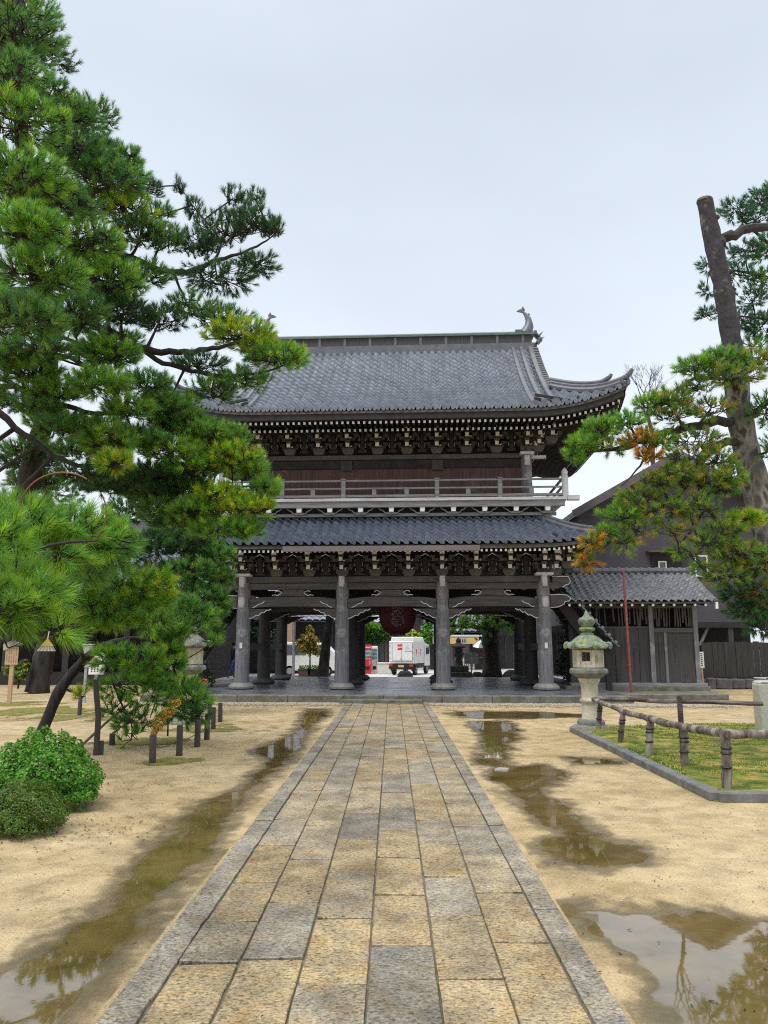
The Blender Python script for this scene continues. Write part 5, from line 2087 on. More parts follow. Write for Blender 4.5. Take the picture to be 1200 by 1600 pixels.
# ---- right-hand pine with the sawn-off leader
rt = pine(
    'pine_tree', 'old pine with sawn-off top and rust-tinged needles on the right', 'pine tree',
    lim((1290, 1190, 10.6, .27), (1262, 1040, 10.7, .235), (1228, 920, 10.8, .22), (1203, 840, 10.9, .205), (1180, 760, 11, .20), (1163, 690, 11, .185), (1154, 630, 11, .175), (1148, 570, 11, .152), (1138, 500, 11, .142), (1128, 440, 11, .137), (1114, 375, 11, .127), (1101, 314, 11, .118)),
    [
        lim((1152, 655, 11, .10), (1110, 662, 10.8, .09), (1065, 672, 10.7, .075), (1020, 680, 10.6, .06), (975, 700, 10.6, .045), (935, 705, 10.6, .03), (905, 712, 10.6, .015)),
        lim((1152, 610, 10.9, .09), (1132, 580, 10.7, .07), (1110, 590, 10.6, .05), (1085, 592, 10.5, .03), (1050, 612, 10.5, .015)),
        lim((1160, 690, 11, .09), (1110, 700, 10.8, .075), (1085, 740, 10.7, .065), (1055, 775, 10.6, .055), (1020, 800, 10.6, .045), (985, 822, 10.6, .03), (950, 850, 10.6, .02), (925, 870, 10.6, .01)),
        lim((1085, 740, 10.7, .05), (1105, 790, 10.6, .04), (1130, 830, 10.5, .03), (1150, 880, 10.4, .02), (1165, 920, 10.4, .012)),
        lim((1210, 850, 10.9, .07), (1190, 890, 10.4, .05), (1165, 915, 10.3, .03)),
        lim((1105, 790, 10.6, .03), (1080, 830, 10.5, .022), (1060, 850, 10.5, .012)),
        lim((1055, 775, 10.6, .035), (1075, 800, 10.5, .024), (1090, 840, 10.5, .015)),
        lim((1152, 655, 11, .08), (1185, 640, 10.7, .06), (1230, 610, 10.6, .04)),
        lim((1116, 384, 11, .12), (1150, 366, 11, .10), (1205, 352, 11, .08), (1260, 345, 11, .05)),
        lim((1020, 680, 10.6, .03), (1005, 720, 10.5, .02), (985, 745, 10.5, .012), (960, 770, 10.5, .008)),
    ],
    [
        pad(1130, 565, 34, 20, 10.4, 40, 'fresh', .8), pad(1085, 575, 26, 18, 10.4, 26, 'fresh', .9), pad(1180, 565, 34, 22, 10.4, 38, 'sick', .8), pad(1150, 590, 40, 16, 10.3, 28, 'sick', .7), pad(1050, 625, 30, 22, 10.5, 26, 'sick', .8), pad(1090, 605, 22, 16, 10.4, 16, 'sick', .7),
        pad(1020, 635, 26, 20, 10.5, 26, 'fresh', .8), pad(980, 660, 24, 18, 10.5, 24, 'fresh', .8), pad(940, 672, 24, 18, 10.5, 28, 'fresh', .8), pad(912, 695, 20, 18, 10.5, 26, 'fresh', .8), pad(895, 715, 12, 12, 10.5, 12, 'fresh', .8), pad(955, 700, 26, 12, 10.5, 18, 'sick', .6),
        pad(1000, 690, 30, 20, 10.4, 26, 'rust', .7), pad(1035, 690, 16, 12, 10.4, 14, 'fresh', .8), pad(1060, 650, 36, 18, 10.5, 24, 'sick', .7), pad(1110, 640, 30, 18, 10.5, 18, 'sick', .6), pad(1015, 715, 16, 12, 10.4, 10, 'rust', .6),
        pad(1090, 690, 40, 18, 10.6, 26, 'sick', .5), pad(1120, 720, 30, 20, 10.5, 24, 'sick', .6), pad(1130, 765, 24, 14, 10.5, 16, 'fresh', .7), pad(1060, 745, 40, 22, 10.5, 32, 'sick', .6), pad(1000, 780, 36, 18, 10.5, 30, 'sick', .6), pad(970, 805, 30, 14, 10.5, 26, 'fresh', .7), pad(1040, 800, 34, 18, 10.4, 24, 'sick', .5), pad(1075, 785, 30, 16, 10.4, 18, 'sick', .5),
        pad(945, 835, 18, 12, 10.5, 14, 'fresh', .5), pad(925, 845, 14, 16, 10.4, 14, 'rust', .3), pad(918, 880, 16, 10, 10.4, 10, 'rust', .1), pad(975, 850, 16, 16, 10.4, 10, 'sick', .3), pad(1000, 830, 20, 16, 10.4, 10, 'sick', .3),
        pad(1165, 815, 30, 16, 10.4, 34, 'bright', .8), pad(1130, 830, 30, 16, 10.3, 26, 'sick', .6), pad(1110, 850, 28, 20, 10.3, 22, 'sick', .4), pad(1150, 865, 36, 22, 10.3, 36, 'sick', .4), pad(1185, 880, 26, 26, 10.3, 30, 'sick', .4), pad(1135, 900, 30, 20, 10.3, 26, 'sick', .3), pad(1165, 925, 34, 20, 10.3, 34, 'dark', .3), pad(1195, 930, 20, 20, 10.3, 20, 'rust', .4), pad(1170, 955, 30, 18, 10.3, 28, 'dark', .2), pad(1190, 980, 24, 16, 10.3, 16, 'dark', .1), pad(1100, 890, 16, 12, 10.3, 8, 'sick', .2),
        pad(1075, 715, 34, 18, 10.5, 18, 'sick', .5), pad(1110, 750, 30, 16, 10.4, 16, 'sick', .5), pad(1030, 755, 34, 16, 10.5, 16, 'sick', .5), pad(1145, 745, 20, 18, 10.4, 14, 'sick', .5), pad(1095, 800, 28, 16, 10.4, 14, 'sick', .4), pad(1050, 830, 26, 14, 10.4, 10, 'sick', .3), pad(1060, 860, 12, 10, 10.4, 5, 'fresh', .3), pad(1085, 870, 10, 10, 10.4, 4, 'sick', .3), pad(1200, 640, 30, 30, 10.6, 20, 'mid'), pad(1215, 700, 24, 40, 10.6, 16, 'mid'),
    ], bark_g, twig_g, 77, needle_w=.0085, Mn=40, needle_l=.095, top_bark=(bark_top, at(1148, 575, 11).z), dens=2.7, flat=.72)
MB().lathe([(.0, .012), (.118, .01), (.122, -.03)], 20).build('sawn_end', cutwood, rt, loc=tuple(at(1101, 313, 11) - Vector(rt.location)))
# snag where the lower bole forks off beneath the limb
P6 = pine(
    'pine_tree', 'dark blue-green pine behind the sawn-off trunk at the right edge', 'pine tree',
    lim((1330, 1120, 15.5, .25), (1290, 800, 15.5, .2), (1260, 560, 15.5, .16), (1245, 380, 15.5, .11), (1240, 250, 15.5, .06)),
    [lim((1245, 400, 15.5, .06), (1200, 380, 15.3, .05), (1150, 330, 15.2, .02)), lim((1255, 520, 15.5, .06), (1200, 500, 15.3, .04), (1120, 490, 15.2, .015)), lim((1250, 460, 15.5, .06), (1190, 430, 15.3, .04), (1110, 420, 15.2, .02))],
    [
        pad(1195, 310, 26, 14, 15.2, 34, 'blue', .5), pad(1150, 330, 26, 12, 15.2, 30, 'blue', .4), pad(1185, 340, 28, 14, 15.2, 34, 'blue'), pad(1165, 395, 26, 14, 15.3, 30, 'blue'), pad(1195, 390, 22, 22, 15.3, 34, 'mid'), pad(1110, 415, 16, 12, 15.2, 14, 'blue'), pad(1150, 430, 26, 14, 15.3, 26, 'blue'), pad(1190, 440, 24, 18, 15.3, 34, 'mid'), pad(1105, 455, 12, 8, 15.2, 8, 'blue'), pad(1105, 493, 14, 9, 15.2, 12, 'blue'), pad(1160, 500, 26, 12, 15.3, 24, 'blue'), pad(1190, 510, 24, 18, 15.3, 30, 'blue'), pad(1175, 470, 26, 12, 15.3, 22, 'blue'), pad(1180, 540, 20, 12, 15.3, 16, 'mid'), pad(1210, 300, 20, 20, 15.3, 20, 'blue'),
    ], bark_d, twig_m, 88, needle_w=.011, Mn=30, needle_l=.12)


# ---- broad-leaved plants
def leaf_cloud(name, pts, nrm, size, cols, parent, seed, mat=None, asp=.55):
    "diamond leaves at pts facing roughly nrm"
    r = np.random.default_rng(seed)
    n = len(pts)
    d = nrm + r.normal(0, .55, (n, 3))
    d /= np.linalg.norm(d, axis=1, keepdims=True) + 1e-9
    a = np.cross(d, r.normal(size=(n, 3)))
    a /= np.linalg.norm(a, axis=1, keepdims=True) + 1e-9
    b = np.cross(d, a)
    s = size * r.uniform(.65, 1.25, (n, 1))
    v = np.stack([pts - a * s * .5, pts + b * s * asp * .5 + d * s * .06, pts + a * s * .5, pts - b * s * asp * .5 + d * s * .06], 1).reshape(-1, 3)
    pl = np.array(cols)
    c = np.repeat(pl[r.integers(0, len(pl), n)] * r.uniform(.7, 1.25, (n, 1)), 4, 0)
    return fast_mesh(name, v, 4, mat or leaf_m, c, parent)


def dome_shrub(label, c, rx, ry, rz, n, size, cols, seed, stems=40, lobe=None):
    T = thing('dome_shrub', label, 'shrub', tuple(c), group='clipped round shrubs by the path')
    r = np.random.default_rng(seed)
    v = r.normal(size=(n, 3))
    v[:, 2] = np.abs(v[:, 2]) * 1.1 - .28
    v /= np.linalg.norm(v, axis=1, keepdims=True)
    lump = 1 + .07 * np.sin(v[:, 0] * 12 + seed * 2) * np.sin(v[:, 1] * 11 + v[:, 2] * 9) + .08 * np.sin(v[:, 0] * 5 + seed) * np.cos(v[:, 1] * 4.3 + 1) + .10 * np.sin(v[:, 2] * 9 + v[:, 0] * 7) + .05 * np.sin(v[:, 0] * 17 + v[:, 1] * 13)
    rad = lump * (1 - .30 * r.uniform(0, 1, n) ** 2.2)
    p = v * rad[:, None] * np.array([rx, ry, rz]) + np.array([0, 0, rz * .42])
    if lobe:
        k2 = r.random(n) < .10
        p[k2] = v[k2] * np.array(lobe[1]) * (r.uniform(.2, 1, (int(k2.sum()), 1)) ** .4) + np.array(lobe[0])
    p[:, 2] = np.maximum(p[:, 2], .03)
    leaf_cloud('leaves', p, v * 1.1 + np.array([0, 0, .5]), size, cols, T, seed + 1)
    k = MB()
    rr = random.Random(seed)
    for i in range(stems):
        q = Vector(p[rr.randrange(n)]) * .9
        m_ = Vector((q.x * .45, q.y * .45, q.z * .4))
        k.tube([(rr.uniform(-.06, .06), rr.uniform(-.06, .06), 0), m_, q], [.012, .008, .003], 4)
    k.build('stems', twig_m, T)
    return T


SHG = [(.095, .30, .025), (.13, .36, .03), (.06, .21, .02), (.18, .38, .035)]
c = gp(62, 1262)
dome_shrub('larger upper clipped shrub with glossy green leaves beside the sandy path', (c.x, c.y, 0), .53, .5, .50, 15000, .040, SHG, 3, lobe=((.44, -.14, .15), (.18, .18, .09)))
c = gp(30, 1312)
dome_shrub('lower clipped shrub with small olive leaves at the left edge', (c.x - .10, c.y + .25, 0), .35, .34, .29, 16000, .022, [(.09, .19, .025), (.12, .23, .025), (.17, .2, .03), (.06, .13, .02)], 9)


def leafy_tree(name, label, cat, base, top, trunk_r, blobs, n, size, cols, seed, bark=None, group=None):
    "trunk, forking limbs and a crown of leaves in several uneven clumps"
    T = thing(name, label, cat, tuple(base), group=group)
    O = Vector(base)
    r = np.random.default_rng(seed)
    rr = random.Random(seed)
    k = MB()
    h = Vector(top) - O
    k.tube([Vector((0, 0, 0)), h * .4 + Vector((trunk_r * .4, 0, 0)), h * .75, h], [trunk_r * 1.2, trunk_r, trunk_r * .7, trunk_r * .35], 8, jit=.06)
    pts, nr = [], []
    for (c, rad) in blobs:
        c = Vector(c) - O
        a = h * rr.uniform(.45, .95)
        k.tube(bez(a, (a + c) / 2 + Vector((0, 0, -.1)), c, 4), [trunk_r * .45, trunk_r * .35, trunk_r * .25, trunk_r * .18, trunk_r * .1], 5)
        m_ = max(30, int(n * rad[0] * rad[2] / sum(q[1][0] * q[1][2] for q in blobs)))
        v = r.normal(size=(m_, 3))
        v /= np.linalg.norm(v, axis=1, keepdims=True)
        q = np.array(tuple(c)) + v * np.array(rad) * (r.uniform(.1, 1, (m_, 1)) ** .5) * (1 + .25 * np.sin(v[:, :1] * 6 + v[:, 2:] * 5 + seed))
        pts.append(q)
        nr.append(v + np.array([0, 0, .6]))
        for i in range(6):
            k.tube([c, Vector(q[rr.randrange(m_)])], [trunk_r * .12, .004], 3)
    k.build('trunk', bark or twig_m, T, fixn=False)
    leaf_cloud('crown', np.concatenate(pts), np.concatenate(nr), size, cols, T, seed + 3, asp=.7)
    return T

# ================================================================== STONE LANTERNS
def hexa(mb, prof, c=(0, 0, 0), mi=0, rot=R(30)):
    mb.lathe(prof, 6, c, mi, rot)


def stone_lantern(label, loc, rz, sc_=1.0, cap=stone_gr, body=stone_l):
    T = thing('stone_lantern', label, 'stone lantern', loc, rz)
    b = MB()
    b.lathe([(.50, -.05), (.50, .03), (.44, .10), (.34, .13)], 20)
    hexa(b, [(.33, .13), (.33, .20), (.30, .25), (.28, .26)])
    b.build('foot', stone_g, T, bevel=.012)
    b = MB()
    b.lathe([(.215, .26), (.20, .36), (.195, .58), (.20, .62), (.235, .645), (.245, .68), (.235, .715), (.205, .735), (.195, .8), (.20, 1.06), (.225, 1.10), (.255, 1.16), (.26, 1.2)], 24)
    b.build('shaft', body, T, smooth=True)
    b = MB()
    hexa(b, [(.26, 1.20), (.33, 1.23), (.42, 1.30), (.46, 1.31), (.46, 1.40), (.43, 1.42), (.36, 1.44), (.33, 1.45)])
    b.build('middle_platform', stone_g, T, bevel=.012)
    # fire box: six posts, framed openings on the front and back, carved panels between
    b = MB()
    r0 = .325
    z0, z1 = 1.45, 1.87
    for i in range(6):
        a = R(60 * i + 30)
        p = Vector((math.cos(a) * r0, math.sin(a) * r0, 0))
        b.box(p + Vector((0, 0, (z0 + z1) / 2)), (.075, .075, z1 - z0), 0, Matrix.Rotation(a, 3, 'Z'))
    ap = r0 * math.cos(R(30))
    for i in range(6):
        a = R(60 * i)
        rot = Matrix.Rotation(a, 3, 'Z')
        f = lambda x, y, z: rot @ Vector((x, y, z))
        opn = i in (1, 4)
        wid = r0 * 1.0
        for z, h in ((z0 + .03, .06), (z1 - .03, .06)):
            b.box(f(ap, 0, z), (.055, wid, h), 0, rot)
        if opn or i in (2,):
            for s_ in (-1, 1):
                b.box(f(ap, s_ * wid * .40, (z0 + z1) / 2), (.05, wid * .2, z1 - z0), 0, rot)
            b.box(f(ap, 0, z0 + .10), (.05, wid, .10), 0, rot)
            if i == 2:
                b.box(f(ap - .02, 0, (z0 + z1) / 2), (.05, wid, z1 - z0 - .1), 0, rot)
        else:
            b.box(f(ap - .015, 0, (z0 + z1) / 2), (.05, wid, z1 - z0 - .1), 0, rot)
            # low relief
            for q in range(5):
                b.box(f(ap + .014, (q % 3 - 1) * .05, z0 + .12 + .045 * q), (.014, .06, .03), 0, rot @ Matrix.Rotation(q * .9, 3, 'X'))
    b.build('fire_box', body, T, bevel=.006)
    # cap: six-sided umbrella with scrolled corners
    b = MB()
    n = 36
    rows = [(.30, 1.885, 0), (.43, 1.885, 0), (.47, 1.91, 1), (.46, 1.955, 1), (.36, 2.03, .5), (.27, 2.12, .25), (.20, 2.20, 0), (.155, 2.215, 0)]
    vs, fs = [], []
    for r_, z, k_ in rows:
        for j in range(n):
            t = 2 * math.pi * j / n
            cpow = abs(math.cos(3 * (t - R(30)))) ** 5
            rr_ = r_ * (1 + .09 * k_ * cpow) * (1 + .015 * math.sin(7 * t + r_ * 40))
            zz = z + k_ * (.055 * cpow) + (.03 * math.cos(18 * t) * (.2 < r_ < .45 and z > 1.95))
            vs.append((rr_ * math.cos(t), rr_ * math.sin(t), zz))
    for i in range(len(rows) - 1):
        for j in range(n):
            j2 = (j + 1) % n
            fs.append((i * n + j, i * n + j2, (i + 1) * n + j2, (i + 1) * n + j))
    fs.append(tuple(range(n - 1, -1, -1)))
    fs.append(tuple(range((len(rows) - 1) * n, len(rows) * n)))
    b.add(vs, fs)
    for i in range(6):
        a = R(60 * i + 30)
        e_ = Vector((math.cos(a), math.sin(a), 0))
        pts = []
        for q in range(9):
            th = -1.2 + q * .62
            rr_ = .075 - .006 * q
            pts.append(e_ * (.475 + rr_ * math.cos(th)) + Vector((0, 0, 1.975 + rr_ * math.sin(th))))
        b.tube(pts, [.052, .05, .048, .045, .04, .036, .032, .028, .024], 7)
    b.build('cap', cap, T, smooth=True)
    b = MB()
    b.lathe([(.155, 2.21), (.16, 2.25), (.115, 2.265), (.11, 2.29), (.175, 2.32), (.19, 2.36), (.165, 2.39), (.125, 2.405), (.15, 2.44), (.195, 2.50), (.20, 2.56), (.165, 2.62), (.085, 2.66), (.055, 2.71), (.025, 2.78), (0, 2.81)], 18)
    for i in range(8):
        a = R(45 * i)
        b.box((math.cos(a) * .17, math.sin(a) * .17, 2.53), (.05, .08, .10), 0, Matrix.Rotation(a, 3, 'Z') @ Matrix.Rotation(R(18), 3, 'Y'))
    b.build('jewel', cap, T, smooth=True)
    T.scale = (sc_, sc_, sc_)
    return T


c = gp(921, 1143)
Lr = stone_lantern('pale stone lantern with mossy green cap at the corner of the log fence', (c.x + .10, c.y + .25, 0), R(6), .81)
c = gp(286, 1131)
Ll = stone_lantern('stone lantern with dark cap half hidden in the low pine on the left', (c.x, c.y + .2, 0), R(-22), .83, cap=stone_g)

# ================================================================== LOG FENCE
fz = .05
posts_px = [((938, 1098), (934, 1141)), ((974, 1116), (967, 1161)), ((1017, 1128), (1012, 1181)), ((1069, 1141), (1069, 1199)), ((1135, 1153), (1135, 1232))]
pb = [gp(*b_, fz) for t_, b_ in posts_px]
pt = [at(*t_, p.y + .0) for (t_, b_), p in zip(posts_px, pb)]
fence = thing('log_fence', 'low rustic fence of peeling logs around the moss bed', 'fence', (pb[4].x, pb[4].y, 0))
FO = Vector(fence.location)
rr = random.Random(4)


def wob(a, b, n, amp):
    return [a + (b - a) * (i / n) + Vector((rr.uniform(-amp, amp), rr.uniform(-amp, amp), rr.uniform(-amp, amp))) for i in range(n + 1)]


for a, b_ in zip(pb, pt):
    r0 = rr.uniform(.042, .052)
    p_ = MB().tube([q - FO for q in wob(a - Vector((0, 0, .1)), b_ + Vector((0, 0, .02)), 6, .006)], [r0 * rr.uniform(.9, 1.1) for _ in range(7)], 10, jit=.08).build('post', log_m, fence, smooth=True)
    t = MB()
    for k_ in (.80, .70, .42):
        c_ = a + (b_ - a) * k_ - FO
        t.lathe([(r0 + .006, -.012), (r0 + .016, 0), (r0 + .006, .012)], 12, c_)
    t.build('rope_binding', black_m, p_)
rl = pt[0] + Vector((-.08, .05, .0))
pts_ = [rl] + pt[1:]
for i in range(4):
    ext0, ext1 = (pts_[i] - (pts_[i + 1] - pts_[i]).normalized() * .10), (pts_[i + 1] + (pts_[i + 1] - pts_[i]).normalized() * .06)
    r0 = [.042, .045, .048, .05][i]
    MB().tube([q - FO + Vector((0, 0, .04)) for q in wob(ext0, ext1, 7, .008)], [r0 * (1.1 - .03 * j) for j in range(8)], 10, jit=.07).build('rail', log_m, fence, smooth=True)
e0 = pt[4] + Vector((-.05, .02, .03))
e1 = at(1290, 1155, pb[4].y + .1)
MB().tube([q - FO + Vector((0, 0, .02)) for q in wob(e0, e1, 8, .008)], .05, 10, jit=.07).build('rail', log_m, fence, smooth=True)
q0 = pt[0] + Vector((-.05, .1, .06))
q1 = at(1062, 1096, 13.4)
q2 = at(1192, 1100, 13.2)
MB().tube([q - FO for q in wob(q0, q1, 6, .008)] + [q - FO for q in wob(q1, q2, 6, .008)], .036, 8, jit=.05).build('rail', log_dark, fence, smooth=True)
MB().tube([Vector((q1.x, q1.y, 0)) - FO, q1 + Vector((0, 0, .09)) - FO], [.046, .042], 10, jit=.06).build('post', log_dark, fence, smooth=True)

c = gp(1205, 1146)
b = MB()
b.bb((-.22, -.16, -.1), (.22, .16, .90))
b.prism([(-.22, .90), (.22, .90), (.17, .95), (-.17, .95)], -.16, .16)
o = b.build('stone_post', M('pale_granite_post', (.36, .35, .30), (.52, .51, .45), .85, 30, bump=.5, bscale=70, spots=(.27, .29, .2), spot_scale=3, spot_amt=.36), bevel=.02, loc=(c.x, c.y, 0))
tag(o, 'square pale granite post at the right end of the log fence', 'stone post')

# ================================================================== SMALL GARDEN POSTS AND PROPS
BOL = [((238, 1148), (238, 1193), 'nearest short dark post by the low garden pine'),
       ((280, 1133), (280, 1181), 'short dark post second nearest of the row by the garden pine'),
       ((308, 1125), (308, 1167), 'short dark post third nearest of the garden row'),
       ((323, 1115), (323, 1156), 'dark post leaning beside the taller pair at the end of the garden row'),
       ((334, 1105), (333, 1140), 'short post before the last one of the row near the gate platform'),
       ((327, 1094), (327, 1124), 'farthest short dark post against the gate platform edge'),
       ((344, 1098), (344, 1128), 'short dark post at the right end of the garden row'),
       ((124, 1089), (124, 1118), 'short dark post with a green sprig on its top'),
       ((175, 1146), (175, 1164), 'lowest stub of a post behind the tall prop')]
bolm = M('creosoted_post', (.035, .028, .026), (.085, .07, .062), .8, 8, (5, 5, 1), bump=.3)
for (tx, ty), (bx_, by_), lab in BOL:
    a = gp(bx_, by_)
    h = (at(tx, ty, a.y).z)
    wpx = .048
    o = MB().lathe([(wpx, -.05), (wpx * .97, h - .012), (wpx * .8, h)], 12).build('garden_post', bolm, smooth=True, loc=tuple(a))
    o.rotation_euler = (rr.uniform(-.03, .03), rr.uniform(-.03, .03), rr.uniform(0, 3))
    tag(o, lab, 'post', 'short dark posts around the garden')
a = gp(150, 1180)
o = MB().tube([(0, 0, -.1), (.0, 0, .55), (at(149, 1062, a.y) - a)], [.045, .043, .04], 10, jit=.03).tube([(.05, .04, 0), (.05, .04, .20)], .045, 8).build('pine_prop', bolm, smooth=True, loc=tuple(a))
tag(o, 'tall dark wooden post propping the bent garden pine', 'prop post')
a = gp(122, 1170)
o = MB().tube([(0, 0, 0), (at(165, 1130, a.y + .2) - a), (at(207, 1095, a.y + .5) - a)], [.022, .02, .016], 7).build('bamboo_brace', M('dull_pole', (.09, .075, .065), (.16, .14, .125), .7, 6), smooth=True, loc=tuple(a))
tag(o, 'thin slanting pole leaning into the low garden pine', 'pole')
# rope line between the short posts
order = [0, 1, 2, 3, 4, 6]
rp = MB()
PTS = []
for i in order:
    (tx, ty), (bx_, by_), _ = BOL[i]
    a = gp(bx_, by_)
    PTS.append(Vector((a.x, a.y, at(tx, ty, a.y).z * .55)))
for a, b_ in zip(PTS[:-1], PTS[1:]):
    rp.tube(bez(a, (a + b_) / 2 - Vector((0, 0, .08)), b_, 8), .007, 5)
tag(rp.build('rope', bolm), 'thin dark rope strung along the short garden posts', 'rope')

# signboard on a wooden pole
a = gp(14, 1100)
T = thing('signboard', 'small tan wooden signboard with rows of writing on a pole', 'sign', tuple(a))
s = mpp(a.y, 1030)
MB().bb((-.055, -.03, -.1), (.055, .03, 1.62)).build('pole', tan_wood, T, bevel=.006)
pn = MB().bb((-.19, -.055, 1.06), (.17, -.031, 1.56)).build('panel', tan_wood, T, bevel=.006)
MB().prism([(-.24, 1.56), (.22, 1.60), (.22, 1.64), (-.01, 1.72), (-.24, 1.62)], -.12, .06).build('little_roof', wood_lh, T)
b = MB()
for i in range(5):
    for j in range(9):
        if rr.random() < .85:
            b.box((-.14 + i * .065, -.0575, 1.51 - j * .046), (.022, .003, .028))
b.build('writing', M('faded_ink', (.16, .12, .09), (.22, .17, .13), .8, 9), T)
# white notice boards under the trees
a = gp(131, 1098)
b = MB()
T = thing('notice_board', 'pale grey box notice on a pole under the pine', 'notice', (a.x, a.y, 0))
MB().bb((-.035, -.03, 0), (.035, .03, 1.05)).build('pole', metal_grey, T)
MB().bb((-.15, -.06, .98), (.15, .06, 1.60)).bb((-.18, -.09, 1.6), (.18, .09, 1.63)).build('box', M('grey_board', (.36, .36, .34), (.46, .46, .44), .7, 3), T, bevel=.008)
a = gp(148, 1092)
T = thing('notice_board', 'white notice box with red mark beside the grey one', 'notice', (a.x, a.y, 0))
MB().bb((-.04, -.03, 0), (.04, .03, .75)).build('pole', metal_grey, T)
bx = MB().bb((-.20, -.12, .72), (.20, .12, 1.34)).prism([(-.24, 1.34), (.24, 1.34), (.20, 1.42), (-.20, 1.42)], -.15, .15).build('box', paper_white, T, bevel=.01)
MB().bb((-.08, -.1235, 1.08), (.06, -.1205, 1.22)).build('red_mark', red_paint, bx)
b = MB()
for i in range(3):
    for j in range(5):
        b.box((-.1 + i * .09, -.122, 1.02 - j * .05), (.04, .004, .028))
b.build('writing', black_m, bx)

# paper fans hung on the near bough
def paper_fan(label, px, py, Y, w, h, opened=True, tilt=0.0, col=paper_white, neck=M('straw_fan_neck', (.55, .33, .06), (.68, .46, .12), .7, 12)):
    c_ = at(px, py, Y)
    T = thing('paper_fan', label, 'paper fan', tuple(c_), 0, 'folded paper fortunes hanging on the near pine')
    b = MB()
    n = 10
    if opened:
        vs, fs = [], []
        for i in range(n + 1):
            t = -1 + 2 * i / n
            zz = (.006 if i % 2 else -.006)
            vs += [(t * w * .30, zz, h * .38), (t * w * .5, zz * 2, -h * (.02 - .06 * (1 - t * t)) - h * .06 * (1 - t * t))]
        for i in range(n):
            fs.append((2 * i, 2 * i + 2, 2 * i + 3, 2 * i + 1))
        vs += [(x, y + .004, z) for x, y, z in vs]
        m_ = 2 * (n + 1)
        fs += [tuple(q + m_ for q in f[::-1]) for f in fs]
        for i in (0, n):
            fs.append((2 * i, 2 * i + 1, 2 * i + 1 + m_, 2 * i + m_))
        b.add(vs, fs)
        b.build('pleats', col, T)
        MB().prism([(-w * .32, h * .38), (w * .32, h * .38), (w * .06, h * .8), (0, h * .92), (-w * .06, h * .8)], -.012, .012).build('neck', neck, T)
        MB().tube([(0, 0, h * .85), (.002, 0, h * 1.25), (.004, 0, h * 1.5)], .0022, 5).build('string', paper_white, T)
    else:
        b.prism([(-w * .5, -h * .5), (w * .4, -h * .5), (w * .5, h * .25), (w * .15, h * .5), (-w * .2, h * .45)], -.008, .008)
        b.build('pleats', col, T, bevel=.002)
        MB().tube([(0, 0, h * .4), (0, 0, h * .9)], .002, 5).build('string', paper_white, T)
    T.rotation_euler = (0, tilt, .2)
    return T


paper_fan('open pleated white paper fan with golden neck hanging lowest on the bough', 73, 1017, 3.3, .075, .055)
paper_fan('white paper fan seen edge-on near the left frame edge', 20, 979, 3.3, .045, .03, False, .5)
paper_fan('small pale purple paper slip hanging below the white fan', 21, 1000, 3.32, .02, .042, False, 0, M('lilac_paper', (.55, .42, .62), (.66, .54, .72), .8, 5))
paper_fan('closed cream paper fan among the bright needles', 54, 975, 3.35, .016, .05, False, -.1, M('cream_paper', (.66, .6, .38), (.76, .7, .5), .8, 5))
paper_fan('white paper fan seen from above at the left frame edge', 10, 1010, 3.4, .035, .022, False, -.5)
c_ = at(87, 840, 4.2)
rg = MB()
pts = [at(98 + 68 * math.cos(t), 800 + 62 * math.sin(t), 4.1 + .1 * math.sin(t)) for t in np.linspace(-.4, 5.3, 40)]
rg.tube([p - c_ for p in pts], .004, 6)
tag(rg.build('twig_hoop', M('brown_cane', (.20, .09, .05), (.3, .14, .08), .6, 9), smooth=True, loc=tuple(c_)), 'thin brown cane bent into a hoop in the near pine', 'hoop')

# ================================================================== TIMBER OUTBUILDING RIGHT OF THE GATE
WY = 25.6
ob = thing('timber_shed', 'low weathered timber shed with grey tiled roof beside the gate', 'shed', (8.1, WY, 0), R(-1.5))
xa, xb = -2.2, 1.85
MB().bb((xa - .2, -2.1, 0), (xb + .1, -.35, .16)).bb((xa - .3, -.34, 0), (xb + .25, 3.2, .3)).build('stone_base', edge_m, ob, bevel=.02)
MB().bb((xa - .1, -.24, .30), (xb + .2, .1, .40)).build('sill_beam', wood_lh, ob, bevel=.01)
b = MB()
x = xa
while x < xb - .02:
    x2 = min(xb, x + rr.uniform(.28, .5))
    if not (.42 < x < 1.7):
        b.bb((x + .004, -.04 + rr.uniform(0, .02), .40), (x2 - .004, .0, 2.16))
    x = x2
b.bb((.62, -.05, .42), (1.74, -.01, 1.98))
b.build('wall_boards', board_dark, ob)
MB().bb((xa, .9, .4), (xb, 1.0, 3.0)).bb((xa, .0, 2.9), (xb, 1.0, 3.0)).bb((xb - .06, .0, .4), (xb, 3, 3.0)).build('inner_wall', wood_black, ob)
for x in (xa, .40, xb - .02):
    MB().bb((x - .075, -.10, .40), (x + .075, .05, 2.95)).build('post', wood_dv if x < 0 else wood_v, ob, bevel=.01)
MB().bb((.80, -.08, .40), (.88, -.045, 2.0)).build('door_jamb', wood_v, ob)
MB().bb((.48, -.09, 2.0), (xb - .1, .0, 2.16)).build('lintel', wood_h, ob, bevel=.01)
MB().bb((xa + .08, -.07, 2.14), (.32, .0, 2.20)).build('lintel', wood_h, ob)
MB().bb((xa - .1, -.08, 2.80), (xb + .1, .06, 2.96)).build('eave_beam', wood_h, ob)
b = MB()
x = xa + .1
while x < xb - .1:
    if abs(x - .4) > .1 and rr.random() < .86:
        w = rr.uniform(.025, .06)
        z0 = 2.2 if rr.random() < .7 else 2.2 + rr.uniform(.05, .3)
        b.box((x, -.02 + rr.uniform(-.02, .02), (z0 + 2.82) / 2), (w, .02, 2.82 - z0), 0, Matrix.Rotation(rr.uniform(-.06, .06), 3, 'Y'))
    x += rr.uniform(.07, .11)
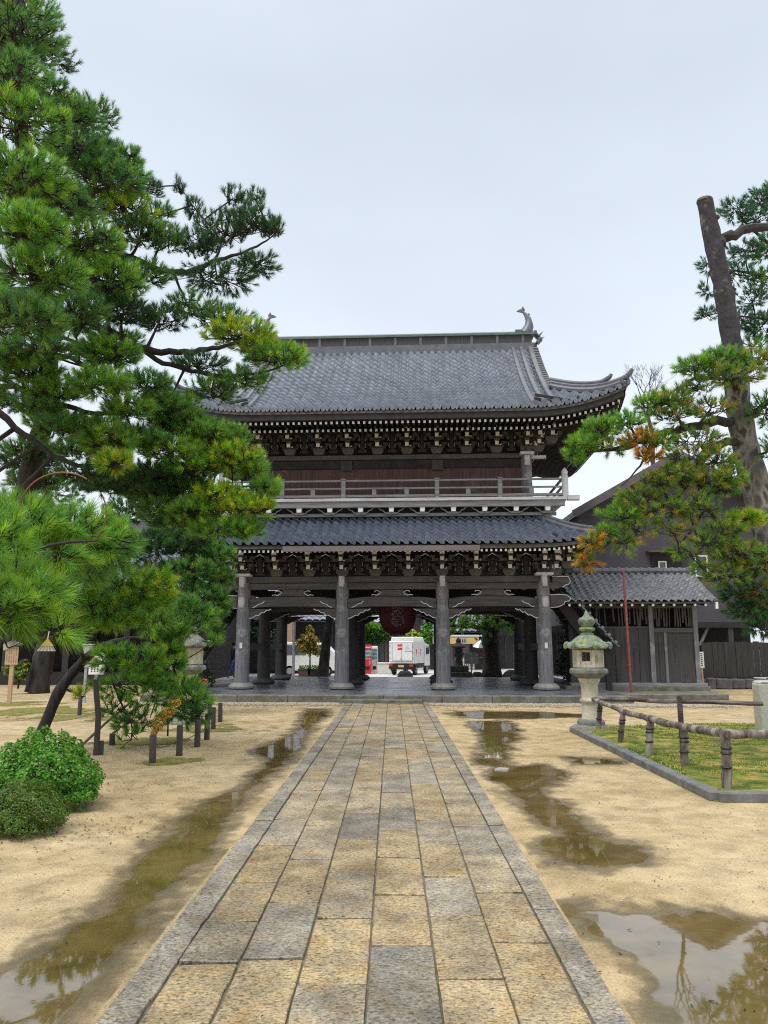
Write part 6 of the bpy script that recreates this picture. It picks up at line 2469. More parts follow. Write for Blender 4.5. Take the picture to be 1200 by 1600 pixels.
b.build('slats', M('pale_split_slats', (.035, .032, .03), (.115, .106, .10), .8, 5, (6, 6, .6)), ob)


def plain_roof(parent, x0, x1, y0, z0, y1, z1, mat, colw=.25, rowh=.26, sag=.05, amp=.035, lip=.035, seed=0, name='roof'):
    "one tiled slope between an eave line (y0,z0) and a ridge line (y1,z1)"
    S = math.hypot(y1 - y0, z1 - z0)
    cx, hw = (x0 + x1) / 2, (x1 - x0) / 2

    def fn(x, s):
        t = s / S
        return np.stack([cx + x, y0 + (y1 - y0) * t + 0 * x, z0 + (z1 - z0) * t - sag * 4 * t * (1 - t) + 0 * x], -1)
    m_ = MB()
    tile_field(m_, fn, 0, S, lambda s: hw, colw=colw, rowh=rowh, amp=amp, lip=lip, seed=seed)
    roof_skin(m_, fn, .02, S, lambda s: hw - .02, -.08, nx=2, ns=4)
    o = m_.build(name, mat, parent, fixn=False)
    o.data.shade_smooth()
    o.data.set_sharp_from_angle(angle=R(50))
    return o


shed_tile = M('pale_worn_tile', (.09, .095, .105), (.30, .31, .33), .4, 6.5, bump=.1, spec=.55, spots=(.42, .40, .34), spot_scale=7, spot_amt=.36, rvar=.1)
plain_roof(ob, xa - .35, 2.28, -1.0, 2.98, 1.0, 4.05, shed_tile, colw=.225, rowh=.23, amp=.035, lip=.045)
plain_roof(ob, xa - .35, 2.28, 3.0, 2.98, 1.0, 4.05, shed_tile, seed=2)
b = MB()
b.tube([(xa - .3, 1, 4.12), (2.2, 1, 4.12)], .11, 8)
for x in np.arange(xa - .2, 2.2, .26):
    b.tube([(x, 1, 4.12), (x + .1, 1, 4.12)], .13, 8)
b.lathe([(.0, 0), (.12, .02), (.12, .1), (.05, .2), (0, .22)], 8, (2.2, 1, 4.1))
b.build('ridge', ridge_m, ob, smooth=True)
b = MB()
for x in np.arange(xa - .2, 2.2, .33):
    b.tube([(x, -.93, 2.86), (x, .0, 2.98)], .04, 8, 0)
    b.tube([(x, -.945, 2.858), (x, -.93, 2.86)], .042, 8, 1)
b.bb((xa - .33, -.9, 2.90), (2.25, -.84, 2.94), 0)
b.box((2.22, -.95, 2.84), (.07, .12, .2), 1)
b.build('rafter_ends', [wood_black, white_paint], ob)

a = gp(987, 1090)
tp = at(974, 893, a.y - .1)
b = MB().tube([(0, 0, 0), (tp - a) * .5, tp - a], [.043, .04, .036], 10)
for k_ in (.25, .55, .8):
    p = (tp - a) * k_
    b.lathe([(.046, -.02), (.05, 0), (.046, .02)], 10, p)
tag(b.build('red_pole', rust_red, smooth=True, loc=tuple(a)), 'slim rusty red pole standing before the timber shed', 'pole')
# paving shelf in front of the shed
# small white name post and blue bucket near the plank fence
a = gp(1099, 1078)
T = thing('marker_post', 'thin wooden stake with a narrow white label by the shed corner', 'marker', tuple(a))
MB().bb((-.03, -.02, 0), (.03, .02, .85)).build('stake', tan_wood, T)
MB().bb((-.085, -.035, .78), (.085, -.022, 1.36)).build('label', paper_white, T)
b = MB()
for j in range(7):
    b.box((0, -.037, 1.29 - j * .07), (.07, .003, .045))
b.build('writing', M('green_ink', (.05, .16, .12), (.08, .2, .15), .8, 5), T)
a = gp(1119, 1071)
tag(MB().lathe([(.10, 0), (.13, .02), (.15, .28), (.16, .29), (.14, .27), (.12, .03)], 16).tube([(-.15, 0, .26), (-.1, 0, .38), (.1, 0, .38), (.15, 0, .26)], .008, 5).build('bucket', M('blue_plastic', (.10, .26, .42), (.14, .32, .5), .5, 4), smooth=True, loc=tuple(a)), 'small blue bucket on the ground by the plank fence', 'bucket')

# ================================================================== MAUVE HOUSE BEHIND ON THE RIGHT
HY = 31.0
hs = thing('mauve_house', 'big mauve plastered gabled house with a dark open ground floor', 'house', (at(1062, 900, HY).x, HY, 0))
HX = hs.location.x
loc = lambda px, py, Y=HY: at(px, py, Y) - Vector((HX, HY, 0))
ap = loc(1062, 712)
el = loc(890, 803)
er = Vector((-el.x, 0, el.z))
pz0 = loc(1080, 972).z
b = MB()
b.prism([(el.x + .35, pz0), (er.x - .35, pz0), (er.x - .35, er.z), (0, ap.z - .1), (el.x + .35, el.z)], 0, .25)
b.bb((el.x + .35, .25, pz0), (el.x + .6, 10, el.z)).bb((er.x - .6, .25, pz0), (er.x - .35, 10, er.z))
b.build('wall', plaster_mauve, hs)
b = MB()
for s_ in (-1, 1):
    e_ = Vector((s_ * er.x, 0, er.z))
    a_ = Vector((0, 0, ap.z))
    for y0_, y1_, th, off in ((-.75, 10, .12, 0),):
        nrm = Vector((s_ * (a_.z - e_.z), 0, er.x)).normalized()
        q = [e_ + Vector((0, y0_, 0)), a_ + Vector((0, y0_, 0)), a_ + Vector((0, y1_, 0)), e_ + Vector((0, y1_, 0))]
        lo = [p - nrm * .16 for p in q]
        b.add(q + lo, [(0, 1, 2, 3), (7, 6, 5, 4), (0, 4, 5, 1), (2, 6, 7, 3), (0, 3, 7, 4), (1, 5, 6, 2)])
b.build('roof', tile_m, hs)
b = MB()
for s_ in (-1, 1):
    b.beam((s_ * (er.x + .02), -.78, er.z - .13), (s_ * .04, -.78, ap.z - .13), .06, .30)
b.build('bargeboard', M('brown_bargeboard', (.09, .075, .08), (.15, .13, .135), .6, 3), hs)
# openings
w0, w1 = loc(1016, 864), loc(1066, 894)
rc = MB().bb((w0.x, -.03, w1.z), (w1.x, -.006, w0.z - .04)).build('recess_shade', wood_black, hs)  # flat black sheet on the wall, recess shade put into its colour
MB().bb((w0.x - .2, -.4, w0.z), (w1.x + .2, 0, w0.z + .06)).build('canopy', wood_h, hs)
w0, w1 = loc(1027, 877), loc(1041, 895)
f = MB()
for a_, b_ in (((w0.x, -.10, w1.z), (w0.x + .05, -.035, w0.z)), ((w1.x - .05, -.10, w1.z), (w1.x, -.035, w0.z)), ((w0.x + .05, -.10, w0.z - .05), (w1.x - .05, -.035, w0.z)), ((w0.x + .05, -.10, w1.z), (w1.x - .05, -.035, w1.z + .05))):
    f.bb(a_, b_)
wf = f.build('window', metal_white, hs)
MB().bb((w0.x + .05, -.06, w1.z + .05), (w1.x - .05, -.045, w0.z - .05)).build('pane', glass_m, wf)
w0, w1 = loc(1083, 868), loc(1106, 901)
f = MB()
for a_, b_ in (((w0.x, -.10, w1.z), (w0.x + .06, .0, w0.z)), ((w1.x - .06, -.10, w1.z), (w1.x, .0, w0.z)), ((w0.x + .06, -.10, w0.z - .06), (w1.x - .06, .0, w0.z)), ((w0.x + .06, -.10, w1.z), (w1.x - .06, .0, w1.z + .06))):
    f.bb(a_, b_)
wf = f.build('window', metal_white, hs)
MB().bb((w0.x + .06, -.06, w1.z + .06), (w1.x - .06, -.02, w0.z - .06)).build('pane', glass_m, wf)
# dark open ground floor: posts, beams, back wall
b = MB()
b.bb((el.x + .3, 3.0, 0), (er.x - .3, 3.2, pz0 + .4)).bb((el.x + .3, -.1, pz0 - .22), (er.x - .3, .2, pz0))
b.build('ground_floor', wood_black, hs)
for x in np.linspace(el.x + .6, er.x - .6, 5):
    MB().bb((x - .1, -.05, 0), (x + .1, .15, pz0 - .2)).build('post', wood_dv, hs)
MB().beam(loc(1095, 1008) + Vector((0, .1, 0)), loc(1110, 975) + Vector((0, .1, 0)), .08, .10).build('brace', wood_v, hs)
MB().bb((el.x + .32, .0, 0), (loc(945, 900).x, .2, pz0 - .2)).build('ground_floor_wall', plaster_mauve, hs)

FYY = 29.2
pf_ = thing('plank_fence', 'dark plank fence on low stones in front of the mauve house', 'fence', (at(1170, 1040, FYY).x, FYY, 0))
x0 = at(1098, 1040, FYY).x - pf_.location.x
b = MB()
x = x0
while x < 5.5:
    w = rr.uniform(.16, .24)
    b.bb((x + .006, rr.uniform(-.01, .01), .42), (x + w - .006, .03, 1.72 + rr.uniform(-.03, .02)))
    x += w
b.build('boards', M('black_planks', (.02, .018, .017), (.055, .05, .048), .8, 2.6, (8, 8, .4), bump=.3, bscale=8), pf_)
MB().bb((x0, .035, .6), (5.5, .1, .7)).bb((x0, .035, 1.45), (5.5, .1, 1.55)).build('rail', wood_black, pf_)
b = MB()
x = x0 - .6
while x < 5.5:
    w = rr.uniform(.35, .7)
    b.box((x + w / 2, .0, .19), (w - .02, .5, .40 + rr.uniform(-.06, .05)), 0, Matrix.Rotation(rr.uniform(-.06, .06), 3, 'Y'))
    x += w
b.build('stone_footing', stone_dk, pf_, bevel=.05)

# evergreen bush and red vending machine past the gate's right end
c_ = at(893, 1030, 28.6)
leafy_tree('evergreen_bush', 'dark evergreen bush between the gate and the mauve house', 'bush', (c_.x, 28.6, 0), (c_.x, 28.6, 1.6), .05,
           [((c_.x, 28.6, 1.0), (.6, .6, .8)), ((c_.x + .1, 28.5, 1.9), (.45, .45, .6)), ((c_.x - .15, 28.6, 2.7), (.3, .3, .45))], 2600, .10, [(.015, .045, .022), (.022, .06, .028), (.03, .075, .03)], 14)


def vending(label, px0, px1, pyb, h, mat, Y=None, group='vending machines on the street'):
    a_ = gp((px0 + px1) / 2, pyb)
    w = (px1 - px0) * mpp(a_.y, pyb)
    T = thing('vending_machine', label, 'vending machine', tuple(a_), 0, group)
    MB().bb((-w / 2, 0, .04), (w / 2, .7, h)).build('cabinet', mat, T, bevel=.02)
    MB().bb((-w * .42, -.012, h * .50), (w * .42, -.002, h * .93)).build('display_window', paper_white, T)
    b = MB()
    for r_ in range(3):
        for c2 in range(6):
            b.lathe([(.03, 0), (.03, .12), (.012, .15)], 6, (-w * .36 + c2 * w * .144, -.03, h * (.53 + .14 * r_)), rr.randrange(3))
    b.build('cans', [red_paint, M('can_blue', (.1, .2, .5), (.12, .24, .55), .4, 5), M('can_green', (.1, .4, .15), (.12, .45, .2), .4, 5)], T)
    MB().bb((-w * .3, -.015, h * .14), (w * .3, -.002, h * .26)).build('delivery_flap', black_m, T)
    MB().bb((w * .22, -.015, h * .32), (w * .40, -.002, h * .46)).build('coin_panel', metal_grey, T)
    return T


vending('red vending machine past the right end of the gate', 853, 878, 1054, 1.75, red_paint)
vending('red and white vending machine left of the delivery truck', 568, 580, 1053, 1.62, red_paint)
vending('white vending machine beside the red one left of the truck', 580.5, 590, 1052, 1.55, metal_white)

# ================================================================== DARK HALL ON THE LEFT
hl = thing('dark_hall', 'dark timber hall with tiled roof behind the pines on the left', 'hall', (-15.5, 33.5, 0))
MB().bb((-11, -.01, .0), (7.0, 9, .46)).bb((-11, 3.2, .47), (7.0, 9, 3.6)).bb((-11, -1.2, 3.0), (7.0, 3.2, 3.1)).bb((6.8, -1.2, .5), (7.0, 3.2, 3.0)).build('wall', wood_black, hl)
MB().bb((-11.5, -1.6, 0), (7.4, -.01, .5)).build('veranda', wood_black, hl)
for x in np.arange(-10.5, 7, 2.5):
    MB().bb((x - .13, -1.3, .5), (x + .13, -1.04, 3.5)).build('post', wood_dv, hl)
    MB().bb((x + .4, 3.1, .9), (x + 2.1, 3.19, 2.6)).build('lattice_door', M('lattice_door', (.04, .034, .03), (.09, .075, .065), .8, 18, (6, 1, .2)), hl)
plain_roof(hl, -12.4, 7.9, -2.6, 3.5, 4.5, 7.2, tile_m, colw=.28, rowh=.32, sag=.3)
plain_roof(hl, -12.4, 7.9, 11.6, 3.5, 4.5, 7.2, tile_m, colw=.28, rowh=.6, sag=.3)
MB().bb((-12.3, 4.2, 7.1), (7.8, 4.8, 7.7)).build('ridge', ridge_m, hl)
MB().bb((-12.3, -2.5, 3.22), (7.8, -2.35, 3.42)).build('eave_board', wood_dv, hl)

# ================================================================== BEYOND THE GATE
# small white delivery truck seen from behind
tc_ = gp(627, 1055)
tr = thing('delivery_truck', 'small white box delivery truck seen from behind on the street', 'truck', (tc_.x, tc_.y, 0), R(-19))
BW, BL = 1.42, 2.1
z0, z1 = .62, 1.82
MB().bb((-BW / 2, 0, z0), (BW / 2, BL, z1)).build('cargo_box', metal_white, tr, bevel=.03)
MB().prism([(-BW / 2 + .05, z1), (BW / 2 - .0, z1), (BW / 2 - .06, z1 + .22), (-BW / 2 + .12, z1 + .22)], .12, BL - .1).build('box_roof', metal_white, tr, bevel=.03)
d_ = MB().bb((-BW / 2 + .22, -.025, z0 + .14), (BW / 2 - .08, -.003, z1 - .12)).build('rear_door', metal_white, tr, bevel=.008)
MB().bb((-.20, -.032, z0 + .72), (.08, -.0255, z0 + 1.02)).build('logo_square', red_paint, d_)
b = MB()
b.ribbon([(-.20, z0 + .80), (-.15, z0 + .86), (-.10, z0 + .83), (-.04, z0 + .88), (.02, z0 + .86), (.08, z0 + .93)], .05, -.0355, -.0325)
b.ribbon([(-.19, z0 + .92), (-.13, z0 + .90), (-.07, z0 + .94)], .02, -.0355, -.0325)
b.build('logo_stroke', paper_white, d_)
b = MB()
for i, (x, z, w) in enumerate(((.40, z0 + .93, .16), (.36, z0 + .82, .22), (.42, z0 + .76, .24))):
    b.ribbon([(x - w / 2, z - .02), (x, z + .03), (x + w / 2, z)], .03, -.029, -.0255, i % 2)
b.build('door_print', [M('teal_print', (.25, .6, .55), (.3, .65, .6), .6, 4), M('blue_print', (.3, .5, .75), (.35, .55, .8), .6, 4)], d_)
b = MB()
for i in range(9):
    b.bb((.24 + i * .045, -.029, z0 + .62), (.27 + i * .045, -.0255, z0 + .67))
b.build('lettering', M('blue_grey_print', (.2, .27, .36), (.24, .3, .4), .6, 4), d_)
MB().tube([(-BW / 2 + .28, -.06, z0 + .16), (BW / 2 - .12, -.06, z0 + .16)], .012, 6).box((.02, -.05, z0 + .22), (.07, .05, .14)).build('door_bar', metal_grey, d_)
b = MB()
for y in (.45, 1.25):
    b.ribbon([(y - .05, z0 + .45), (y + .06, z0 + .62), (y - .02, z0 + .8)], .07, 0, .004)
    b.ribbon([(y + .08, z0 + .5), (y + .1, z0 + .75)], .04, 0, .004)
sp_ = b.build('side_mark', red_paint, tr)
sp_.data.transform(Matrix(((0, 1, 0, BW / 2 + .001), (1, 0, 0, 0), (0, 0, 1, 0), (0, 0, 0, 1))))
b = MB()
for x in (-BW / 2 + .20, .02, BW / 2 - .06):
    b.bb((x - .008, -.034, z0 + .1), (x + .008, -.0262, z1 - .1))
for z in (z0 + .1, z1 - .1):
    b.bb((-BW / 2 + .03, -.012, z - .012), (BW / 2 - .03, -.001, z + .012))
for x in (-BW / 2 + .06, BW / 2 - .04):
    for z in (z0 + .3, z0 + .6, z0 + .95):
        b.box((x, -.02, z), (.05, .03, .06))
b.build('hinges_and_seams', metal_grey, tr)
for y in (.06, .95, 1.75, BL - .04):
    MB().bb((BW / 2 + .001, y - .012, z0 + .02), (BW / 2 + .012, y + .012, z1 - .02)).build('side_rib', metal_grey, tr)
MB().bb((-.62, .05, .36), (.62, 3.1, .60)).build('chassis', black_m, tr)
MB().bb((-.70, -.02, .34), (.70, .05, .58)).bb((-.66, -.05, .30), (.66, 0, .36)).build('rear_bumper', black_m, tr)
MB().bb((-.16, -.035, .42), (.16, -.021, .54)).build('number_plate', M('yellow_plate', (.55, .42, .05), (.62, .5, .08), .5, 5), tr)
for s_ in (-1, 1):
    MB().bb((s_ * .58 - .1, -.055, .47), (s_ * .58 + .1, -.03, .57)).build('tail_light', M('tail_light_red', (.6, .03, .02), (.7, .05, .03), .3, 5), tr)
    for y in (.55, 2.65):
        w_ = thing_w = MB().lathe([(.10, -.075), (.25, -.075), (.27, -.05), (.27, .05), (.25, .075), (.10, .075)], 20).build('wheel', rubber, tr, smooth=True, loc=(s_ * .60, y, .27))
        w_.rotation_euler = (0, R(90), 0)
        MB().lathe([(.0, -.07), (.13, -.08), (.15, -.06), (.15, .06), (.13, .08), (0, .07)], 16).build('rim', metal_grey, w_, smooth=True)
    MB().bb((s_ * .60 - .12, .30, .22), (s_ * .60 + .12, .33, .5)).build('mud_flap', rubber, tr)
cb = MB()
cb.prism([(2.18, .45), (3.15, .45), (3.2, .95), (3.0, 1.62), (2.25, 1.72), (2.18, 1.7)], -.70, .70)
cab = cb.build('cab', metal_white, tr, bevel=.03)
cab.data.transform(Matrix(((0, 1, 0, 0), (1, 0, 0, 0), (0, 0, 1, 0), (0, 0, 0, 1))))
for s_ in (-1, 1):
    MB().bb((s_ * .705 - .006, 2.35, 1.1), (s_ * .705 + .006, 2.95, 1.55)).build('side_window', glass_m, cab)
MB().bb((.82, 2.9, 1.05), (.95, 2.96, 1.35)).tube([(.7, 2.95, 1.3), (.85, 2.93, 1.3)], .012, 5).build('mirror', black_m, tr)


def person(label, loc_, rz, joints, radii, edges, hair_col, zones, scale=1.0, hands=True):
    "one skinned body; zones: list of (test(co), material)"
    T = thing('person', label, 'person', loc_, rz)
    me = bpy.data.meshes.new('body')
    me.from_pydata(joints, edges, [])
    o = bpy.data.objects.new('body', me)
    COL.objects.link(o)
    o.modifiers.new('skin', 'SKIN')
    for i, r_ in enumerate(radii):
        me.skin_vertices[0].data[i].radius = (r_, r_) if not hasattr(r_, '__len__') else r_
    me.skin_vertices[0].data[0].use_root = True
    s_ = o.modifiers.new('sub', 'SUBSURF')
    s_.levels = 2
    bpy.context.view_layer.update()
    m2 = bpy.data.meshes.new_from_object(o.evaluated_get(bpy.context.evaluated_depsgraph_get()))
    bpy.data.objects.remove(o)
    m2.name = 'body'
    m2.materials.clear()
    for _, m_ in zones:
        m2.materials.append(m_)
    for p in m2.polygons:
        for k_, (test, _) in enumerate(zones):
            if test(p.center):
                p.material_index = k_
                break
        p.use_smooth = True
    bo = bpy.data.objects.new('body', m2)
    COL.objects.link(bo)
    bo.parent = T
    h = Vector(joints[4])
    MB().lathe([(0, .13), (.07, .115), (.105, .06), (.112, 0), (.10, -.05), (.085, -.06)], 14, h + Vector((0, .015, .02))).build('hair', hair_col, T, smooth=True)
    T.scale = (scale,) * 3
    return T


skin_m = M('skin', (.45, .28, .2), (.52, .34, .25), .6, 6)
hair_m = M('dark_hair', (.015, .012, .01), (.03, .025, .02), .5, 20)
jeans = M('blue_jeans', (.05, .12, .30), (.08, .18, .42), .8, 9)
navy = M('dark_jacket', (.018, .02, .03), (.035, .038, .05), .8, 9)
maroon = M('dark_maroon_coat', (.06, .02, .025), (.10, .035, .04), .8, 9)
beige = M('pinkish_beige_coat', (.40, .24, .20), (.52, .34, .29), .8, 9)
J = [(0, 0, .95), (0, 0, 1.15), (0, -.01, 1.38), (0, -.01, 1.50), (0, -.02, 1.62), (0, -.02, 1.70),
     (.09, 0, .90), (.10, -.04, .50), (.10, .02, .10), (.10, -.12, .04),
     (-.09, 0, .90), (-.10, .10, .50), (-.10, .26, .14), (-.10, .16, .04),
     (.19, 0, 1.38), (.24, .03, 1.10), (.24, -.10, .88), (.24, -.14, .80),
     (-.19, 0, 1.38), (-.24, .0, 1.10), (-.22, -.16, 1.18), (-.20, -.2, 1.24)]
E = [(0, 1), (1, 2), (2, 3), (3, 4), (4, 5), (0, 6), (6, 7), (7, 8), (8, 9), (0, 10), (10, 11), (11, 12), (12, 13), (2, 14), (14, 15), (15, 16), (16, 17), (2, 18), (18, 19), (19, 20), (20, 21)]
RD = [.13, .125, .13, .055, .095, .06, .085, .06, .042, .04, .085, .06, .042, .04, .06, .045, .034, .03, .06, .045, .034, .03]
a = gp(757, 1048)
pw = person('person in dark maroon coat walking away under a pale umbrella', tuple(a), R(180), J, RD, E, hair_m,
            [(lambda c: c.z > 1.46 or (abs(c.x) > .2 and c.z < .85 and c.z > .7), skin_m), (lambda c: c.z > .72, maroon), (lambda c: True, navy)], .98)
def umbrella(label, c_, r0, mats, tilt):
    T = thing('umbrella', label, 'umbrella', tuple(c_), 0, 'umbrellas held open on the street')
    b = MB()
    n = 16
    rows = [(0, .20), (.25, .18), (.55, .10), (.85, -.04), (1, -.14)]
    for i in range(len(rows) - 1):
        for j in range(n):
            t0, t1 = 2 * math.pi * j / n, 2 * math.pi * (j + 1) / n
            sc0 = lambda t: 1 - .03 * (1 - abs(math.cos(4 * t)))
            q = [(rows[k2][0] * r0 * sc0(t) * math.cos(t), rows[k2][0] * r0 * sc0(t) * math.sin(t), rows[k2][1] * r0 * 1.6) for k2, t in ((i, t0), (i, t1), (i + 1, t1), (i + 1, t0))]
            q2 = [(x, y, z - .006) for x, y, z in q]
            b.add(q, [(0, 1, 2, 3)], (j // 2) % 2)
            b.add(q2, [(3, 2, 1, 0)], (j // 2) % 2)
    b.build('canopy', mats, T)
    MB().tube([(0, 0, .34 * r0 * 1.1), (0, 0, -.75)], .008, 6).tube([(0, 0, -.75), (.0, .03, -.80), (0, .06, -.76)], .012, 6).build('handle', black_m, T)
    T.rotation_euler = tilt
    return T


umbrella('pale white and grey umbrella over the person in maroon', Vector((a.x - .15, a.y - .15, 1.72)), .62, [paper_white, M('grey_cloth', (.14, .15, .17), (.2, .21, .23), .7, 4)], (R(14), R(-8), .3))
a = gp(797, 1037)
person('person in pinkish beige coat standing under a dark blue umbrella', tuple(a), R(0), J, RD, E, hair_m,
       [(lambda c: c.z > 1.46 or (abs(c.x) > .2 and c.z < .85 and c.z > .7), skin_m), (lambda c: c.z > .42, beige), (lambda c: True, navy)], .98)
umbrella('dark blue umbrella over the person in beige behind the right pillars', Vector((a.x + .05, a.y - .1, 1.78)), .6, [navy, M('blue_cloth', (.03, .06, .14), (.05, .09, .2), .6, 4)], (R(10), 0, .2))
a = gp(364, 1061)
person('person in dark jacket and jeans half hidden behind the left front pillar', tuple(a), R(75), J, RD, E, hair_m,
       [(lambda c: c.z > 1.46 or (abs(c.x) > .2 and c.z < .85 and c.z > .7), skin_m), (lambda c: c.z > .9, navy), (lambda c: True, jeans)], 1.0)

# signboard in the right bay, dark lantern, boulders, pine with flat crown
a = gp(737, 1063)
T = thing('steel_sign', 'grey metal sign panel on a post seen from behind', 'sign', tuple(a))
MB().tube([(0, 0, 0), (0, 0, 1.3)], .035, 8).build('post', metal_grey, T)
pn_ = MB().prism([(-.32, .75), (.32, .75), (.32, 1.22), (0, 1.30), (-.32, 1.22)], -.06, -.036).build('panel', M('bluish_sign_back', (.22, .25, .29), (.32, .35, .4), .5, 3), T, bevel=.008)
MB().bb((-.05, -.075, .78), (.05, -.0605, 1.2)).build('stiffener', metal_grey, pn_)
a = gp(717, 1064)
T = thing('stone_lantern', 'dark weathered stone lantern on a stepped plinth past the gate', 'stone lantern', (a.x, a.y, 0))
MB().bb((-.55, -.5, 0), (.55, .5, .42)).bb((-.42, -.4, .43), (.42, .4, .68)).build('plinth', stone_dk, T, bevel=.03)
b = MB()
b.lathe([(.20, .68), (.17, .75), (.15, 1.05), (.20, 1.12), (.26, 1.16), (.26, 1.22), (.2, 1.24)], 14)
b.build('shaft', stone_dk, T, smooth=True)
b = MB()
hexa(b, [(.19, 1.24), (.19, 1.46)])
b.build('fire_box', stone_dk, T)
b = MB()
hexa(b, [(.18, 1.46), (.36, 1.50), (.37, 1.54), (.2, 1.66), (.1, 1.72)])
b.lathe([(.08, 1.72), (.12, 1.78), (.10, 1.85), (.03, 1.93), (0, 1.95)], 12)
b.build('cap', stone_dk, T, bevel=.01)
for (px, w, h, lab) in ((633, .32, .24, 'dark rounded stone behind the platform in the middle bay'), (733, .16, .17, 'small dark stone left of the sign post foot'), (746, .24, .19, 'small dark stone right of the sign post foot'), (800, .5, .2, 'flat dark stone near the right rear pillars')):
    Y_ = 36.6
    p = at(px, 1060, Y_)
    bm = bmesh.new()
    bmesh.ops.create_icosphere(bm, subdivisions=3, radius=1)
    for v in bm.verts:
        k_ = 1 + .12 * math.sin(v.co.x * 3 + px) + .1 * math.sin(v.co.z * 4 + v.co.y * 3)
        v.co = Vector((v.co.x * w * k_, v.co.y * w * .8 * k_, max(-.1, v.co.z * (h + .25) * k_)))
    me = bpy.data.meshes.new('boulder')
    bm.to_mesh(me)
    bm.free()
    me.shade_smooth()
    me.materials.append(stone_dk)
    o = bpy.data.objects.new('boulder', me)
    COL.objects.link(o)
    o.location = (p.x, Y_, .0)
    tag(o, lab, 'stone')

a = gp(768, 1061)
pine('pine_tree', 'spreading pine with a thick dark trunk framed by the right bay', 'pine tree',
     lim((768, 1062, 37, .52), (769, 1040, 37, .40), (767, 1010, 37, .40), (766, 985, 37, .42), (770, 960, 37, .3)),
     [lim((767, 985, 37, .2), (735, 978, 36.6, .13), (705, 978, 36.4, .06)), lim((766, 985, 37, .2), (800, 975, 36.8, .12), (825, 980, 36.8, .05))],
     [pad(712, 978, 22, 9, 36.4, 90, 'fresh'), pad(742, 970, 22, 10, 36.5, 90, 'fresh'), pad(775, 966, 24, 10, 36.4, 90, 'fresh'), pad(808, 974, 20, 10, 36.6, 80, 'fresh'), pad(700, 983, 10, 5, 36.4, 20, 'fresh'), pad(765, 982, 22, 7, 36.3, 40, 'mid'), pad(805, 986, 16, 6, 36.5, 36, 'fresh'), pad(752, 1001, 8, 3, 36.3, 10, 'dark'), pad(790, 955, 30, 10, 37, 60, 'mid'), pad(740, 955, 30, 8, 37, 50, 'mid')],
     bark_d, twig_m, 101, needle_w=.022, Mn=26, needle_l=.17, dens=.9)
pine('pine_tree', 'rounded pine above the vending machines beyond the middle bay', 'pine tree',
     lim((570, 1045, 50, .2), (578, 1010, 50, .16), (590, 985, 50, .12)),
     [lim((588, 990, 50, .09), (605, 985, 49.8, .05))],
     [pad(580, 985, 16, 8, 49.6, 110, 'fresh'), pad(600, 990, 10, 8, 49.6, 60, 'mid'), pad(573, 996, 12, 7, 49.6, 70, 'mid'), pad(592, 1000, 12, 4, 49.6, 40, 'dark')],
     bark_d, twig_m, 102, needle_w=.03, Mn=20, needle_l=.2)
a = gp(506, 1063)
pine('pine_tree', 'bare leaning dark trunk seen through the left bay', 'pine tree',
     lim((503, 1064, 36.5, .30), (507, 1030, 36.5, .25), (512, 990, 36.5, .22), (518, 950, 36.5, .2), (524, 915, 36.5, .17), (528, 880, 36.5, .1)),
     [lim((524, 915, 36.5, .1), (500, 900, 36.5, .07), (470, 895, 36.5, .04))],
     [pad(490, 895, 34, 9, 36.5, 80, 'dark'), pad(530, 890, 34, 10, 36.5, 80, 'mid')], bark_d, twig_m, 103, needle_w=.02, Mn=22, needle_l=.17)


def leafy_at(name, label, cat, px, pyb, Y, blobs, n, size, cols, seed, tr_=.05, grp=None):
    b0 = at(px, pyb, Y)
    B = []
    for x, y, rx, ry in blobs:
        s = mpp(Y, y)
        B.append((at(x, y, Y), (rx * s, rx * s * .9, ry * s)))
    tp_ = at(blobs[0][0], blobs[0][1], Y)
    return leafy_tree(name, label, cat, (b0.x, Y, max(0, b0.z)), tuple(tp_), tr_, B, n, size, cols, seed, group=grp)


YEL = [(.36, .26, .03), (.26, .22, .03), (.45, .30, .04), (.18, .2, .03)]
LIME = [(.36, .46, .04), (.28, .40, .04), (.52, .48, .06), (.2, .34, .04)]
GRN = [(.12, .32, .04), (.16, .40, .05), (.09, .25, .04)]
leafy_at('maple_tree', 'young yellow-leaved tree in planters seen through the left bay', 'tree', 484, 1052, 38.5, [(484, 1000, 14, 12), (478, 1012, 14, 10), (492, 1015, 10, 10), (484, 985, 6, 8), (468, 1003, 6, 6)], 1500, .16, YEL, 41, .035)
leafy_at('garden_tree', 'yellow-green tree behind the truck to the left', 'tree', 632, 1050, 52, [(632, 993, 9, 5), (645, 990, 8, 6), (655, 996, 10, 6)], 900, .24, LIME, 42, .06)
leafy_at('garden_tree', 'bright green tree rising right of the truck', 'tree', 668, 1050, 50, [(668, 985, 9, 14), (664, 1000, 8, 10), (672, 970, 6, 8)], 1300, .24, GRN, 43, .06)
leafy_at('evergreen_bush', 'dark shrubs seen between the left pillars', 'bush', 410, 1056, 40, [(405, 1005, 8, 14), (425, 1000, 9, 16), (395, 990, 8, 10)], 1500, .16, [(.03, .08, .03), (.045, .11, .035), (.02, .05, .02)], 44, .05)
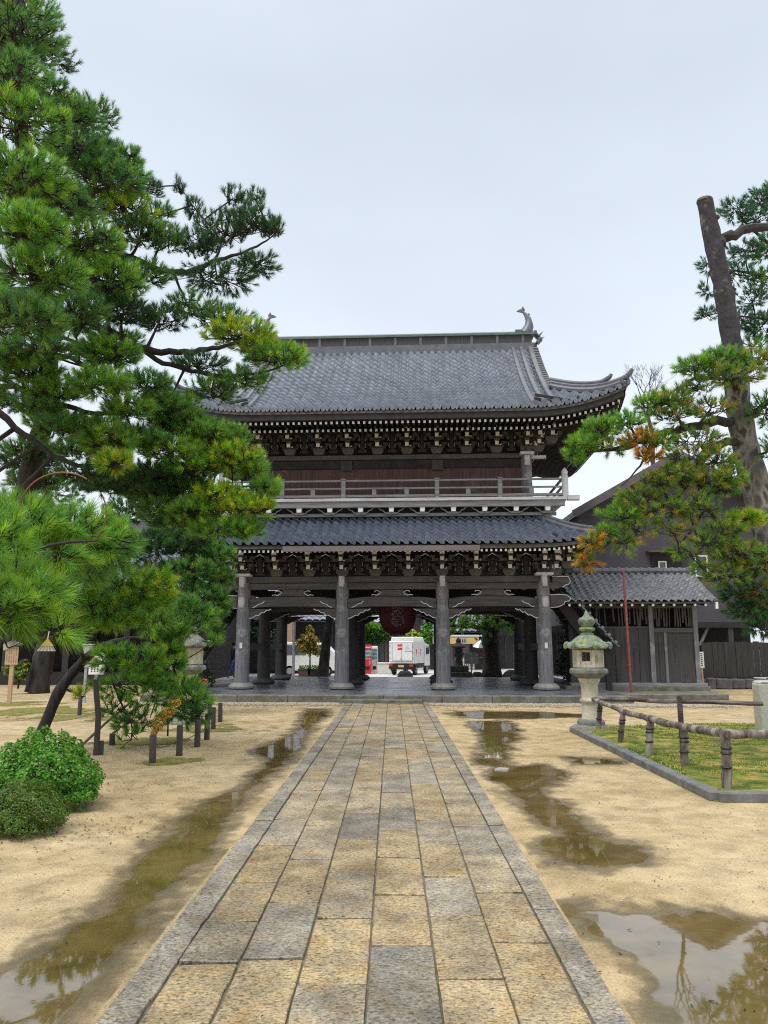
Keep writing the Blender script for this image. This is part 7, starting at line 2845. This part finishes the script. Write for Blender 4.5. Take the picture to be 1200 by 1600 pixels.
# planters under the maple
for px, lab, mt in ((476, 'brown planter box under the yellow tree', terracotta), (491, 'black planter box with green plants beside the brown one', black_m)):
    p = at(px, 1056, 38.2)
    T = thing('planter_box', lab, 'planter', (p.x, 38.2, 0), 0, 'planters beyond the left bay')
    MB().prism([(-.26, 0), (.26, 0), (.31, .42), (-.31, .42)], -.22, .22).bb((-.33, -.24, .42), (.33, .24, .46)).build('box', mt, T, bevel=.012)
    r = np.random.default_rng(int(px))
    q = r.uniform(-1, 1, (260, 3)) * np.array([.28, .2, .10]) + np.array([0, 0, .52])
    leaf_cloud('plants', q, np.tile([0, 0, 1.0], (260, 1)), .09, GRN, T, int(px))
p = at(458, 1058, 37.2)
tag(MB().tube([(0, 0, 0), (0, 0, 3.6)], .07, 10).lathe([(.14, 0), (.14, .05), (.08, .08)], 10).build('street_pole', metal_grey, smooth=True, loc=(p.x, 37.2, 0)), 'plain grey metal pole seen through the left bay', 'pole')
p = at(765, 1045, 49)
tag(MB().tube([(0, 0, 0), (0, 0, 7)], [.16, .13], 12).build('utility_pole', M('concrete_pole', (.4, .4, .38), (.5, .5, .48), .8, 3), smooth=True, loc=(p.x, 49, 0)), 'pale concrete utility pole behind the spreading pine', 'pole')
p = at(590, 1052, 44.5)
tag(MB().bb((0, 0, 0), (1.1, .25, .55)).bb((-.03, -.03, .55), (1.13, .28, .63)).build('low_wall', plaster_white, bevel=.015, loc=(p.x, 44.5, 0)), 'low pale wall beside the vending machines', 'wall')
# white bench-like panels and rack in the left bay
p = at(470, 1050, 40)
T = thing('white_van', 'white van parked side-on beyond the left bay', 'van', (p.x + .3, 40.5, 0))
MB().prism([(-1.5, .3), (1.55, .3), (1.6, .8), (1.35, 1.25), (.9, 1.72), (-1.45, 1.75), (-1.55, 1.0)], -.02, 1.4).build('body', metal_white, T, bevel=.05)
MB().prism([(.35, 1.1), (1.15, 1.1), (.85, 1.6), (.35, 1.6)], -.04, -.021).prism([(-1.3, 1.1), (-.1, 1.1), (-.1, 1.6), (-1.3, 1.6)], -.04, -.021).build('window', glass_m, T)
for x in (-.95, 1.0):
    w_ = MB().lathe([(.1, -.08), (.26, -.08), (.29, -.05), (.29, .05), (.26, .08), (.1, .08)], 18).build('wheel', rubber, T, smooth=True, loc=(x, .06, .29))
    w_.rotation_euler = (R(90), 0, 0)
    MB().lathe([(0, -.085), (.16, -.09), (.17, 0), (.16, .09), (0, .085)], 14).build('rim', metal_grey, w_, smooth=True)


def shop(name, label, px0, px1, Y, zwall, depth, wall, roofm, zr, opening=None, extra=None):
    a_, b_ = at(px0, 1000, Y), at(px1, 1000, Y)
    w = (b_.x - a_.x)
    T = thing(name, label, 'building', ((a_.x + b_.x) / 2, Y, 0), group='buildings on the street beyond the gate')
    MB().bb((-w / 2, 0, 0), (w / 2, depth, zwall)).build('wall', wall, T)
    plain_roof(T, -w / 2 - .4, w / 2 + .4, -.9, zwall - .1, depth / 2, zr, roofm, colw=.4, rowh=.45, sag=.05)
    plain_roof(T, -w / 2 - .4, w / 2 + .4, depth + .9, zwall - .1, depth / 2, zr, roofm, colw=.4, rowh=.9, sag=.05)
    n = max(1, int(w / 2.2))
    for i in range(n):
        x = -w / 2 + w * (i + .5) / n
        wn = MB().bb((x - .8, -.05, .15), (x + .8, -.01, min(2.2, zwall - .6))).build('shop_front', opening or wood_black, T)
        f_ = MB()
        for k_ in (-.8, -.27, .27, .8):
            f_.bb((x + k_ - .035, -.085, .1), (x + k_ + .035, -.0505, min(2.25, zwall - .55)))
        f_.build('frame', wood_dv, wn)
    return T


s1 = shop('old_shop', 'dark timber shop with pale tiled eaves beyond the left bay', 330, 548, 45, 3.1, 7, wood_black, tile_m, 5.6)
p = at(451, 1055, 44) - Vector(s1.location)
MB().bb((p.x - .14, -.9, 0), (p.x + .14, -.62, 3.0)).build('tan_post', tan_wood, s1)
for px in (347, 352):
    p = at(px, 1028, 44) - Vector(s1.location)
    MB().lathe([(.05, 0), (.09, .03), (.09, .55), (.05, .58)], 10, (p.x, -.5, p.z - .1)).build('amber_lantern', amber, s1)
shop('townhouse', 'brown latticed two-storey house behind the red lantern', 636, 700, 58, 4.7, 7, M('brown_siding', (.08, .055, .055), (.14, .10, .10), .8, 3), tile_m, 6.6)
shop('townhouse', 'house with whitish tiled roof left of the red lantern', 548, 600, 56, 3.3, 7, board_dark, M('light_tile', (.33, .34, .36), (.48, .49, .5), .5, 4), 5.0)
shop('townhouse', 'brown house closing the street behind the truck', 596, 645, 66, 3.4, 7, M('brown_boards', (.1, .075, .06), (.17, .13, .11), .8, 3), tile_m, 5.0)
wsh = shop('warm_shop', 'shop with yellow lamplit front and white eave in the right bay', 672, 758, 52, 2.6, 6, wood_black, tile_m, 5.2, M('plum_wall', (.14, .11, .12), (.2, .165, .175), .8, 3))
q0, q1 = at(676, 996, 51.9) - Vector(wsh.location), at(748, 1006, 51.9) - Vector(wsh.location)
MB().bb((q0.x, -.14, q1.z), (q1.x, -.10, q0.z)).build('lamplit_panel', shop_warm, wsh)
q2, q3 = at(716, 997, 51.8) - Vector(wsh.location), at(730, 1006, 51.8) - Vector(wsh.location)
sg_ = MB().bb((q2.x, -.2, q3.z), (q3.x, -.15, q2.z)).build('shop_sign', paper_white, wsh)
b = MB()
for i in range(3):
    b.box((q2.x + (q3.x - q2.x) * (.25 + .25 * i), -.203, (q2.z + q3.z) / 2), (.06, .006, abs(q2.z - q3.z) * .6))
b.build('writing', black_m, sg_)
MB().bb((q0.x - .3, -.9, q0.z + .05), (q1.x + .3, -.1, q0.z + .16)).build('white_eave', paper_white, wsh)
shop('townhouse', 'dark house with grey roof at the far right of the street', 758, 860, 54, 3.6, 7, board_dark, tile_m, 5.8)
shop('townhouse', 'mauve walled house seen past the right end of the gate', 840, 915, 42, 4.2, 7, plaster_mauve, tile_m, 6.4)
# white picket fence
p0, p1 = at(711, 1040, 50), at(742, 1040, 50)
T = thing('picket_fence', 'white picket fence in front of the warm shop', 'fence', (p0.x, 50, 0))
b = MB()
for x in np.arange(0, p1.x - p0.x, .13):
    b.bb((x, 0, .02), (x + .06, .03, .8))
b.build('pickets', M('picket_paint', (.5, .42, .33), (.62, .54, .45), .7, 3), T)
MB().bb((0, .035, .15), (p1.x - p0.x, .07, .22)).bb((0, .035, .6), (p1.x - p0.x, .07, .67)).build('rail', M('rail_paint', (.5, .42, .33), (.62, .54, .45), .7, 3), T)

# bare winter tree above the right house
bt = thing('bare_tree', 'bare twiggy tree rising behind the mauve house roof', 'tree', (at(1030, 900, 43).x, 43, 0))
k = MB()
rr2 = random.Random(12)


def grow(p, d, l, r_, dep):
    q = p + d * l
    m_ = (p + q) / 2 + Vector((rr2.uniform(-.1, .1), rr2.uniform(-.1, .1), rr2.uniform(-.05, .1))) * l
    k.tube(bez(p, m_, q, 3), [r_, r_ * .9, r_ * .8, r_ * .65], 5 if dep > 2 else 3, cap=False)
    if dep == 0:
        return
    for i in range(3 if dep < 4 else 2):
        nd = (d + Vector((rr2.uniform(-.8, .8), rr2.uniform(-.8, .8), rr2.uniform(-.1, .6)))).normalized()
        grow(q, nd, l * rr2.uniform(.6, .82), r_ * .6, dep - 1)


tz = at(1030, 640, 43).z
k.tube([(0, 0, 0), (.1, 0, tz * .4), (0, 0, tz * .72)], [.3, .24, .17], 8)
grow(Vector((0, 0, tz * .72)), Vector((.05, 0, 1)), 2.3, .15, 6)
k.build('trunk', twig_g, bt, fixn=False)

# small leafy things by the paths
leafy_at('leafy_shrub', 'yellow-green leafy shrub behind the wooden signboard', 'shrub', 28, 1076, 26, [(30, 1052, 12, 12), (18, 1045, 12, 10), (38, 1040, 8, 9)], 1100, .12, [(.12, .2, .03), (.3, .3, .04), (.08, .15, .03)], 45, .03)
leafy_at('autumn_shrub', 'small shrub of yellow and orange leaves under the garden pine', 'shrub', 262, 1150, 12.0, [(262, 1112, 12, 9), (248, 1130, 10, 12), (276, 1098, 9, 6), (240, 1146, 6, 6)], 300, .062, [(.55, .32, .03), (.6, .25, .04), (.5, .4, .06)], 46, .012)
leafy_at('autumn_sprig', 'sprig of orange leaves beside the left stone lantern', 'sprig', 309, 1078, 15, [(312, 1068, 5, 3), (319, 1064, 5, 3)], 26, .09, [(.55, .16, .03), (.6, .22, .04)], 47, .008)
leafy_at('potted_cone', 'small dark evergreen in the shade left of the gate', 'shrub', 318, 1088, 23.5, [(330, 1060, 6, 14), (322, 1045, 7, 12)], 500, .08, [(.02, .05, .02), (.03, .07, .03)], 48, .03)

# ================================================================== GRAVEL STRIP AND SCATTER
r = np.random.default_rng(3)


def pebbles(name, pts, size, mat, lab, seed):
    r = np.random.default_rng(seed)
    n = len(pts)
    bm = bmesh.new()
    bmesh.ops.create_icosphere(bm, subdivisions=1, radius=1)
    base = np.array([v.co[:] for v in bm.verts])
    tri = np.array([[v.index for v in f.verts] for f in bm.faces])
    bm.free()
    s = size * r.uniform(.5, 1.3, (n, 1, 1)) * np.stack([r.uniform(.8, 1.3, n), r.uniform(.8, 1.3, n), r.uniform(.5, .8, n)], -1)[:, None]
    a_ = r.uniform(0, 6.28, n)
    v = base[None] * s
    x = v[..., 0] * np.cos(a_)[:, None] - v[..., 1] * np.sin(a_)[:, None]
    y = v[..., 0] * np.sin(a_)[:, None] + v[..., 1] * np.cos(a_)[:, None]
    v = np.stack([x, y, v[..., 2]], -1) + pts[:, None]
    V = v[:, tri].reshape(-1, 3)
    o = fast_mesh(name, V, 3, mat)
    return tag(o, lab, kind='stuff')


def gate_to_world(p):
    c_, s_ = math.cos(YAW), math.sin(YAW)
    return np.stack([.02 + p[:, 0] * c_ - p[:, 1] * s_, GY + p[:, 0] * s_ + p[:, 1] * c_, p[:, 2]], -1)


n = 9000
P = np.stack([r.uniform(-7, 9.2, n), PY0 - np.abs(r.normal(0, .42, n)) - .02, np.full(n, .012)], -1)
P = P[~((P[:, 0] > -1.35) & (P[:, 0] < 1.05) & (P[:, 1] > PY0 - .45))]
Wp = gate_to_world(P)
Wp = Wp[~((Wp[:, 0] > p_edges[0] - .02) & (Wp[:, 0] < p_edges[8] + .02) & (Wp[:, 1] < P_END + .02))]
pebbles('gravel', Wp, .032, gravel_m, 'strip of pea gravel along the foot of the gate platform', 5)
n = 5200
yy = 2.6 + 14 * r.uniform(0, 1, n) ** 1.8
xx = r.uniform(-1, 1, n) * (yy * .55 + 1)
keep = (xx < p_edges[0] - .05) | (xx > p_edges[8] + .05)
P = np.stack([xx, yy, np.full(n, .002)], -1)[keep]
fb = sdpoly(P[:, 0], P[:, 1], [(p.x, p.y) for p in bed])
for lab_, poly_, _a, _r, _s in PUD:
    pp_ = [gp(x, y) for x, y in poly_]
    fb = np.where(sdpoly(P[:, 0], P[:, 1], [(p.x, p.y) for p in pp_]) > -.25, 1, fb)
pebbles('grit', P[fb < 0], .0075, gravel_m, 'small grit scattered over the sand', 6)
# fallen needles and leaves on sand and path
n = 700
yy = 2.6 + 16 * r.uniform(0, 1, n) ** 1.6
xx = r.uniform(-1, 1, n) * (yy * .5 + .8)
zz = np.where((xx > p_edges[0]) & (xx < p_edges[8]), .042, .008)
fl = leaf_cloud('fallen_leaves', np.stack([xx, yy, zz], -1), np.tile([0, 0, 4.0], (n, 1)), .030, [(.10, .065, .03), (.06, .04, .02), (.22, .13, .04), (.12, .09, .04)], None, 8, asp=.35)
tag(fl, 'fallen pine needles and leaf scraps on the ground', kind='stuff')

r = np.random.default_rng(31)
n = 900
cx_ = np.array([gp(70, 1300)[0], gp(120, 1230)[0], gp(230, 1170)[0], gp(60, 1085)[0]])
cy_ = np.array([gp(70, 1300)[1], gp(120, 1230)[1], gp(230, 1170)[1], gp(60, 1085)[1]])
sg_ = np.array([.45, .5, 1.0, 2.2])
i_ = r.integers(0, 4, n)
pp_ = np.stack([cx_[i_] + r.normal(0, 1, n) * sg_[i_] + .2, cy_[i_] + r.normal(0, 1, n) * sg_[i_] * .8, np.full(n, .01)], -1)
pp_ = pp_[pp_[:, 0] < p_edges[0] - .6]
fl = leaf_cloud('fallen_leaves', pp_, np.tile([0, 0, 4.0], (len(pp_), 1)), .035, [(.16, .08, .03), (.08, .05, .025), (.26, .16, .05), (.10, .06, .04)], None, 9, asp=.45)
tag(fl, 'brown leaf litter under the shrubs and pines on the left', kind='stuff')
